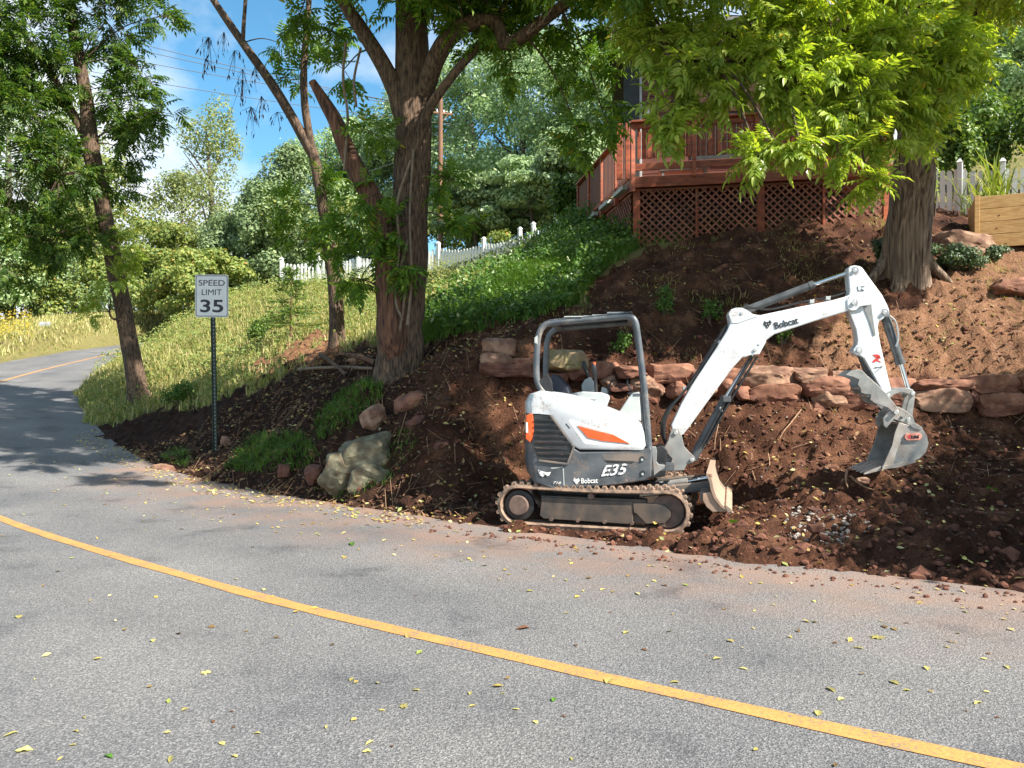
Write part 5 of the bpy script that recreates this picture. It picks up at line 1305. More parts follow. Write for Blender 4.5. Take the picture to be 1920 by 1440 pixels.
def frames(D, roll, up=np.array([0, 0, 1.0])):
    """rotation matrices (n,3,3), columns = x (along D), y, z"""
    D = D / np.linalg.norm(D, axis=1)[:, None]
    Yv = np.cross(np.broadcast_to(up, D.shape), D); nn = np.linalg.norm(Yv, axis=1)[:, None]; Yv = np.where(nn < 1e-3, np.array([0, 1.0, 0]), Yv / np.maximum(nn, 1e-3))
    Zv = np.cross(D, Yv); c, s = np.cos(roll)[:, None], np.sin(roll)[:, None]
    return np.stack([D, Yv * c + Zv * s, Zv * c - Yv * s], 2)
def batch(tpl, pos, rot, sc):
    V, F = tpl; n = len(pos)
    W_ = np.einsum('nij,vj->nvi', rot, V) * sc[:, None, None] + pos[:, None, :]
    return W_.reshape(-1, 3), (F[None] + (np.arange(n) * len(V))[:, None, None]).reshape(-1, F.shape[1])
def merge(parts):
    Vs, Fs, b = [], [], 0
    for V, F in parts: Vs.append(V); Fs.append(F + b); b += len(V)
    return np.concatenate(Vs), np.concatenate(Fs)
def thin_tubes(P0, P1, r0, r1):
    """three-sided sticks between point arrays"""
    D = P1 - P0; Rm = frames(D, np.zeros(len(D)) + .3); a = [0, 2.094, 4.189]; Vs = []
    for Pp, r in ((P0, r0), (P1, r1)):
        for t in a: Vs.append(Pp + (Rm[:, :, 1] * math.cos(t) + Rm[:, :, 2] * math.sin(t)) * np.broadcast_to(r, len(P0))[:, None])
    V = np.stack(Vs, 1).reshape(-1, 3); f = np.array([(0, 1, 4), (0, 4, 3), (1, 2, 5), (1, 5, 4), (2, 0, 3), (2, 3, 5)])
    return V, (f[None] + (np.arange(len(P0)) * 6)[:, None, None]).reshape(-1, 3)
FT = [frond_tpl(5, .40, .135, .056, .16, False, k) for k in range(4)]
FT_FINE = [frond_tpl(5, .40, .145, .060, .16, True, k) for k in range(4)]
FINE_ME = {}
def crown(root, lobes, mat, anchors, seed, dens=42, nf=6, fsc=1.0, nobj=0, branch_r=.022, droop=.18, twig='twig', brmat='twig', fill=.5):
    r = np.random.default_rng(seed); org = np.array(org_of(root)); Ppos, Pdir = [], []; T0, T1 = [], []
    anc = np.array([tuple(a) for a in anchors])
    for (c, rad) in lobes:
        c = np.array(tuple(c)); rad = np.array(rad if hasattr(rad, '__len__') else (rad,) * 3, float)
        n = max(4, int(dens * rad.mean() ** 1.8)); d = r.normal(size=(n, 3)); d /= np.linalg.norm(d, axis=1)[:, None]
        q = r.uniform(fill, 1.0, n)[:, None]; p = c + d * rad * q
        T0.append(c + d * rad * .15); T1.append(p)
        for _ in range(nf):
            f = r.uniform(.55, 1.05, n)[:, None]
            Ppos.append(c + d * rad * (.15 + (q - .15) * f)); Pdir.append(d * .8 + r.normal(size=(n, 3)) * .62 + np.array([0, 0, -droop]))
        a = anc[((anc - c) ** 2).sum(1).argmin()]
        a, cc = Vector(a), Vector(c)
        if (a - cc).length > .1: MB().tube(catmull([a, a.lerp(cc, .5) + Vector((0, 0, .12 * (a - cc).length)), cc], 4), [branch_r * (1.3 - .09 * q_) for q_ in range(9)], 6).build('branch', M[brmat], root, smooth=60)
    V, F = thin_tubes(np.concatenate(T0), np.concatenate(T1), .009 * fsc, .004)
    tag(link(fast_mesh('twigs', V - org, F), 'twigs', M[twig], root), kind='stuff')
    Pp, Pd = np.concatenate(Ppos), np.concatenate(Pdir); n = len(Pp)
    rot = frames(Pd, r.normal(0, .45, n)); sc = r.uniform(.7, 1.15, n) * fsc; kind = r.integers(0, 4, n)
    sel = np.zeros(n, bool)
    if nobj:
        dist = np.linalg.norm(Pp - np.array([0, 0, CAMZ]), axis=1); u = 960 + Pp[:, 0] / Pp[:, 1] * FPX; v = 720 - (Pp[:, 2] - CAMZ) / Pp[:, 1] * FPX
        ok = (u > 20) & (u < 1900) & (v > 15) & (v < 1400); order = np.argsort(np.where(ok, dist - sc * .3, 1e9))[:nobj]; sel[order] = True
    parts = [batch(FT[k], Pp[(kind == k) & ~sel] - org, rot[(kind == k) & ~sel], sc[(kind == k) & ~sel]) for k in range(4)]
    V, F = merge(parts)
    cr = tag(link(fast_mesh('crown', V, F), 'crown', M[mat], root), kind='stuff')
    for i in np.where(sel)[0]:
        k = int(kind[i])
        if (k, mat) not in FINE_ME: me = fast_mesh('frond', *FT_FINE[k]); me.materials.append(M[mat]); FINE_ME[(k, mat)] = me
        o = link(FINE_ME[(k, mat)], 'frond', None, cr)
        m = Matrix([list(rot[i][a] * sc[i]) for a in range(3)]).to_4x4(); m.translation = Vector(Pp[i] - org); o.matrix_basis = m
    return cr
def PL(u, v, Y, rpx, squash=1.0): r_ = rpx * Y / FPX; return (P(u, v, Y), (r_, r_ * 1.0, r_ * squash))
def pxs(Y, *uv): return [P(u, v, Y if not isinstance(Y, (list, tuple)) else Y[i]) for i, (u, v) in enumerate(uv)]

# ================================================================== right tree (bright, over the deck)
tb = P(1694, 550, 13.25); tb.z = H(tb.x, tb.y) - .5
rt = thing('shaggy_tree', tb, 'large shaggy-barked tree with bright yellow-green leaves hanging over the deck', 'tree')
limb('trunk', [tb, P(1698, 480, 13.15), P(1704, 400, 13.05), P(1712, 320, 12.9), P(1726, 250, 12.75), P(1738, 205, 12.7)], [.37, .345, .33, .315, .29, .26], 'bark_grey', rt, 64, 5, .09, .45, .04)
for k, (a_, l_, r_) in enumerate(((-2.9, .25, .09), (-.3, .2, .09))):
    c_ = Vector((math.cos(a_), math.sin(a_), 0)); zz = lambda q: H(tb.x + c_.x * q, tb.y + c_.y * q)
    limb('root_flare', [Vector((tb.x, tb.y, tb.z + 1.0)) + c_ * .26, Vector((tb.x + c_.x * .42, tb.y + c_.y * .42, tb.z + .66)), Vector((tb.x + c_.x * .62, tb.y + c_.y * .62, zz(.62) + .05)), Vector((tb.x + c_.x * (.62 + l_), tb.y + c_.y * (.62 + l_), zz(.62 + l_) - .1))], [.10, r_, r_ * .8, r_ * .35], 'bark_grey', rt, 12, k + 3, .1)
R1 = [P(1730, 240, 12.7), P(1700, 190, 12.3), P(1640, 120, 11.6), P(1560, 40, 10.9), P(1450, -40, 10.2), P(1350, -120, 9.5)]
R2 = [P(1738, 215, 12.7), P(1750, 110, 12.5), P(1720, -20, 12), P(1690, -180, 11.6), P(1660, -330, 11)]
R3 = [P(1738, 215, 12.7), P(1780, 120, 13), P(1830, 0, 13.2), P(1860, -120, 13.2)]
R4 = [P(1640, 120, 11.6), P(1560, 140, 11), P(1450, 120, 10.6), P(1330, 110, 10.3), P(1260, 120, 10.1)]
for k, (pp, rr_) in enumerate(((R1, [.2, .16, .12, .09, .07, .05]), (R2, [.2, .17, .13, .1, .06]), (R3, [.15, .12, .09, .06]), (R4, [.09, .07, .055, .04, .025]))): limb('limb', pp, rr_, 'bark', rt, 12, k)
lob = [PL(1345, 150, 10.25, 40), PL(1295, 55, 10.3, 55), PL(1180, 10, 10.6, 45), PL(1225, 75, 10.3, 48), PL(1330, 180, 10.1, 34), PL(1500, 160, 10.2, 66), PL(1480, 50, 10.4, 90), PL(1620, 130, 10.7, 90), PL(1780, 130, 11.3, 52), PL(1225, 30, 10.4, 55), PL(1280, 120, 10.2, 52), PL(1262, 195, 10.0, 30), PL(1262, 238, 10.0, 16), PL(1400, 30, 10.4, 105), PL(1440, 115, 10.2, 66), PL(1355, 75, 10.3, 50), PL(1560, 80, 10.7, 145), PL(1570, 190, 10.5, 85), PL(1690, 60, 11, 125), PL(1745, 130, 11.2, 75), PL(1660, 190, 11.1, 85), PL(1700, 240, 11.4, 45),
       PL(1455, 268, 9.8, 26), PL(1500, 270, 9.7, 24), PL(1422, 295, 9.7, 13), PL(1570, 280, 10.3, 22), PL(1628, 330, 10.5, 13), PL(1610, 240, 10.7, 40), PL(1655, 262, 10.6, 22), PL(1530, 200, 10.2, 34), PL(1790, 60, 11.4, 40),
       PL(1490, -110, 10.4, 100), PL(1690, -100, 11, 100), PL(1290, -100, 9.9, 100)]
lob += [(Vector(c), r_) for c, r_ in (((7.2, 11.6, 8.4), 1.2), ((8.6, 12.0, 8.8), 1.3), ((3.0, 7.6, 7.6), 1.0), ((6.6, 12.4, 8.6), 1.2), ((7.4, 13, 9.8), 1.6), ((9.0, 12.6, 10.2), 1.5), ((8.2, 14.2, 9.2), 1.4))]
def shade_lobe(u, v, Y, zc, r_):  # unseen crown lobe added where its shade lands on the given ground point
    g = P(u, v, Y); h_ = zc - g.z; return (Vector((g.x + h_ * SUN.x / SUN.z, g.y + h_ * SUN.y / SUN.z, zc)), r_)
lob += [shade_lobe(*q_) for q_ in ((1300, 520, 14, 9.4, 1.1), (1450, 520, 13.8, 9.4, 1.1), (1250, 600, 12.4, 9.0, 1.0), (1560, 530, 13.4, 9.6, .9), (1400, 600, 12.3, 9.0, .9))]
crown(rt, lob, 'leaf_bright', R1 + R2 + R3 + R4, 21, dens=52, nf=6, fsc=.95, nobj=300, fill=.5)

# ================================================================== big central tree
tb = P(748, 715, 12.5); tb.z = H(tb.x, tb.y) - .15
bt = thing('walnut_tree', tb, 'big dark-barked tree with forked limbs and vines, left of the excavator', 'tree')
limb('trunk', [tb, P(750, 640, 12.5), P(755, 560, 12.5), P(764, 470, 12.5), P(770, 380, 12.5), P(776, 250, 12.5), P(773, 120, 12.5), P(768, 0, 12.5), P(764, -150, 12.4), P(770, -320, 12.3)], [.385, .355, .335, .31, .285, .295, .275, .24, .19, .12], 'bark', bt, 52, 2, .075, .22, .045)
B1 = [P(750, 690, 12.5), P(740, 640, 12.3), P(733, 560, 12.25), P(722, 450, 12.3), P(698, 375, 12.3), P(655, 290, 12.3), P(625, 220, 12.3), P(585, 153, 12.3)]
B2 = [P(760, 230, 12.45), P(738, 160, 12.4), P(700, 90, 12.4), P(655, 20, 12.4), P(610, -60, 12.4), P(540, -180, 12.4)]
B3 = [P(790, 180, 12.4), P(825, 95, 12.2), P(870, 48, 12), P(930, 42, 11.9), P(948, 82, 11.8), P(985, 65, 11.7), P(1050, 15, 11.5), P(1110, -30, 11.2), P(1200, -90, 10.8)]
B4 = [P(768, 320, 12.3), P(800, 215, 12.2), P(850, 140, 12.1), P(915, 65, 12), P(960, -20, 12), P(1000, -120, 12)]
B5 = [P(765, 310, 12.25), P(740, 300, 12.2), P(690, 250, 12.2)]
limb('limb', B1, [.2, .25, .235, .20, .165, .14, .115, .06], 'bark_red', bt, 22, 3, .08, None, .06)
limb('limb', B2, [.17, .15, .13, .11, .1, .06], 'bark', bt, 18, 4, .07)
limb('limb', B3, [.16, .14, .115, .105, .11, .10, .085, .07, .05], 'bark', bt, 16, 5, .08)
limb('limb', B4, [.085, .08, .07, .06, .05, .03], 'bark', bt, 14, 6, .06)
for k, pp in enumerate(((P(765, 450, 12.15), P(752, 500, 12.1), P(758, 560, 12.08), P(750, 620, 12.06)), (P(770, 300, 12.15), P(745, 380, 12.05), P(748, 460, 12.0), P(742, 560, 12.02), P(755, 600, 12.05)), (P(775, 280, 12.15), P(768, 400, 12.1), P(771, 520, 12.08), P(764, 610, 12.06)), (P(648, 80, 12.3), P(643, 150, 12.1), P(652, 220, 12.1), P(645, 320, 12.1)), (P(676, 90, 12.3), P(664, 150, 12.1), P(668, 200, 12.1)))):
    limb('hanging_vine', list(pp), [.022] * len(pp), 'vine', bt, 7, k, .15)
lob = [PL(700, 365, 11.9, 36), PL(735, 425, 11.85, 34), PL(625, 470, 12.3, 28), PL(700, 250, 12, 22), PL(755, 500, 11.9, 18), PL(850, 420, 12.3, 26), PL(845, 340, 12.4, 20), PL(660, 520, 12.2, 20), PL(700, 470, 12.1, 26), PL(650, 410, 12.2, 26),
       PL(560, 30, 13, 34), PL(645, 130, 12.8, 30), PL(620, 60, 12.9, 26), PL(900, 15, 12, 80), PL(1085, 120, 11.8, 55), PL(1130, 210, 11.6, 50), PL(1010, 30, 12, 75), PL(1130, 50, 11.5, 80), PL(870, 85, 12.3, 34), PL(960, 120, 12, 30), PL(1090, 260, 11.8, 35),
       PL(690, -180, 12.5, 150), PL(950, -170, 12, 190), PL(470, -260, 13, 140), PL(1130, -120, 11.5, 140), PL(800, -330, 12.3, 220)]
lob += [(Vector(c), r_) for c, r_ in (((-3.4, 10.2, 8.6), 1.3), ((-1.2, 9.8, 8.2), 1.2), ((-.2, 11, 9.5), 1.4), ((-5.2, 12.2, 9.2), 1.4), ((-1.5, 13.5, 9.6), 1.6))]
lob += [shade_lobe(*q_) for q_ in ((320, 830, 14.6, 7.8, 1.0), (400, 815, 14.4, 7.6, .9), (480, 790, 14.2, 7.5, .9), (540, 780, 13.6, 7.4, .9), (640, 730, 13.2, 7.6, .9), (520, 870, 12, 7.2, .8), (620, 850, 11.4, 7.2, .8), (700, 840, 10.9, 7.2, .7), (860, 690, 11.6, 7.8, .8), (840, 790, 10.8, 7.2, .7), (900, 850, 10.4, 7.0, .6), (700, 760, 11.6, 7.6, .7), (260, 800, 16.5, 8, .9), (360, 780, 16.8, 8.2, .9), (60, 800, 16, 8.6, 1.3), (100, 770, 18.5, 11.0, 1.4), (20, 740, 21, 12, 1.4), (130, 740, 20.5, 11.5, 1.2), (90, 860, 13.6, 8.4, .8), (230, 905, 12.3, 8.2, .55), (760, 700, 12.3, 9, .8))]
anc = B1 + B2 + B3 + B4 + B5 + [P(768, v, 12.5) for v in (0, 200, 400, 500, -150, -320)]
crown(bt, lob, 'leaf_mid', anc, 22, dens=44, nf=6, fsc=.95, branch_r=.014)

# ================================================================== thin forked tree beside it
tb = P(634, 658, 17); tb.z = H(tb.x, tb.y) - .1
tt_ = thing('forked_tree', tb, 'slender dark tree forking in two, behind the big trunk on its left', 'tree')
limb('trunk', [tb, P(630, 560, 17), P(618, 470, 17), P(606, 390, 17), P(594, 320, 17), P(585, 280, 17)], [.17, .15, .14, .125, .115, .11], 'bark', tt_, 18, 8, .05, .25, .08)
D1 = [P(588, 292, 17), P(545, 215, 17), P(505, 150, 17), P(455, 80, 17), P(400, 0, 17), P(350, -80, 17)]
D2 = [P(587, 290, 17), P(572, 200, 17), P(570, 120, 17), P(578, 20, 17), P(585, -100, 17)]
D3 = [P(455, 80, 17), P(458, 30, 17), P(462, -20, 17)]
limb('limb', D1, [.11, .105, .1, .085, .07, .05], 'bark', tt_, 12, 9); limb('limb', D2, [.09, .085, .075, .065, .05], 'bark', tt_, 12, 10); limb('limb', D3, [.05, .045, .04], 'bark', tt_, 8, 11)
lob = [PL(610, 60, 17, 40), PL(525, 80, 17.2, 36), PL(560, 150, 17.2, 22), PL(545, 390, 16.6, 34), PL(565, 450, 16.5, 34), PL(610, 420, 16.5, 26), PL(650, 540, 16.6, 16), PL(610, 340, 16.7, 26), PL(540, -150, 17, 100), PL(640, -120, 17, 100)]
crown(tt_, lob, 'leaf_mid', D1 + D2 + [P(606, 390, 17), P(618, 470, 17), P(628, 545, 17)], 23, dens=34, nf=6, fsc=1.0, branch_r=.012)
# dark dry pods hanging from the bare branch
r = np.random.default_rng(5); p0, p1, dp = [], [], []
for (u, v, n, L_) in ((392, 70, 16, 60), (420, 60, 10, 40), (440, 95, 12, 45), (385, 110, 10, 30), (455, 150, 14, 60), (470, 200, 16, 50), (490, 180, 12, 45), (455, 130, 10, 40), (520, 210, 10, 35), (480, 120, 10, 50)):
    for k in range(n):
        a = P(u + r.normal(0, 9), v + r.uniform(0, L_), 17 + r.normal(0, .15)); dp.append(tuple(a)); p0.append(tuple(P(u, v, 17))); p1.append(tuple(a))
V, F = thin_tubes(np.array(p0), np.array(p1), .006, .003); V2, F2 = batch((np.array([(0, 0, 0), (.06, .016, 0), (.15, 0, 0), (.06, -.016, .006)]), np.array([(0, 1, 2), (0, 2, 3)])), np.array(dp), frames(np.c_[r.normal(0, .25, len(dp)), r.normal(0, .25, len(dp)), -np.ones(len(dp))], r.uniform(0, 6, len(dp)), np.array([0, 1.0, 0])), r.uniform(.7, 1.3, len(dp)))
V, F = merge([(V, F), (V2, F2)]); tag(link(fast_mesh('seed_pods', V - np.array(org_of(tt_)), F), 'seed_pods', M['pod'], tt_), kind='stuff')

# ================================================================== left roadside tree
tb = P(264, 750, 20); tb.z = H(tb.x, tb.y) - .15
lt = thing('roadside_tree', tb, 'leaning forked tree with dark leaves at the left road edge behind the sign', 'tree')
limb('trunk', [tb, P(250, 680, 20), P(235, 600, 20), P(217, 510, 20), P(197, 410, 20), P(178, 320, 20), P(168, 262, 20), P(163, 200, 20), P(150, 120, 20), P(135, 40, 20), P(122, -40, 20), P(110, -160, 20)], [.27, .235, .21, .205, .195, .2, .2, .165, .15, .14, .12, .06], 'bark', lt, 26, 12, .06, .3, .08)
L1 = [P(166, 270, 20), P(140, 220, 20), P(110, 165, 20), P(80, 115, 20), P(40, 65, 20), P(0, 28, 20), P(-60, -30, 20)]
L2 = [P(150, 240, 20), P(120, 200, 20), P(80, 180, 20), P(40, 168, 20), P(-10, 165, 20)]
L3 = [P(195, 335, 20), P(175, 330, 19.8), P(130, 325, 19.6), P(100, 345, 19.5)]
L4 = [P(232, 600, 19.85), P(212, 598, 19.7), P(205, 585, 19.6), P(208, 560, 19.5)]
limb('limb', L1, [.12, .11, .105, .1, .09, .08, .05], 'bark', lt, 12, 13); limb('limb', L2, [.075, .07, .06, .05, .03], 'bark', lt, 10, 14); limb('limb', L3, [.05, .045, .035, .02], 'bark', lt, 8, 15); limb('limb', L4, [.035, .03, .025, .015], 'bark', lt, 7, 16)
lob = [PL(60, 60, 19.4, 90), PL(200, 40, 20, 85), PL(265, 130, 20, 50), PL(40, 210, 19, 90), PL(215, 190, 20.3, 60), PL(262, 235, 20, 52), PL(110, 330, 19.2, 85), PL(30, 350, 18.8, 80), PL(240, 285, 20.3, 42), PL(300, 210, 20, 32), PL(300, 30, 20, 34), PL(90, 440, 19.2, 75), PL(10, 480, 18.8, 65), PL(120, 130, 19.6, 60), PL(170, 440, 19.6, 36), PL(225, 345, 20.4, 34), PL(10, 120, 19, 60),
       PL(60, -120, 19.5, 150), PL(240, -110, 20, 130), PL(-100, 100, 19, 150), PL(-110, 330, 18.5, 120), PL(150, -300, 20, 180)]
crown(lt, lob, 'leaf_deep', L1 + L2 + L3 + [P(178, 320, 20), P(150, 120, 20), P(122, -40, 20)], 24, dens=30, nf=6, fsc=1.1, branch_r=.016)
crown(lt, [PL(235, 480, 19.6, 26), PL(225, 520, 19.6, 22), PL(190, 560, 19.3, 20), PL(160, 595, 19.2, 18), PL(235, 440, 19.7, 16)], 'leaf_bright', L4 + [P(222, 520, 20), P(212, 480, 20)], 25, dens=60, nf=5, fsc=.8, branch_r=.008)

# ================================================================== far trees: many small leaves on clustered lobes
def cloud(lobes, n, size, seed, up=.35, shell=.75):
    r = np.random.default_rng(seed); vol = np.array([np.mean(l[1]) ** 2 for l in lobes]); pick = r.choice(len(lobes), n, p=vol / vol.sum())
    C = np.array([l[0] for l in lobes])[pick]; Rr = np.array([np.broadcast_to(l[1], 3) for l in lobes])[pick]
    d = r.normal(size=(n, 3)); d /= np.linalg.norm(d, axis=1)[:, None]; q = shell + (1 - shell) * r.uniform(0, 1, n) + r.normal(0, .13, n)
    pos = C + d * Rr * q[:, None]
    nor = d * 1.25 + r.normal(size=(n, 3)) * .5 + np.array([0, 0, up]); nor /= np.linalg.norm(nor, axis=1)[:, None]
    t = np.cross(nor, r.normal(size=(n, 3))); rot = frames(t, np.zeros(n)); Z = nor; X = t / np.linalg.norm(t, axis=1)[:, None]; Y = np.cross(Z, X)
    rot = np.stack([X, Y, Z], 2)
    tpl = (np.array([(-.5, 0, 0), (0, -.32, .06), (.5, 0, -.05), (0, .32, .06)]), np.array([(0, 1, 2, 3)]))
    return batch(tpl, pos, rot, size * r.uniform(.6, 1.35, n))
CR = []
for k in range(6):
    r = np.random.default_rng(60 + k); L_ = []
    for i in range(64):
        h = r.uniform(.18, .97); w = .40 * math.sin(math.pi * min(1, (h + .06) / 1.12)) ** .65; a = r.uniform(0, 6.28); q = math.sqrt(r.uniform(0.05, 1)) * w
        s = r.uniform(.06, .125); L_.append(((q * math.cos(a), q * math.sin(a), h), (s, s, s * .8)))
    CR.append(L_)
def far_tree(u, vtop, Y, rad, mat, label, k, n=5200, size=.0215, sparse=0, base=None, name='woodland_tree', group='trees of the far wood', dx=0):
    x = (u - 960) / FPX * Y; zt = P(u, vtop, Y).z; zb = H(x, Y)
    hgt = max(3.0, zt - zb) * 1.03
    t = thing(name, (x, Y, zb), label, 'tree', group)
    V, F = cloud([((l[0][0] * rad / .4, l[0][1] * rad / .4, l[0][2] * hgt), (l[1][0] * rad / .4 * 1.15, l[1][0] * rad / .4 * 1.15, l[1][2] * hgt * .9)) for l in CR[k % 6]], n, size * 10 * (.75 + .0055 * Y), 90 + k * 7 + int(u))
    tag(link(fast_mesh('crown', V, F), 'crown', M[mat], t), kind='stuff')
    mb = MB(); r = random.Random(int(u) + k); a = Vector((x, Y, zb - .3)); c = Vector((x + r.uniform(-.3, .3), Y, zb + hgt * .55)); tp = Vector((x + r.uniform(-.5, .5), Y, zb + hgt * .9)); w = .018 * hgt + .05
    mb.tube([a, c, tp], [w, w * .65, w * .15], 8)
    for i in range(7):
        f = r.uniform(.3, .8); s = a.lerp(tp, f); an = r.uniform(0, 6.28); mb.tube([s, s + Vector((math.cos(an) * rad * .6, math.sin(an) * rad * .6, hgt * .14))], [w * .3, w * .08], 5)
    mb.build('trunk', M['bark_far'], t, smooth=60)
    return t
FAR = [  # u, vtop, Y, radius, material, label
    (880, 95, 52, 4.2, 'far_green', 'tall silvery-green tree directly behind the utility pole'),
    (975, 75, 48, 4.0, 'far_green', 'tall silvery-green tree right of the utility pole'),
    (1065, 65, 46, 4.0, 'far_green', 'tall silvery-green tree midway between pole and deck'),
    (1150, 100, 44, 3.6, 'far_green', 'silvery-green tree just left of the house corner'),
    (785, 165, 55, 3.8, 'far_green', 'silvery-green tree seen behind the big trunk'),
    (700, 235, 58, 3.8, 'far_dark', 'dark green tree seen left of the big trunk'),
    (620, 255, 56, 3.6, 'far_green', 'pale green tree seen through the forked tree'),
    (545, 285, 52, 3.0, 'far_dark', 'dark blue-green tree behind the forked tree'),
    (500, 340, 48, 2.2, 'far_dark', 'dark green tree at the right edge of the cloud gap'),
    (1000, 300, 40, 2.8, 'far_green', 'shorter light tree below the tall ones right of the pole'),
    (1095, 250, 38, 2.2, 'far_dark', 'dark shrubby tree behind the deck corner'),
    (895, 330, 42, 2.3, 'far_dark', 'dark lower tree right of the foot of the pole'),
    (395, 210, 64, 3.0, 'far_pale', 'thin pale tree top standing against the white cloud'),
    (335, 330, 58, 3.4, 'far_pale', 'pale green tree left of the thin treetop'),
    (440, 400, 50, 2.6, 'far_dark', 'green tree at the left edge of the cloud gap'),
    (300, 420, 50, 3.0, 'far_yellow', 'yellowing bushy tree above the far bend'),
    (385, 470, 45, 2.6, 'far_yellow', 'yellow-green bushy tree above the speed limit sign'),
    (180, 300, 55, 4.0, 'far_yellow', 'yellow-green tree behind the leaning tree'),
    (110, 200, 58, 4.0, 'far_pale', 'pale tall tree behind the leaning tree crown'),
    (20, 150, 52, 4.2, 'far_green', 'green tree at the far left edge'),
    (60, 420, 47, 3.0, 'far_yellow', 'yellowing tree above the mailbox'),
    (-60, 380, 44, 3.4, 'far_green', 'green tree cut off by the left edge'),
    (1330, 60, 62, 4.4, 'far_green', 'green tree rising behind the house roof'),
    (1480, 40, 64, 4.2, 'far_green', 'tree behind the house hidden by bright leaves'),
    (1830, 60, 36, 2.8, 'far_green', 'pale dappled tree beyond the white board fence'),
    (1925, -40, 34, 2.8, 'far_green', 'tall tree at the upper right edge'),
    (1760, 120, 40, 2.4, 'far_dark', 'dark tree seen right of the shaggy trunk'),
    (1640, 60, 44, 3.6, 'far_green', 'green tree behind the shaggy tree crown')]
for k, (u, vt, Y, rd, mt, lb) in enumerate(FAR): far_tree(u, vt, Y, rd, mt, lb, k, n=9000 if mt == 'far_pale' else (22000 if 480 < u < 1160 else 14000))
# understorey that closes the gaps between the trunks (a mass nobody could count)
r = np.random.default_rng(77); L_ = []; r_ = random.Random(12)
for (u, v, Y, rp) in [(u_ + r_.uniform(-20, 20), 565 + r_.uniform(-75, 25), 47 + r_.uniform(-2, 3), r_.uniform(18, 46)) for u_ in range(-150, 490, 11)] + [(u_ + r_.uniform(-20, 20), 425 + r_.uniform(-40, 20), 46, r_.uniform(20, 50)) for u_ in range(500, 1200, 18)] + [(u_, 290 + r_.uniform(-50, 50), 34, r_.uniform(25, 50)) for u_ in range(1740, 2060, 16)]:
    c = P(u, v, Y); L_.append((tuple(c), (rp * Y / FPX, 1.0, rp * Y / FPX * r_.uniform(.7, 1.4))))
V, F = cloud(L_[1::2], 26000, .21, 6, shell=.35); tag(link(fast_mesh('green_undergrowth', V, F), 'green_undergrowth', M['far_green']), 'green leafy undergrowth among the far trees', 'undergrowth', None, 'stuff')
V, F = cloud(L_[::2], 26000, .21, 5, shell=.35); tag(link(fast_mesh('undergrowth', V, F), 'undergrowth', M['far_yellow']), 'leafy undergrowth along the edge of the far wood', 'undergrowth', None, 'stuff')

# trees standing outside the frame to the right; their shade falls into the picture
def side_tree(x, y, lobes, label, n, sz=.14):
    zb = H(x, y); t = thing('shade_tree', (x, y, zb), label, 'tree', 'trees right of the picture')
    V, F = cloud(lobes, n, sz, int(x * 10), shell=.3); tag(link(fast_mesh('crown', V - np.array([x, y, zb]), F), 'crown', M['leaf_mid'], t), kind='stuff')
    mb = MB(); tp = Vector(lobes[0][0]); mb.tube([(x, y, zb - .2), (x, y, zb + 2.5), tp], [.24, .2, .08], 10)
    for c, rr_ in lobes[1:]: mb.tube([(x, y, zb + 2.3), c], [.1, .04], 7)
    mb.build('trunk', M['bark'], t, smooth=60)
side_tree(11.5, 4.2, [((9.3, 4.4, 4.9), 1.1), ((8.0, 4.2, 4.6), .85), ((7.3, 4.4, 4.3), .55), ((9.1, 5.3, 4.9), 1.0), ((9.9, 6.4, 4.9), 1.0), ((9.0, 6.2, 4.3), .6), ((10.8, 5.8, 5.4), 1.2), ((10.6, 8.2, 5.2), .8), ((11.4, 7.4, 5.8), 1.2)], 'leafy tree standing outside the right edge of the picture by the road', 15000)
side_tree(16.5, 8.5, [((15.5, 8.6, 8.6), 2.0), ((14.2, 9.6, 7.6), 1.3), ((17, 9.5, 8.5), 2.0), ((16.4, 7, 9), 2)], 'tall tree standing outside the right edge on the slope', 5200, .16)

# ================================================================== shrubs
def bush(u, v, Y, rpx, h, mat, label, n, size, seed, cat='shrub', name='shrub', group=None):
    c = P(u, v, Y); r_ = rpx * Y / FPX; zb = H(c.x, c.y); t = thing(name, (c.x, c.y, zb), label, cat, group)
    rg = np.random.default_rng(seed); L_ = []
    for i in range(14): a = rg.uniform(0, 6.28); q = rg.uniform(0, .75) * r_; L_.append(((c.x + q * math.cos(a), c.y + q * math.sin(a) * .7, zb + h * rg.uniform(.25, .8)), (r_ * .38, r_ * .38, h * .24)))
    V, F = cloud(L_, n, size, seed, shell=.6); tag(link(fast_mesh('foliage', V - np.array([c.x, c.y, zb]), F), 'foliage', M[mat], t), kind='stuff')
    mb = MB()
    for i in range(5): l = L_[i][0]; mb.tube([(c.x, c.y, zb - .05), l], [.025, .01], 5)
    mb.build('stem', M['twig'], t); return t
bush(1785, 330, 21.5, 62, 2.7, 'shrub', 'rounded dark green shrub behind the white board fence', 3200, .14, 1)
bush(1870, 330, 23, 70, 3.2, 'shrub', 'loose green shrub behind the timber planter', 3000, .15, 2)
bush(1950, 310, 22, 60, 3.2, 'shrub', 'green shrub at the right edge behind the planter', 2400, .15, 3)
bush(1068, 400, 23.5, 42, 1.9, 'shrub', 'green shrub at the far end of the deck railing', 2200, .12, 4)
bush(1790, 530, 13.4, 58, .5, 'bluish_ivy', 'low bluish ground-cover plant right of the shaggy trunk', 5200, .055, 5, 'plant', 'ground_cover_plant')
bush(1860, 490, 14, 32, .35, 'bluish_ivy', 'low bluish ground-cover plant at the foot of the planter', 1400, .055, 6, 'plant', 'ground_cover_plant')
bush(1655, 500, 13.6, 22, .5, 'bluish_ivy', 'small dark leafy plant left of the shaggy trunk', 900, .06, 7, 'plant', 'ground_cover_plant')
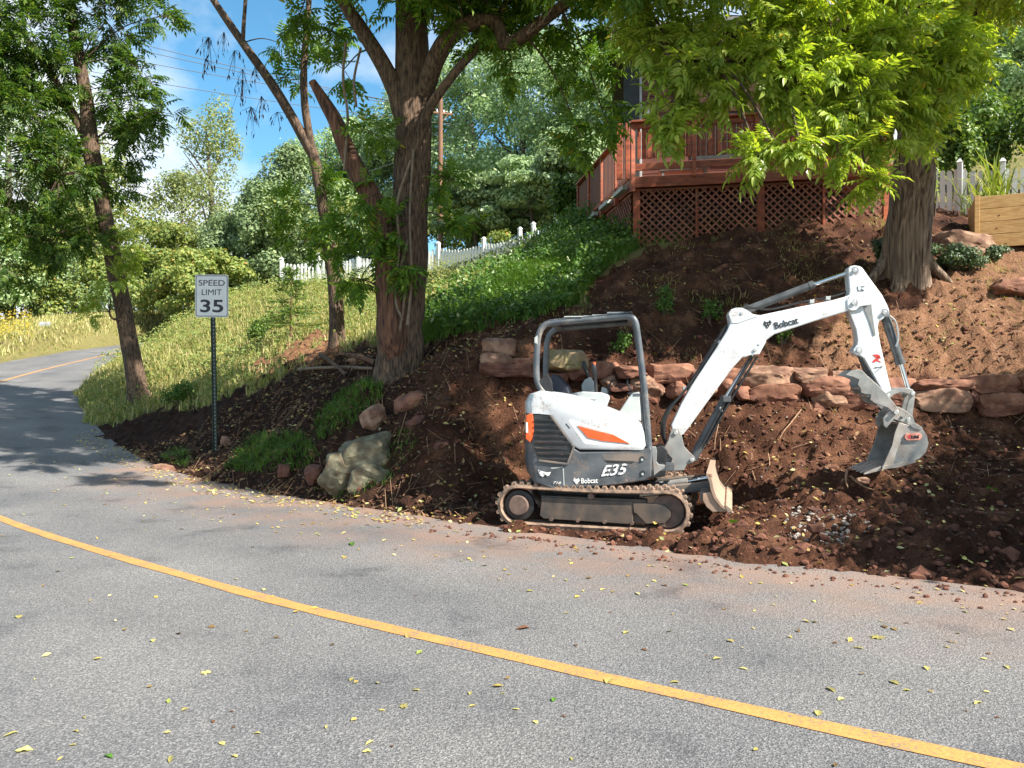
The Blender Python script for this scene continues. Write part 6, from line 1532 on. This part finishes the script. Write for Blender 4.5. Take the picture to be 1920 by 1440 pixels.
bush(1752, 395, 17.5, 12, 1.2, 'leaf_bright', 'thin yellow-green plant in front of the white board fence', 200, .06, 8, 'plant', 'leafy_plant')
bush(1700, 400, 15.9, 26, .5, 'shrub', 'small leafy plant at the lattice behind the shaggy trunk', 800, .06, 9, 'plant', 'leafy_plant')
bush(1465, 655, 11.9, 22, .42, 'shrub', 'small green weed on the bare slope above the wall, below the boom', 420, .055, 10, 'weed', 'weed')
bush(1245, 560, 12.6, 32, .5, 'ivy', 'dry greenish weed clump on the bare slope above the canopy', 500, .05, 11, 'weed', 'weed')
bush(1330, 590, 12.4, 26, .4, 'ivy', 'sparse green weed on the bare slope left of the boom', 380, .05, 12, 'weed', 'weed')
bush(1165, 650, 11.7, 26, .35, 'ivy', 'pale-leaved weed on the stone wall seen through the canopy frame', 300, .05, 13, 'weed', 'weed')
bush(485, 640, 21.5, 26, .75, 'shrub', 'dark leafy clump standing for the shadow left of the conifer sapling', 1500, .07, 14)  # clump added in place of the sapling's cast shadow
bush(340, 730, 18.5, 36, .6, 'grass_green', 'green weedy clump right of the leaning tree base', 1600, .06, 15)
bush(930, 440, 33, 40, 1.2, 'far_yellow', 'yellowish bush behind the picket fence', 1400, .12, 16)

# ---- conifer sapling
tb = P(545, 640, 20); tb.z = H(tb.x, tb.y)
cf = thing('conifer_sapling', tb, 'small feathery conifer sapling in a mulch patch on the meadow', 'conifer')
top = Vector((tb.x + .02, tb.y, tb.z + 1.95)); MB().tube([tb - UP * .1, tb.lerp(top, .5), top], [.035, .022, .006], 7).build('trunk', M['bark_red'], cf)
r = np.random.default_rng(8); p0, p1, q0, qd = [], [], [], []
for k in range(95):
    f = r.uniform(.2, .98); a = r.uniform(0, 6.28); l = (1 - f) * .85 + .12; s = np.array(tb.lerp(top, f)); d = np.array([math.cos(a), math.sin(a), .12 - .25 * (1 - f)])
    p0.append(s); p1.append(s + d * l)
    for j in range(26): q0.append(s + d * l * r.uniform(.15, 1.05)); qd.append(d * .7 + r.normal(size=3) * .55)
V, F = thin_tubes(np.array(p0), np.array(p1), .007, .003); tag(link(fast_mesh('twigs', V - np.array(tb), F), 'twigs', M['twig'], cf), kind='stuff')
V, F = batch((np.array([(0, 0, 0), (.05, .014, 0), (.12, 0, -.01), (.05, -.014, 0)]), np.array([(0, 1, 2, 3)])), np.array(q0) - np.array(tb), frames(np.array(qd), r.uniform(0, 6, len(qd))), r.uniform(.6, 1.2, len(qd)))
tag(link(fast_mesh('crown', V, F), 'crown', M['shrub'], cf), kind='stuff')

# ---- reed-like plant by the planter
def strap_plant(x, y, n, ln, label, seed, mat='reed', spread=.5, w=.03, z0=None, name='reed_plant', cat='plant'):
    r = np.random.default_rng(seed); zb = H(x, y) if z0 is None else z0; t = thing(name, (x, y, zb), label, cat); mb = MB()
    tl = []
    for k in range(n):
        a = r.uniform(0, 6.28); b = Vector((r.normal(0, .12), r.normal(0, .12), 0)); l = ln * r.uniform(.6, 1.1); out = spread * r.uniform(.3, 1); o_ = Vector((math.cos(a), math.sin(a), 0)); sd_ = Vector((-o_.y, o_.x, 0)) * w * r.uniform(.6, 1)
        p = [b + o_ * out * f * f * l + UP * (l * f * (1 - .35 * f * f * out * 1.5)) for f in (0, .35, .7, 1)]
        mb.add([p[0] - sd_ * .5, p[0] + sd_ * .5, p[1] - sd_, p[1] + sd_, p[2] - sd_ * .8, p[2] + sd_ * .8, p[3]], [(0, 1, 3, 2), (2, 3, 5, 4), (4, 5, 6)])
    me = bpy.data.meshes.new('leaves'); me.from_pydata(mb.v, [], mb.f); tag(link(me, 'leaves', M[mat], t), kind='stuff')
strap_plant(11.0, 17.6, 40, 1.9, 'tall reed-like plant with arching leaves behind the planter', 1, spread=.55)
strap_plant(12.2, 17.6, 50, 2.1, 'tall reed-like plant at the right edge behind the planter', 2, spread=.55)
strap_plant(9.75, 15.6, 26, .9, 'arching grassy plant growing in the timber planter', 3, spread=.8, z0=z0 + .9)
strap_plant(10.55, 17.6, 26, 1.3, 'grassy clump between the board fence and the planter', 4, spread=.7, w=.02)

# ================================================================== grass and ground cover
def uvof(x, y, z): return 960 + x / y * FPX, 720 - (z - CAMZ) / y * FPX
def sample(x0, x1, y0, y1, n, seed):
    r = np.random.default_rng(seed); x = r.uniform(x0, x1, n); y = r.uniform(y0, y1, n)
    z, e, d, pad = base_h(x, y); so, dr, mu = soil_mask(x, y, z); zz = terrain_h(x, y); u, v = uvof(x, y, zz)
    return dict(x=x, y=y, z=zz, e=e, d=d, pad=pad, soil=so, dry=dr, mulch=mu, u=u, v=v, r=r)
def blades(S_, keep, name, mat, h, w, lean, label=None, cat=None):
    r = S_['r']; k = np.where(keep)[0]; n = len(k); p = np.c_[S_['x'][k], S_['y'][k], S_['z'][k] - .01]
    hh = h * r.uniform(.45, 1.15, n) * (1 + .5 * fbm(p[:, 0] * .6, p[:, 1] * .6, oct=2, seed=70)); a = r.uniform(0, 6.28, n); ln = lean * r.uniform(.3, 1.3, n); ww = w * r.uniform(.6, 1.2, n)
    sd_ = np.c_[-np.sin(a), np.cos(a), np.zeros(n)]; o_ = np.c_[np.cos(a), np.sin(a), np.zeros(n)]
    def at(f, g): return p + o_ * (ln * hh * f * f)[:, None] + np.c_[np.zeros((n, 2)), hh * f * (1 - .3 * f * ln)] + sd_ * (ww * g)[:, None]
    V = np.stack([at(0, -.5), at(0, .5), at(.55, -.38), at(.55, .38), at(1, 0)], 1).reshape(-1, 3)
    f = np.array([(0, 1, 3), (0, 3, 2), (2, 3, 4)]); F = (f[None] + (np.arange(n) * 5)[:, None, None]).reshape(-1, 3)
    return tag(link(fast_mesh(name, V, F), name, M[mat]), label, cat, None, 'stuff')
GREEN_PX = [(775, 655), (880, 628), (1000, 598), (1080, 572), (1135, 505), (1200, 465), (1170, 385), (1085, 400), (1000, 468), (950, 500), (880, 545), (780, 600)]
S_ = sample(-17, 5, 13.5, 34, 130000, 31); green = in_poly(S_['u'], S_['v'], GREEN_PX)
mead = (~S_['soil']) & (S_['e'] > .12) & (S_['d'] > 0) & (~green) & (S_['u'] > 60)
hid = (S_['u'] > 1100)
blades(S_, mead & ~hid & (S_['r'].random(len(mead)) < .8), 'meadow_grass', 'grass_dry', .30, .022, .7, 'sunlit yellow-green meadow grass on the left bank', 'grass')
blades(S_, mead & (S_['r'].random(len(mead)) < .14), 'meadow_weeds', 'grass_green', .26, .03, .8, 'green weeds mixed into the meadow grass', 'weeds')
S_ = sample(-3, 4.5, 12, 23, 90000, 33); green = in_poly(S_['u'], S_['v'], GREEN_PX)
blades(S_, green, 'slope_grass', 'grass_green', .28, .018, 1.0, 'deep green grass on the slope between big tree and deck', 'grass')
def cover(S_, keep, name, mat, size, lift, label, cat, up=.8):
    r = S_['r']; k = np.where(keep)[0]; n = len(k); p = np.c_[S_['x'][k], S_['y'][k], S_['z'][k] + lift * r.uniform(0.1, 1, n) ** 1.3]
    nor = r.normal(size=(n, 3)) * .5 + np.array([.2, -.35, up]); nor /= np.linalg.norm(nor, axis=1)[:, None]; t = np.cross(nor, r.normal(size=(n, 3))); t /= np.linalg.norm(t, axis=1)[:, None]
    V, F = batch((np.array([(-.5, 0, 0), (0, -.3, .05), (.5, 0, -.04), (0, .3, .05)]), np.array([(0, 1, 2, 3)])), p, np.stack([t, np.cross(nor, t), nor], 2), size * r.uniform(.5, 1.4, n))
    return tag(link(fast_mesh(name, V, F), name, M[mat]), label, cat, None, 'stuff')
S_ = sample(-2, 4.5, 12, 22.5, 50000, 34); pat_ = fbm(S_['x'] * .9, S_['y'] * .9, oct=3, seed=71) > -.1; green = in_poly(S_['u'], S_['v'], GREEN_PX) & pat_ & ((S_['u'] > 930) | (S_['r'].random(50000) < .25))
cover(S_, green, 'slope_ivy', 'ivy', .075, .34, 'leafy vines trailing over the slope beside the deck', 'vines')
S_ = sample(-17, 3, 14, 33, 60000, 35); green = in_poly(S_['u'], S_['v'], GREEN_PX); mead = (~S_['soil']) & (S_['e'] > .2) & (S_['d'] > 0) & (~green) & (S_['u'] > 60) & (S_['u'] < 1090) & (fbm(S_['x'] * .7, S_['y'] * .7, oct=3, seed=90) > -.12)
cover(S_, mead, 'meadow_brush', 'far_yellow', .085, .55, 'yellow-green brushy wildflowers on the meadow', 'wildflowers')
S_ = sample(-2, 4.5, 12, 22.5, 26000, 54); green = in_poly(S_['u'], S_['v'], GREEN_PX) & (fbm(S_['x'] * 1.1, S_['y'] * 1.1, oct=2, seed=66) > .08)
cover(S_, green, 'slope_weeds_tall', 'ivy', .10, .6, 'taller leafy weeds standing in clumps on the green slope', 'weeds', up=.3)
# small grass tufts on the dark bank
S_ = sample(-7, 1, 9.6, 15, 80000, 36)
T = in_poly(S_['u'], S_['v'], [(590, 790), (640, 735), (715, 705), (720, 745), (660, 800), (600, 830)]) | in_poly(S_['u'], S_['v'], [(420, 880), (470, 820), (560, 815), (600, 850), (580, 880), (480, 890)]) | in_poly(S_['u'], S_['v'], [(640, 905), (690, 870), (760, 800), (790, 830), (740, 900), (690, 925)]) & (S_['r'].random(80000) < .5) | in_poly(S_['u'], S_['v'], [(300, 860), (330, 835), (360, 850), (350, 880)]) | in_poly(S_['u'], S_['v'], [(560, 905), (640, 895), (700, 925), (640, 945)]) & (S_['r'].random(80000) < .35)
blades(S_, T & (S_['e'] > .1), 'bank_grass', 'grass_green', .17, .012, 1.2, 'fresh green grass tufts on the dark soil bank', 'grass')
S_ = sample(-9, 8, 9, 15.5, 42000, 56); S_['z'] = S_['z'] + .008
cover(S_, S_['soil'] & (S_['e'] > .02) & (S_['pad'] < .2) & (S_['r'].random(42000) < np.where(S_['u'] < 980, .55, .12)), 'bank_debris', 'debris', .075, .03, 'brown leaf mould and bark bits covering the shaded bank', 'leaf mould', up=.9)
S_ = sample(-8, 8, 9, 15, 5000, 57); k_ = np.where(S_['soil'] & (S_['e'] > .1) & (S_['pad'] < .2) & (S_['r'].random(5000) < np.where(S_['u'] < 1000, .5, .2)))[0]; p_ = np.c_[S_['x'][k_], S_['y'][k_], S_['z'][k_] + .015]; a_ = S_['r'].uniform(0, 6.28, len(k_)); l_ = S_['r'].uniform(.06, .32, len(k_)); q_ = p_ + np.c_[np.cos(a_) * l_, np.sin(a_) * l_, S_['r'].normal(.03, .05, len(k_))]; q_[:, 2] += terrain_h(q_[:, 0], q_[:, 1]) - S_['z'][k_]
V, F = thin_tubes(p_, q_, .005, .003); tag(link(fast_mesh('fine_twigs', V, F), 'fine_twigs', M['root']), 'fine broken twigs and rootlets strewn over the bank', 'twigs', None, 'stuff')
# far verge beyond the road
S_ = sample(-40, -15, 28, 60, 38000, 37)
blades(S_, (S_['d'] < 0) & (S_['e'] > .1) | (S_['d'] > 0) & (S_['e'] > .1) & (S_['y'] > 33), 'verge_grass', 'grass_dry', .42, .05, .6, 'tall dry grass on the verge of the far bend', 'grass')
S_ = sample(-27, -22, 33, 39, 2600, 38)
cover(S_, (S_['d'] < 0) & (S_['e'] > .6) & (S_['u'] < 62), 'goldenrod', 'goldenrod', .10, 1.1, 'yellow goldenrod blooming at the far left verge', 'goldenrod')
# sparse weeds on the bare slopes
S_ = sample(-1, 10, 11.4, 16, 14000, 39)
blades(S_, S_['soil'] & (fbm(S_['x'] * 1.1, S_['y'] * 1.1, oct=2, seed=44) > .22), 'slope_weeds', 'grass_dry', .13, .009, 1.4, 'sparse dry weeds on the bare slope under the deck', 'weeds')

# ================================================================== litter, clods, pebbles, roots
S_ = sample(-8.5, 9, 5, 15.5, 15000, 41)
on = S_['soil'] & (S_['e'] > .0) & (S_['pad'] < .3) & (S_['r'].random(15000) < np.where(S_['u'] < 1000, .85, .28))
S_['z'] = S_['z'] + .012
cover(S_, on, 'leaf_litter', 'litter', .066, .015, 'pale and yellow fallen leaves scattered over the bare soil bank', 'leaf litter', up=1.6)
S_ = sample(-9.5, -1, 8, 18, 16000, 42); edge = (S_['d'] > 0) & (np.abs(S_['e'] + .02) < .3) & (S_['r'].random(16000) < .55); S_['z'] = np.maximum(S_['z'], road_query(S_['x'], S_['y'])[1]) + .01
cover(S_, edge, 'edge_litter', 'litter', .05, .012, 'yellow leaves drifted along the left road edge', 'leaf litter', up=2)
S_ = sample(-9, 6.5, 3, 14, 2600, 43); rz = road_query(S_['x'], S_['y'])[1]; S_['z'] = rz + .006
on = (S_['e'] < -.05) & (S_['r'].random(2600) < np.where(S_['d'] > 1.6, .8, .16))
cover(S_, on, 'road_litter', 'litter', .05, .004, 'small leaf bits strewn over the asphalt', 'leaf litter', up=3)
ico = (lambda: (lambda bm: (bmesh.ops.create_icosphere(bm, subdivisions=1, radius=1), np.array([v.co[:] for v in bm.verts]), np.array([[v.index for v in f.verts] for f in bm.faces]))[1:])(bmesh.new()))()
def lumps(S_, keep, name, mat, size, label, cat, pw=2.2):
    r = S_['r']; k = np.where(keep)[0]; n = len(k); p = np.c_[S_['x'][k], S_['y'][k], S_['z'][k]]; sc = size * (.25 + r.random(n) ** pw * 1.0)
    V = ico[0][None] * (1 + r.normal(0, .2, (n, 12, 1))) * np.stack([r.uniform(.7, 1.3, n), r.uniform(.7, 1.3, n), r.uniform(.5, .95, n)], 1)[:, None, :] * sc[:, None, None] + p[:, None, :] + np.array([0, 0, .25])[None, None] * sc[:, None, None]
    F = (ico[1][None] + (np.arange(n) * 12)[:, None, None]).reshape(-1, 3)
    return tag(link(fast_mesh(name, V.reshape(-1, 3), F), name, M[mat]), label, cat, None, 'stuff')
S_ = sample(-3, 8.5, 5, 12, 20000, 45); dens = np.where(S_['e'] < .9, .75, .35) * np.where(S_['u'] < 1000, .35, 1)
lumps(S_, S_['soil'] & (S_['e'] > .02) & (S_['pad'] < .85) & (S_['r'].random(20000) < dens), 'soil_clods', 'clod', .034, 'crumbly red-brown soil clods along the dug road edge', 'soil')
S_ = sample(-3, 8.5, 5, 12, 1500, 49)
lumps(S_, S_['soil'] & (S_['e'] > .1) & (S_['pad'] < .3) & (S_['u'] > 1000) & (S_['r'].random(1500) < .45), 'large_clods', 'clod', .085, 'larger broken lumps of red-brown soil on the dug bank', 'soil', 4)
S_ = sample(-1.6, 6.5, 5, 10, 9000, 46); rz = road_query(S_['x'], S_['y'])[1]; S_['z'] = np.maximum(S_['z'], rz)
lumps(S_, (S_['d'] > 0) & (S_['e'] < .05) & (S_['e'] > -.45) & (S_['r'].random(9000) < np.exp(S_['e'] * 6)), 'soil_crumbs', 'clod', .022, 'small soil crumbs spilled on the asphalt edge', 'soil')
S_ = sample(2.5, 6, 6, 11, 9000, 47); pk = ((S_['u'] - 1545) / 75) ** 2 + ((S_['v'] - 985) / 38) ** 2 < S_['r'].random(9000) * 1.6; S_['z'] = S_['z'] + .012
lumps(S_, pk, 'white_gravel', 'pebble', .022, 'patch of white gravel showing in the soil right of the blade', 'gravel')
S_ = sample(1.5, 7, 8, 11.4, 2500, 48); lumps(S_, S_['soil'] & (S_['r'].random(2500) < .3), 'loose_pebbles', 'pebble', .014, 'pale grit scattered over the dug face', 'gravel')

# crawler track print pressed into the soil at the right road edge
pv = []
for row in (0, 1):
    for k in range(46):
        f = k / 45; u, v = 1575 + 345 * f, 1082 + 28 * f + 30 * f * f + row * (9 + 5 * f); d_ = Vector(((u - 960) / FPX, 1, -(v - 720) / FPX)); Y = (CAMZ - .05) / -d_.z
        x, y = d_.x * Y, Y; pv.append((x, y, H(x, y)))
mb = MB()
for (x, y, z) in pv: mb.box((x, y, z + .006), (.045, .12, .035), (Vector((.8, -.6, 0)), Vector((.6, .8, 0)), UP))
tag(mb.build('track_print', M['clod'], None, bevel=.006), 'crawler track print pressed into the soil at the right road edge', 'track print', None, 'stuff')

def root(px, Y, label, r0=.011):
    pts = []
    for i, (u, v) in enumerate(px): pts.append(P(u, v, Y[i] if isinstance(Y, (list, tuple)) else Y))
    o = MB().tube(catmull(pts, 6), [r0 * (1 - .6 * k / (6 * (len(pts) - 1))) for k in range(6 * (len(pts) - 1) + 1)], 6).build('torn_root', M['root'], None, smooth=60)
    return tag(o, label, 'root')
root([(1502, 768), (1485, 790), (1470, 808), (1462, 822)], [10.75, 10.55, 10.4, 10.3], 'pale forked root on the dug face under the boom')
root([(1351, 780), (1346, 800), (1341, 825), (1340, 843)], [10.3, 10.2, 10.1, 10.0], 'thin pale root hanging above the dozer blade', .008)
root([(1595, 893), (1606, 903), (1622, 913), (1640, 919)], [8.75, 8.6, 8.5, 8.45], 'curved brown root lying below the bucket teeth', .014)
root([(1588, 880), (1586, 900), (1590, 915)], [8.8, 8.65, 8.55], 'stubby brown root left of the bucket teeth', .016)
root([(1440, 850), (1443, 870), (1436, 885), (1420, 895)], [9.7, 9.5, 9.35, 9.3], 'thin root curling over the soil left of the bucket', .009)
root([(1245, 695), (1240, 705), (1243, 718)], 10.95, 'short root dangling over the stone wall behind the canopy', .006)
root([(1283, 693), (1286, 706), (1291, 720)], 10.95, 'short root dangling over the stone wall beside the boom', .006)
# broken branch debris between the two trunks
for k, (a, b, lb) in enumerate((((560, 690), (700, 640), 'long grey broken branch lying between the two left trunks'), ((640, 660), (705, 640), 'short splintered log beside the big trunk base'), ((600, 680), (650, 665), 'bark slab lying left of the big trunk base'))):
    pa, pb_ = P(*a, 15.2), P(*b, 13.6); pa.z = H(pa.x, pa.y) + .06; pb_.z = H(pb_.x, pb_.y) + .10
    o = limb('fallen_branch', [pa, pa.lerp(pb_, .5) + UP * .03, pb_], [(.03, .05, .04)[k]] * 3, ('vine', 'bark_red', 'bark')[k], None, 9, k, .15); tag(o, lb, 'branch')

# ================================================================== single fallen leaves on the asphalt
def leaf_me(kind, seed):
    r = random.Random(seed); V = []; F = []
    if kind == 'simple':
        for k in range(6):
            f = k / 5; w = .34 * math.sin(math.pi * min(1, f * .93 + .03)) ** .8; c = .10 * math.sin(f * 3) * r.uniform(.5, 1.5)
            V += [(f - .5, -w, c + w * .35 * r.uniform(.4, 1.6)), (f - .5, 0, c), (f - .5, w, c + w * .35 * r.uniform(.2, 1.6))]
        for k in range(5):
            b = k * 3; F += [(b, b + 1, b + 4, b + 3), (b + 1, b + 2, b + 5, b + 4)]
        b = len(V); V += [(-.5, .015, .0), (-.5, -.015, 0), (-.78, .02, .03), (-.78, 0, .03)]; F.append((b, b + 1, b + 3, b + 2))
    else:
        V = [(0, 0, .06)]; n = 20
        for k in range(n):
            a = 2 * math.pi * k / n; lob_ = .62 if k % 4 == 0 else (.36 if k % 2 else .48)
            if k == n // 2: lob_ = .25
            V.append((lob_ * math.cos(a), lob_ * math.sin(a), .05 + .07 * r.uniform(-1, 1)))
        F = [(0, 1 + k, 1 + (k + 1) % n) for k in range(n)]
    me = bpy.data.meshes.new('fallen_leaf'); me.from_pydata([(x, y, max(z, .01)) for x, y, z in V], [], F); me.update(); return me
LM = {}
def road_leaf(u, v, size, mat, label, group=None, kind='simple', i=0):
    d = Vector(((u - 960) / FPX, 1, -(v - 720) / FPX)); Y = CAMZ / -d.z; p = Vector((d.x * Y, Y, .003))
    key = (kind, i % 5, mat)
    if key not in LM: LM[key] = leaf_me(kind, i % 5); LM[key].materials.append(M[mat])
    o = link(LM[key], 'fallen_leaf', None); o.location = p; o.rotation_euler = (0, 0, i * 2.4); o.scale = (size * .78 * Y / FPX, size * .78 * Y / FPX * (.75 + .2 * math.sin(i * 1.9)), size * .5 * Y / FPX)
    return tag(o, label, 'leaf', group)
uniq = [(1645, 1196, 40, 'leaf_yellow', 'bright yellow lobed leaf lying alone on the right lane', 'lobed'), (386, 1262, 26, 'leaf_yellow', 'yellow-green crumpled leaf lying left of the bottom centre', 'lobed'), (757, 1325, 32, 'leaf_yellow', 'yellow three-pointed leaf on the near lane', 'lobed'), (20, 1378, 32, 'leaf_yellow', 'yellow leaf, upper of two in the bottom left corner', 'simple'),
        (45, 1408, 38, 'leaf_yellow', 'yellow curled leaf, lower of two in the bottom left corner', 'simple'), (204, 1419, 28, 'leaf_green1', 'green leaf lying on the asphalt near the bottom edge', 'simple'), (660, 1021, 36, 'leaf_green1', 'green leaf sprig lying on the road left of the excavator', 'simple'), (1142, 1278, 36, 'leaf_yellow', 'yellow leaf lying on the painted centre line', 'simple'),
        (981, 1179, 36, 'leaf_brown', 'dark brown curled leaf just beyond the centre line', 'simple'), (1057, 1344, 16, 'leaf_brown', 'small dark brown leaf below the centre line', 'simple'), (400, 1354, 18, 'leaf_brown', 'dark brown leaf bit on the near lane', 'simple'), (438, 1365, 14, 'leaf_brown', 'smaller dark brown leaf bit beside another on the near lane', 'simple'),
        (1814, 1032, 0, 'leaf_yellow', '', ''), (967, 1331, 18, 'leaf_yellow', 'yellow curled leaf at bottom centre', 'simple'), (1004, 1355, 18, 'leaf_yellow', 'pale yellow rounded leaf at bottom centre', 'simple'), (1038, 1313, 24, 'leaf_green1', 'yellow-green leaf just under the centre line', 'simple')]
for i, (u, v, s, m_, lb, kd) in enumerate(uniq):
    if s: road_leaf(u, v, s, m_, lb, None, kd, i)
small = [(482, 1376, 18), (416, 1395, 22), (612, 1364, 18), (693, 1394, 26), (688, 1410, 22), (440, 1419, 20), (320, 1425, 34), (347, 1331, 20), (136, 1398, 16), (142, 1372, 20), (287, 1202, 22), (660, 1275, 20), (885, 1325, 20), (780, 1295, 20), (35, 1157, 26), (882, 1301, 20), (943, 1301, 14), (716, 1333, 16), (158, 1346, 14), (66, 1274, 10),
         (1174, 1187, 22), (1265, 1280, 22), (1394, 1255, 22), (1558, 1294, 30), (1535, 1338, 30), (1345, 1236, 24), (1610, 1216, 24), (1677, 1281, 26), (1738, 1254, 26), (1834, 1319, 30), (1850, 1298, 14), (1775, 1214, 14), (1888, 1252, 24), (1577, 1312, 24), (1700, 1295, 18), (1412, 1179, 12), (1072, 1424, 16), (1130, 1106, 16), (993, 1109, 18), (1450, 1135, 14), (1526, 1128, 14), (1415, 1146, 12), (1062, 1150, 14), (1845, 1236, 16)]
for i, (u, v, s) in enumerate(small): road_leaf(u, v, s, 'leaf_yellow', 'small pale yellow leaf fallen on the grey asphalt', 'small yellow leaves on the asphalt', 'simple', i)
brown = [(434, 1335, 12), (1208, 1219, 16), (1080, 1211, 16), (1325, 1231, 12), (1566, 1206, 14), (1700, 1169, 14), (1735, 1449, 10), (1854, 1226, 14), (1870, 1346, 14), (1812, 1334, 14), (735, 1400, 12), (1145, 1149, 10), (780, 1117, 10), (336, 1107, 8)]
for i, (u, v, s) in enumerate(brown): road_leaf(u, v, s, 'leaf_brown', 'small dark brown leaf bit on the grey asphalt', 'dark leaf bits on the asphalt', 'simple', i)
def bank_leaf(u, v, Y, s, mat, lb, i):
    p = P(u, v, Y); p.z = H(p.x, p.y) + .03; key = ('lobed', i % 5, mat)
    if key not in LM: LM[key] = leaf_me('lobed', i % 5); LM[key].materials.append(M[mat])
    o = link(LM[key], 'fallen_leaf', None); o.location = p; o.rotation_euler = (.5, 0, i); o.scale = (s * Y / FPX,) * 3; tag(o, lb, 'leaf')
bank_leaf(1813, 1030, 6.6, 26, 'leaf_yellow', 'bright yellow-green leaf on the shaded soil at lower right', 1)
bank_leaf(1863, 860, 8.6, 26, 'leaf_green1', 'green lobed leaf on the shaded soil right of the bucket', 2)
bank_leaf(1374, 942, 7.9, 20, 'leaf_green1', 'bright green leaf on the soil right of the dozer blade', 3)

# drop the helper property used while building
for o in bpy.data.objects:
    if 'org' in o: del o['org']
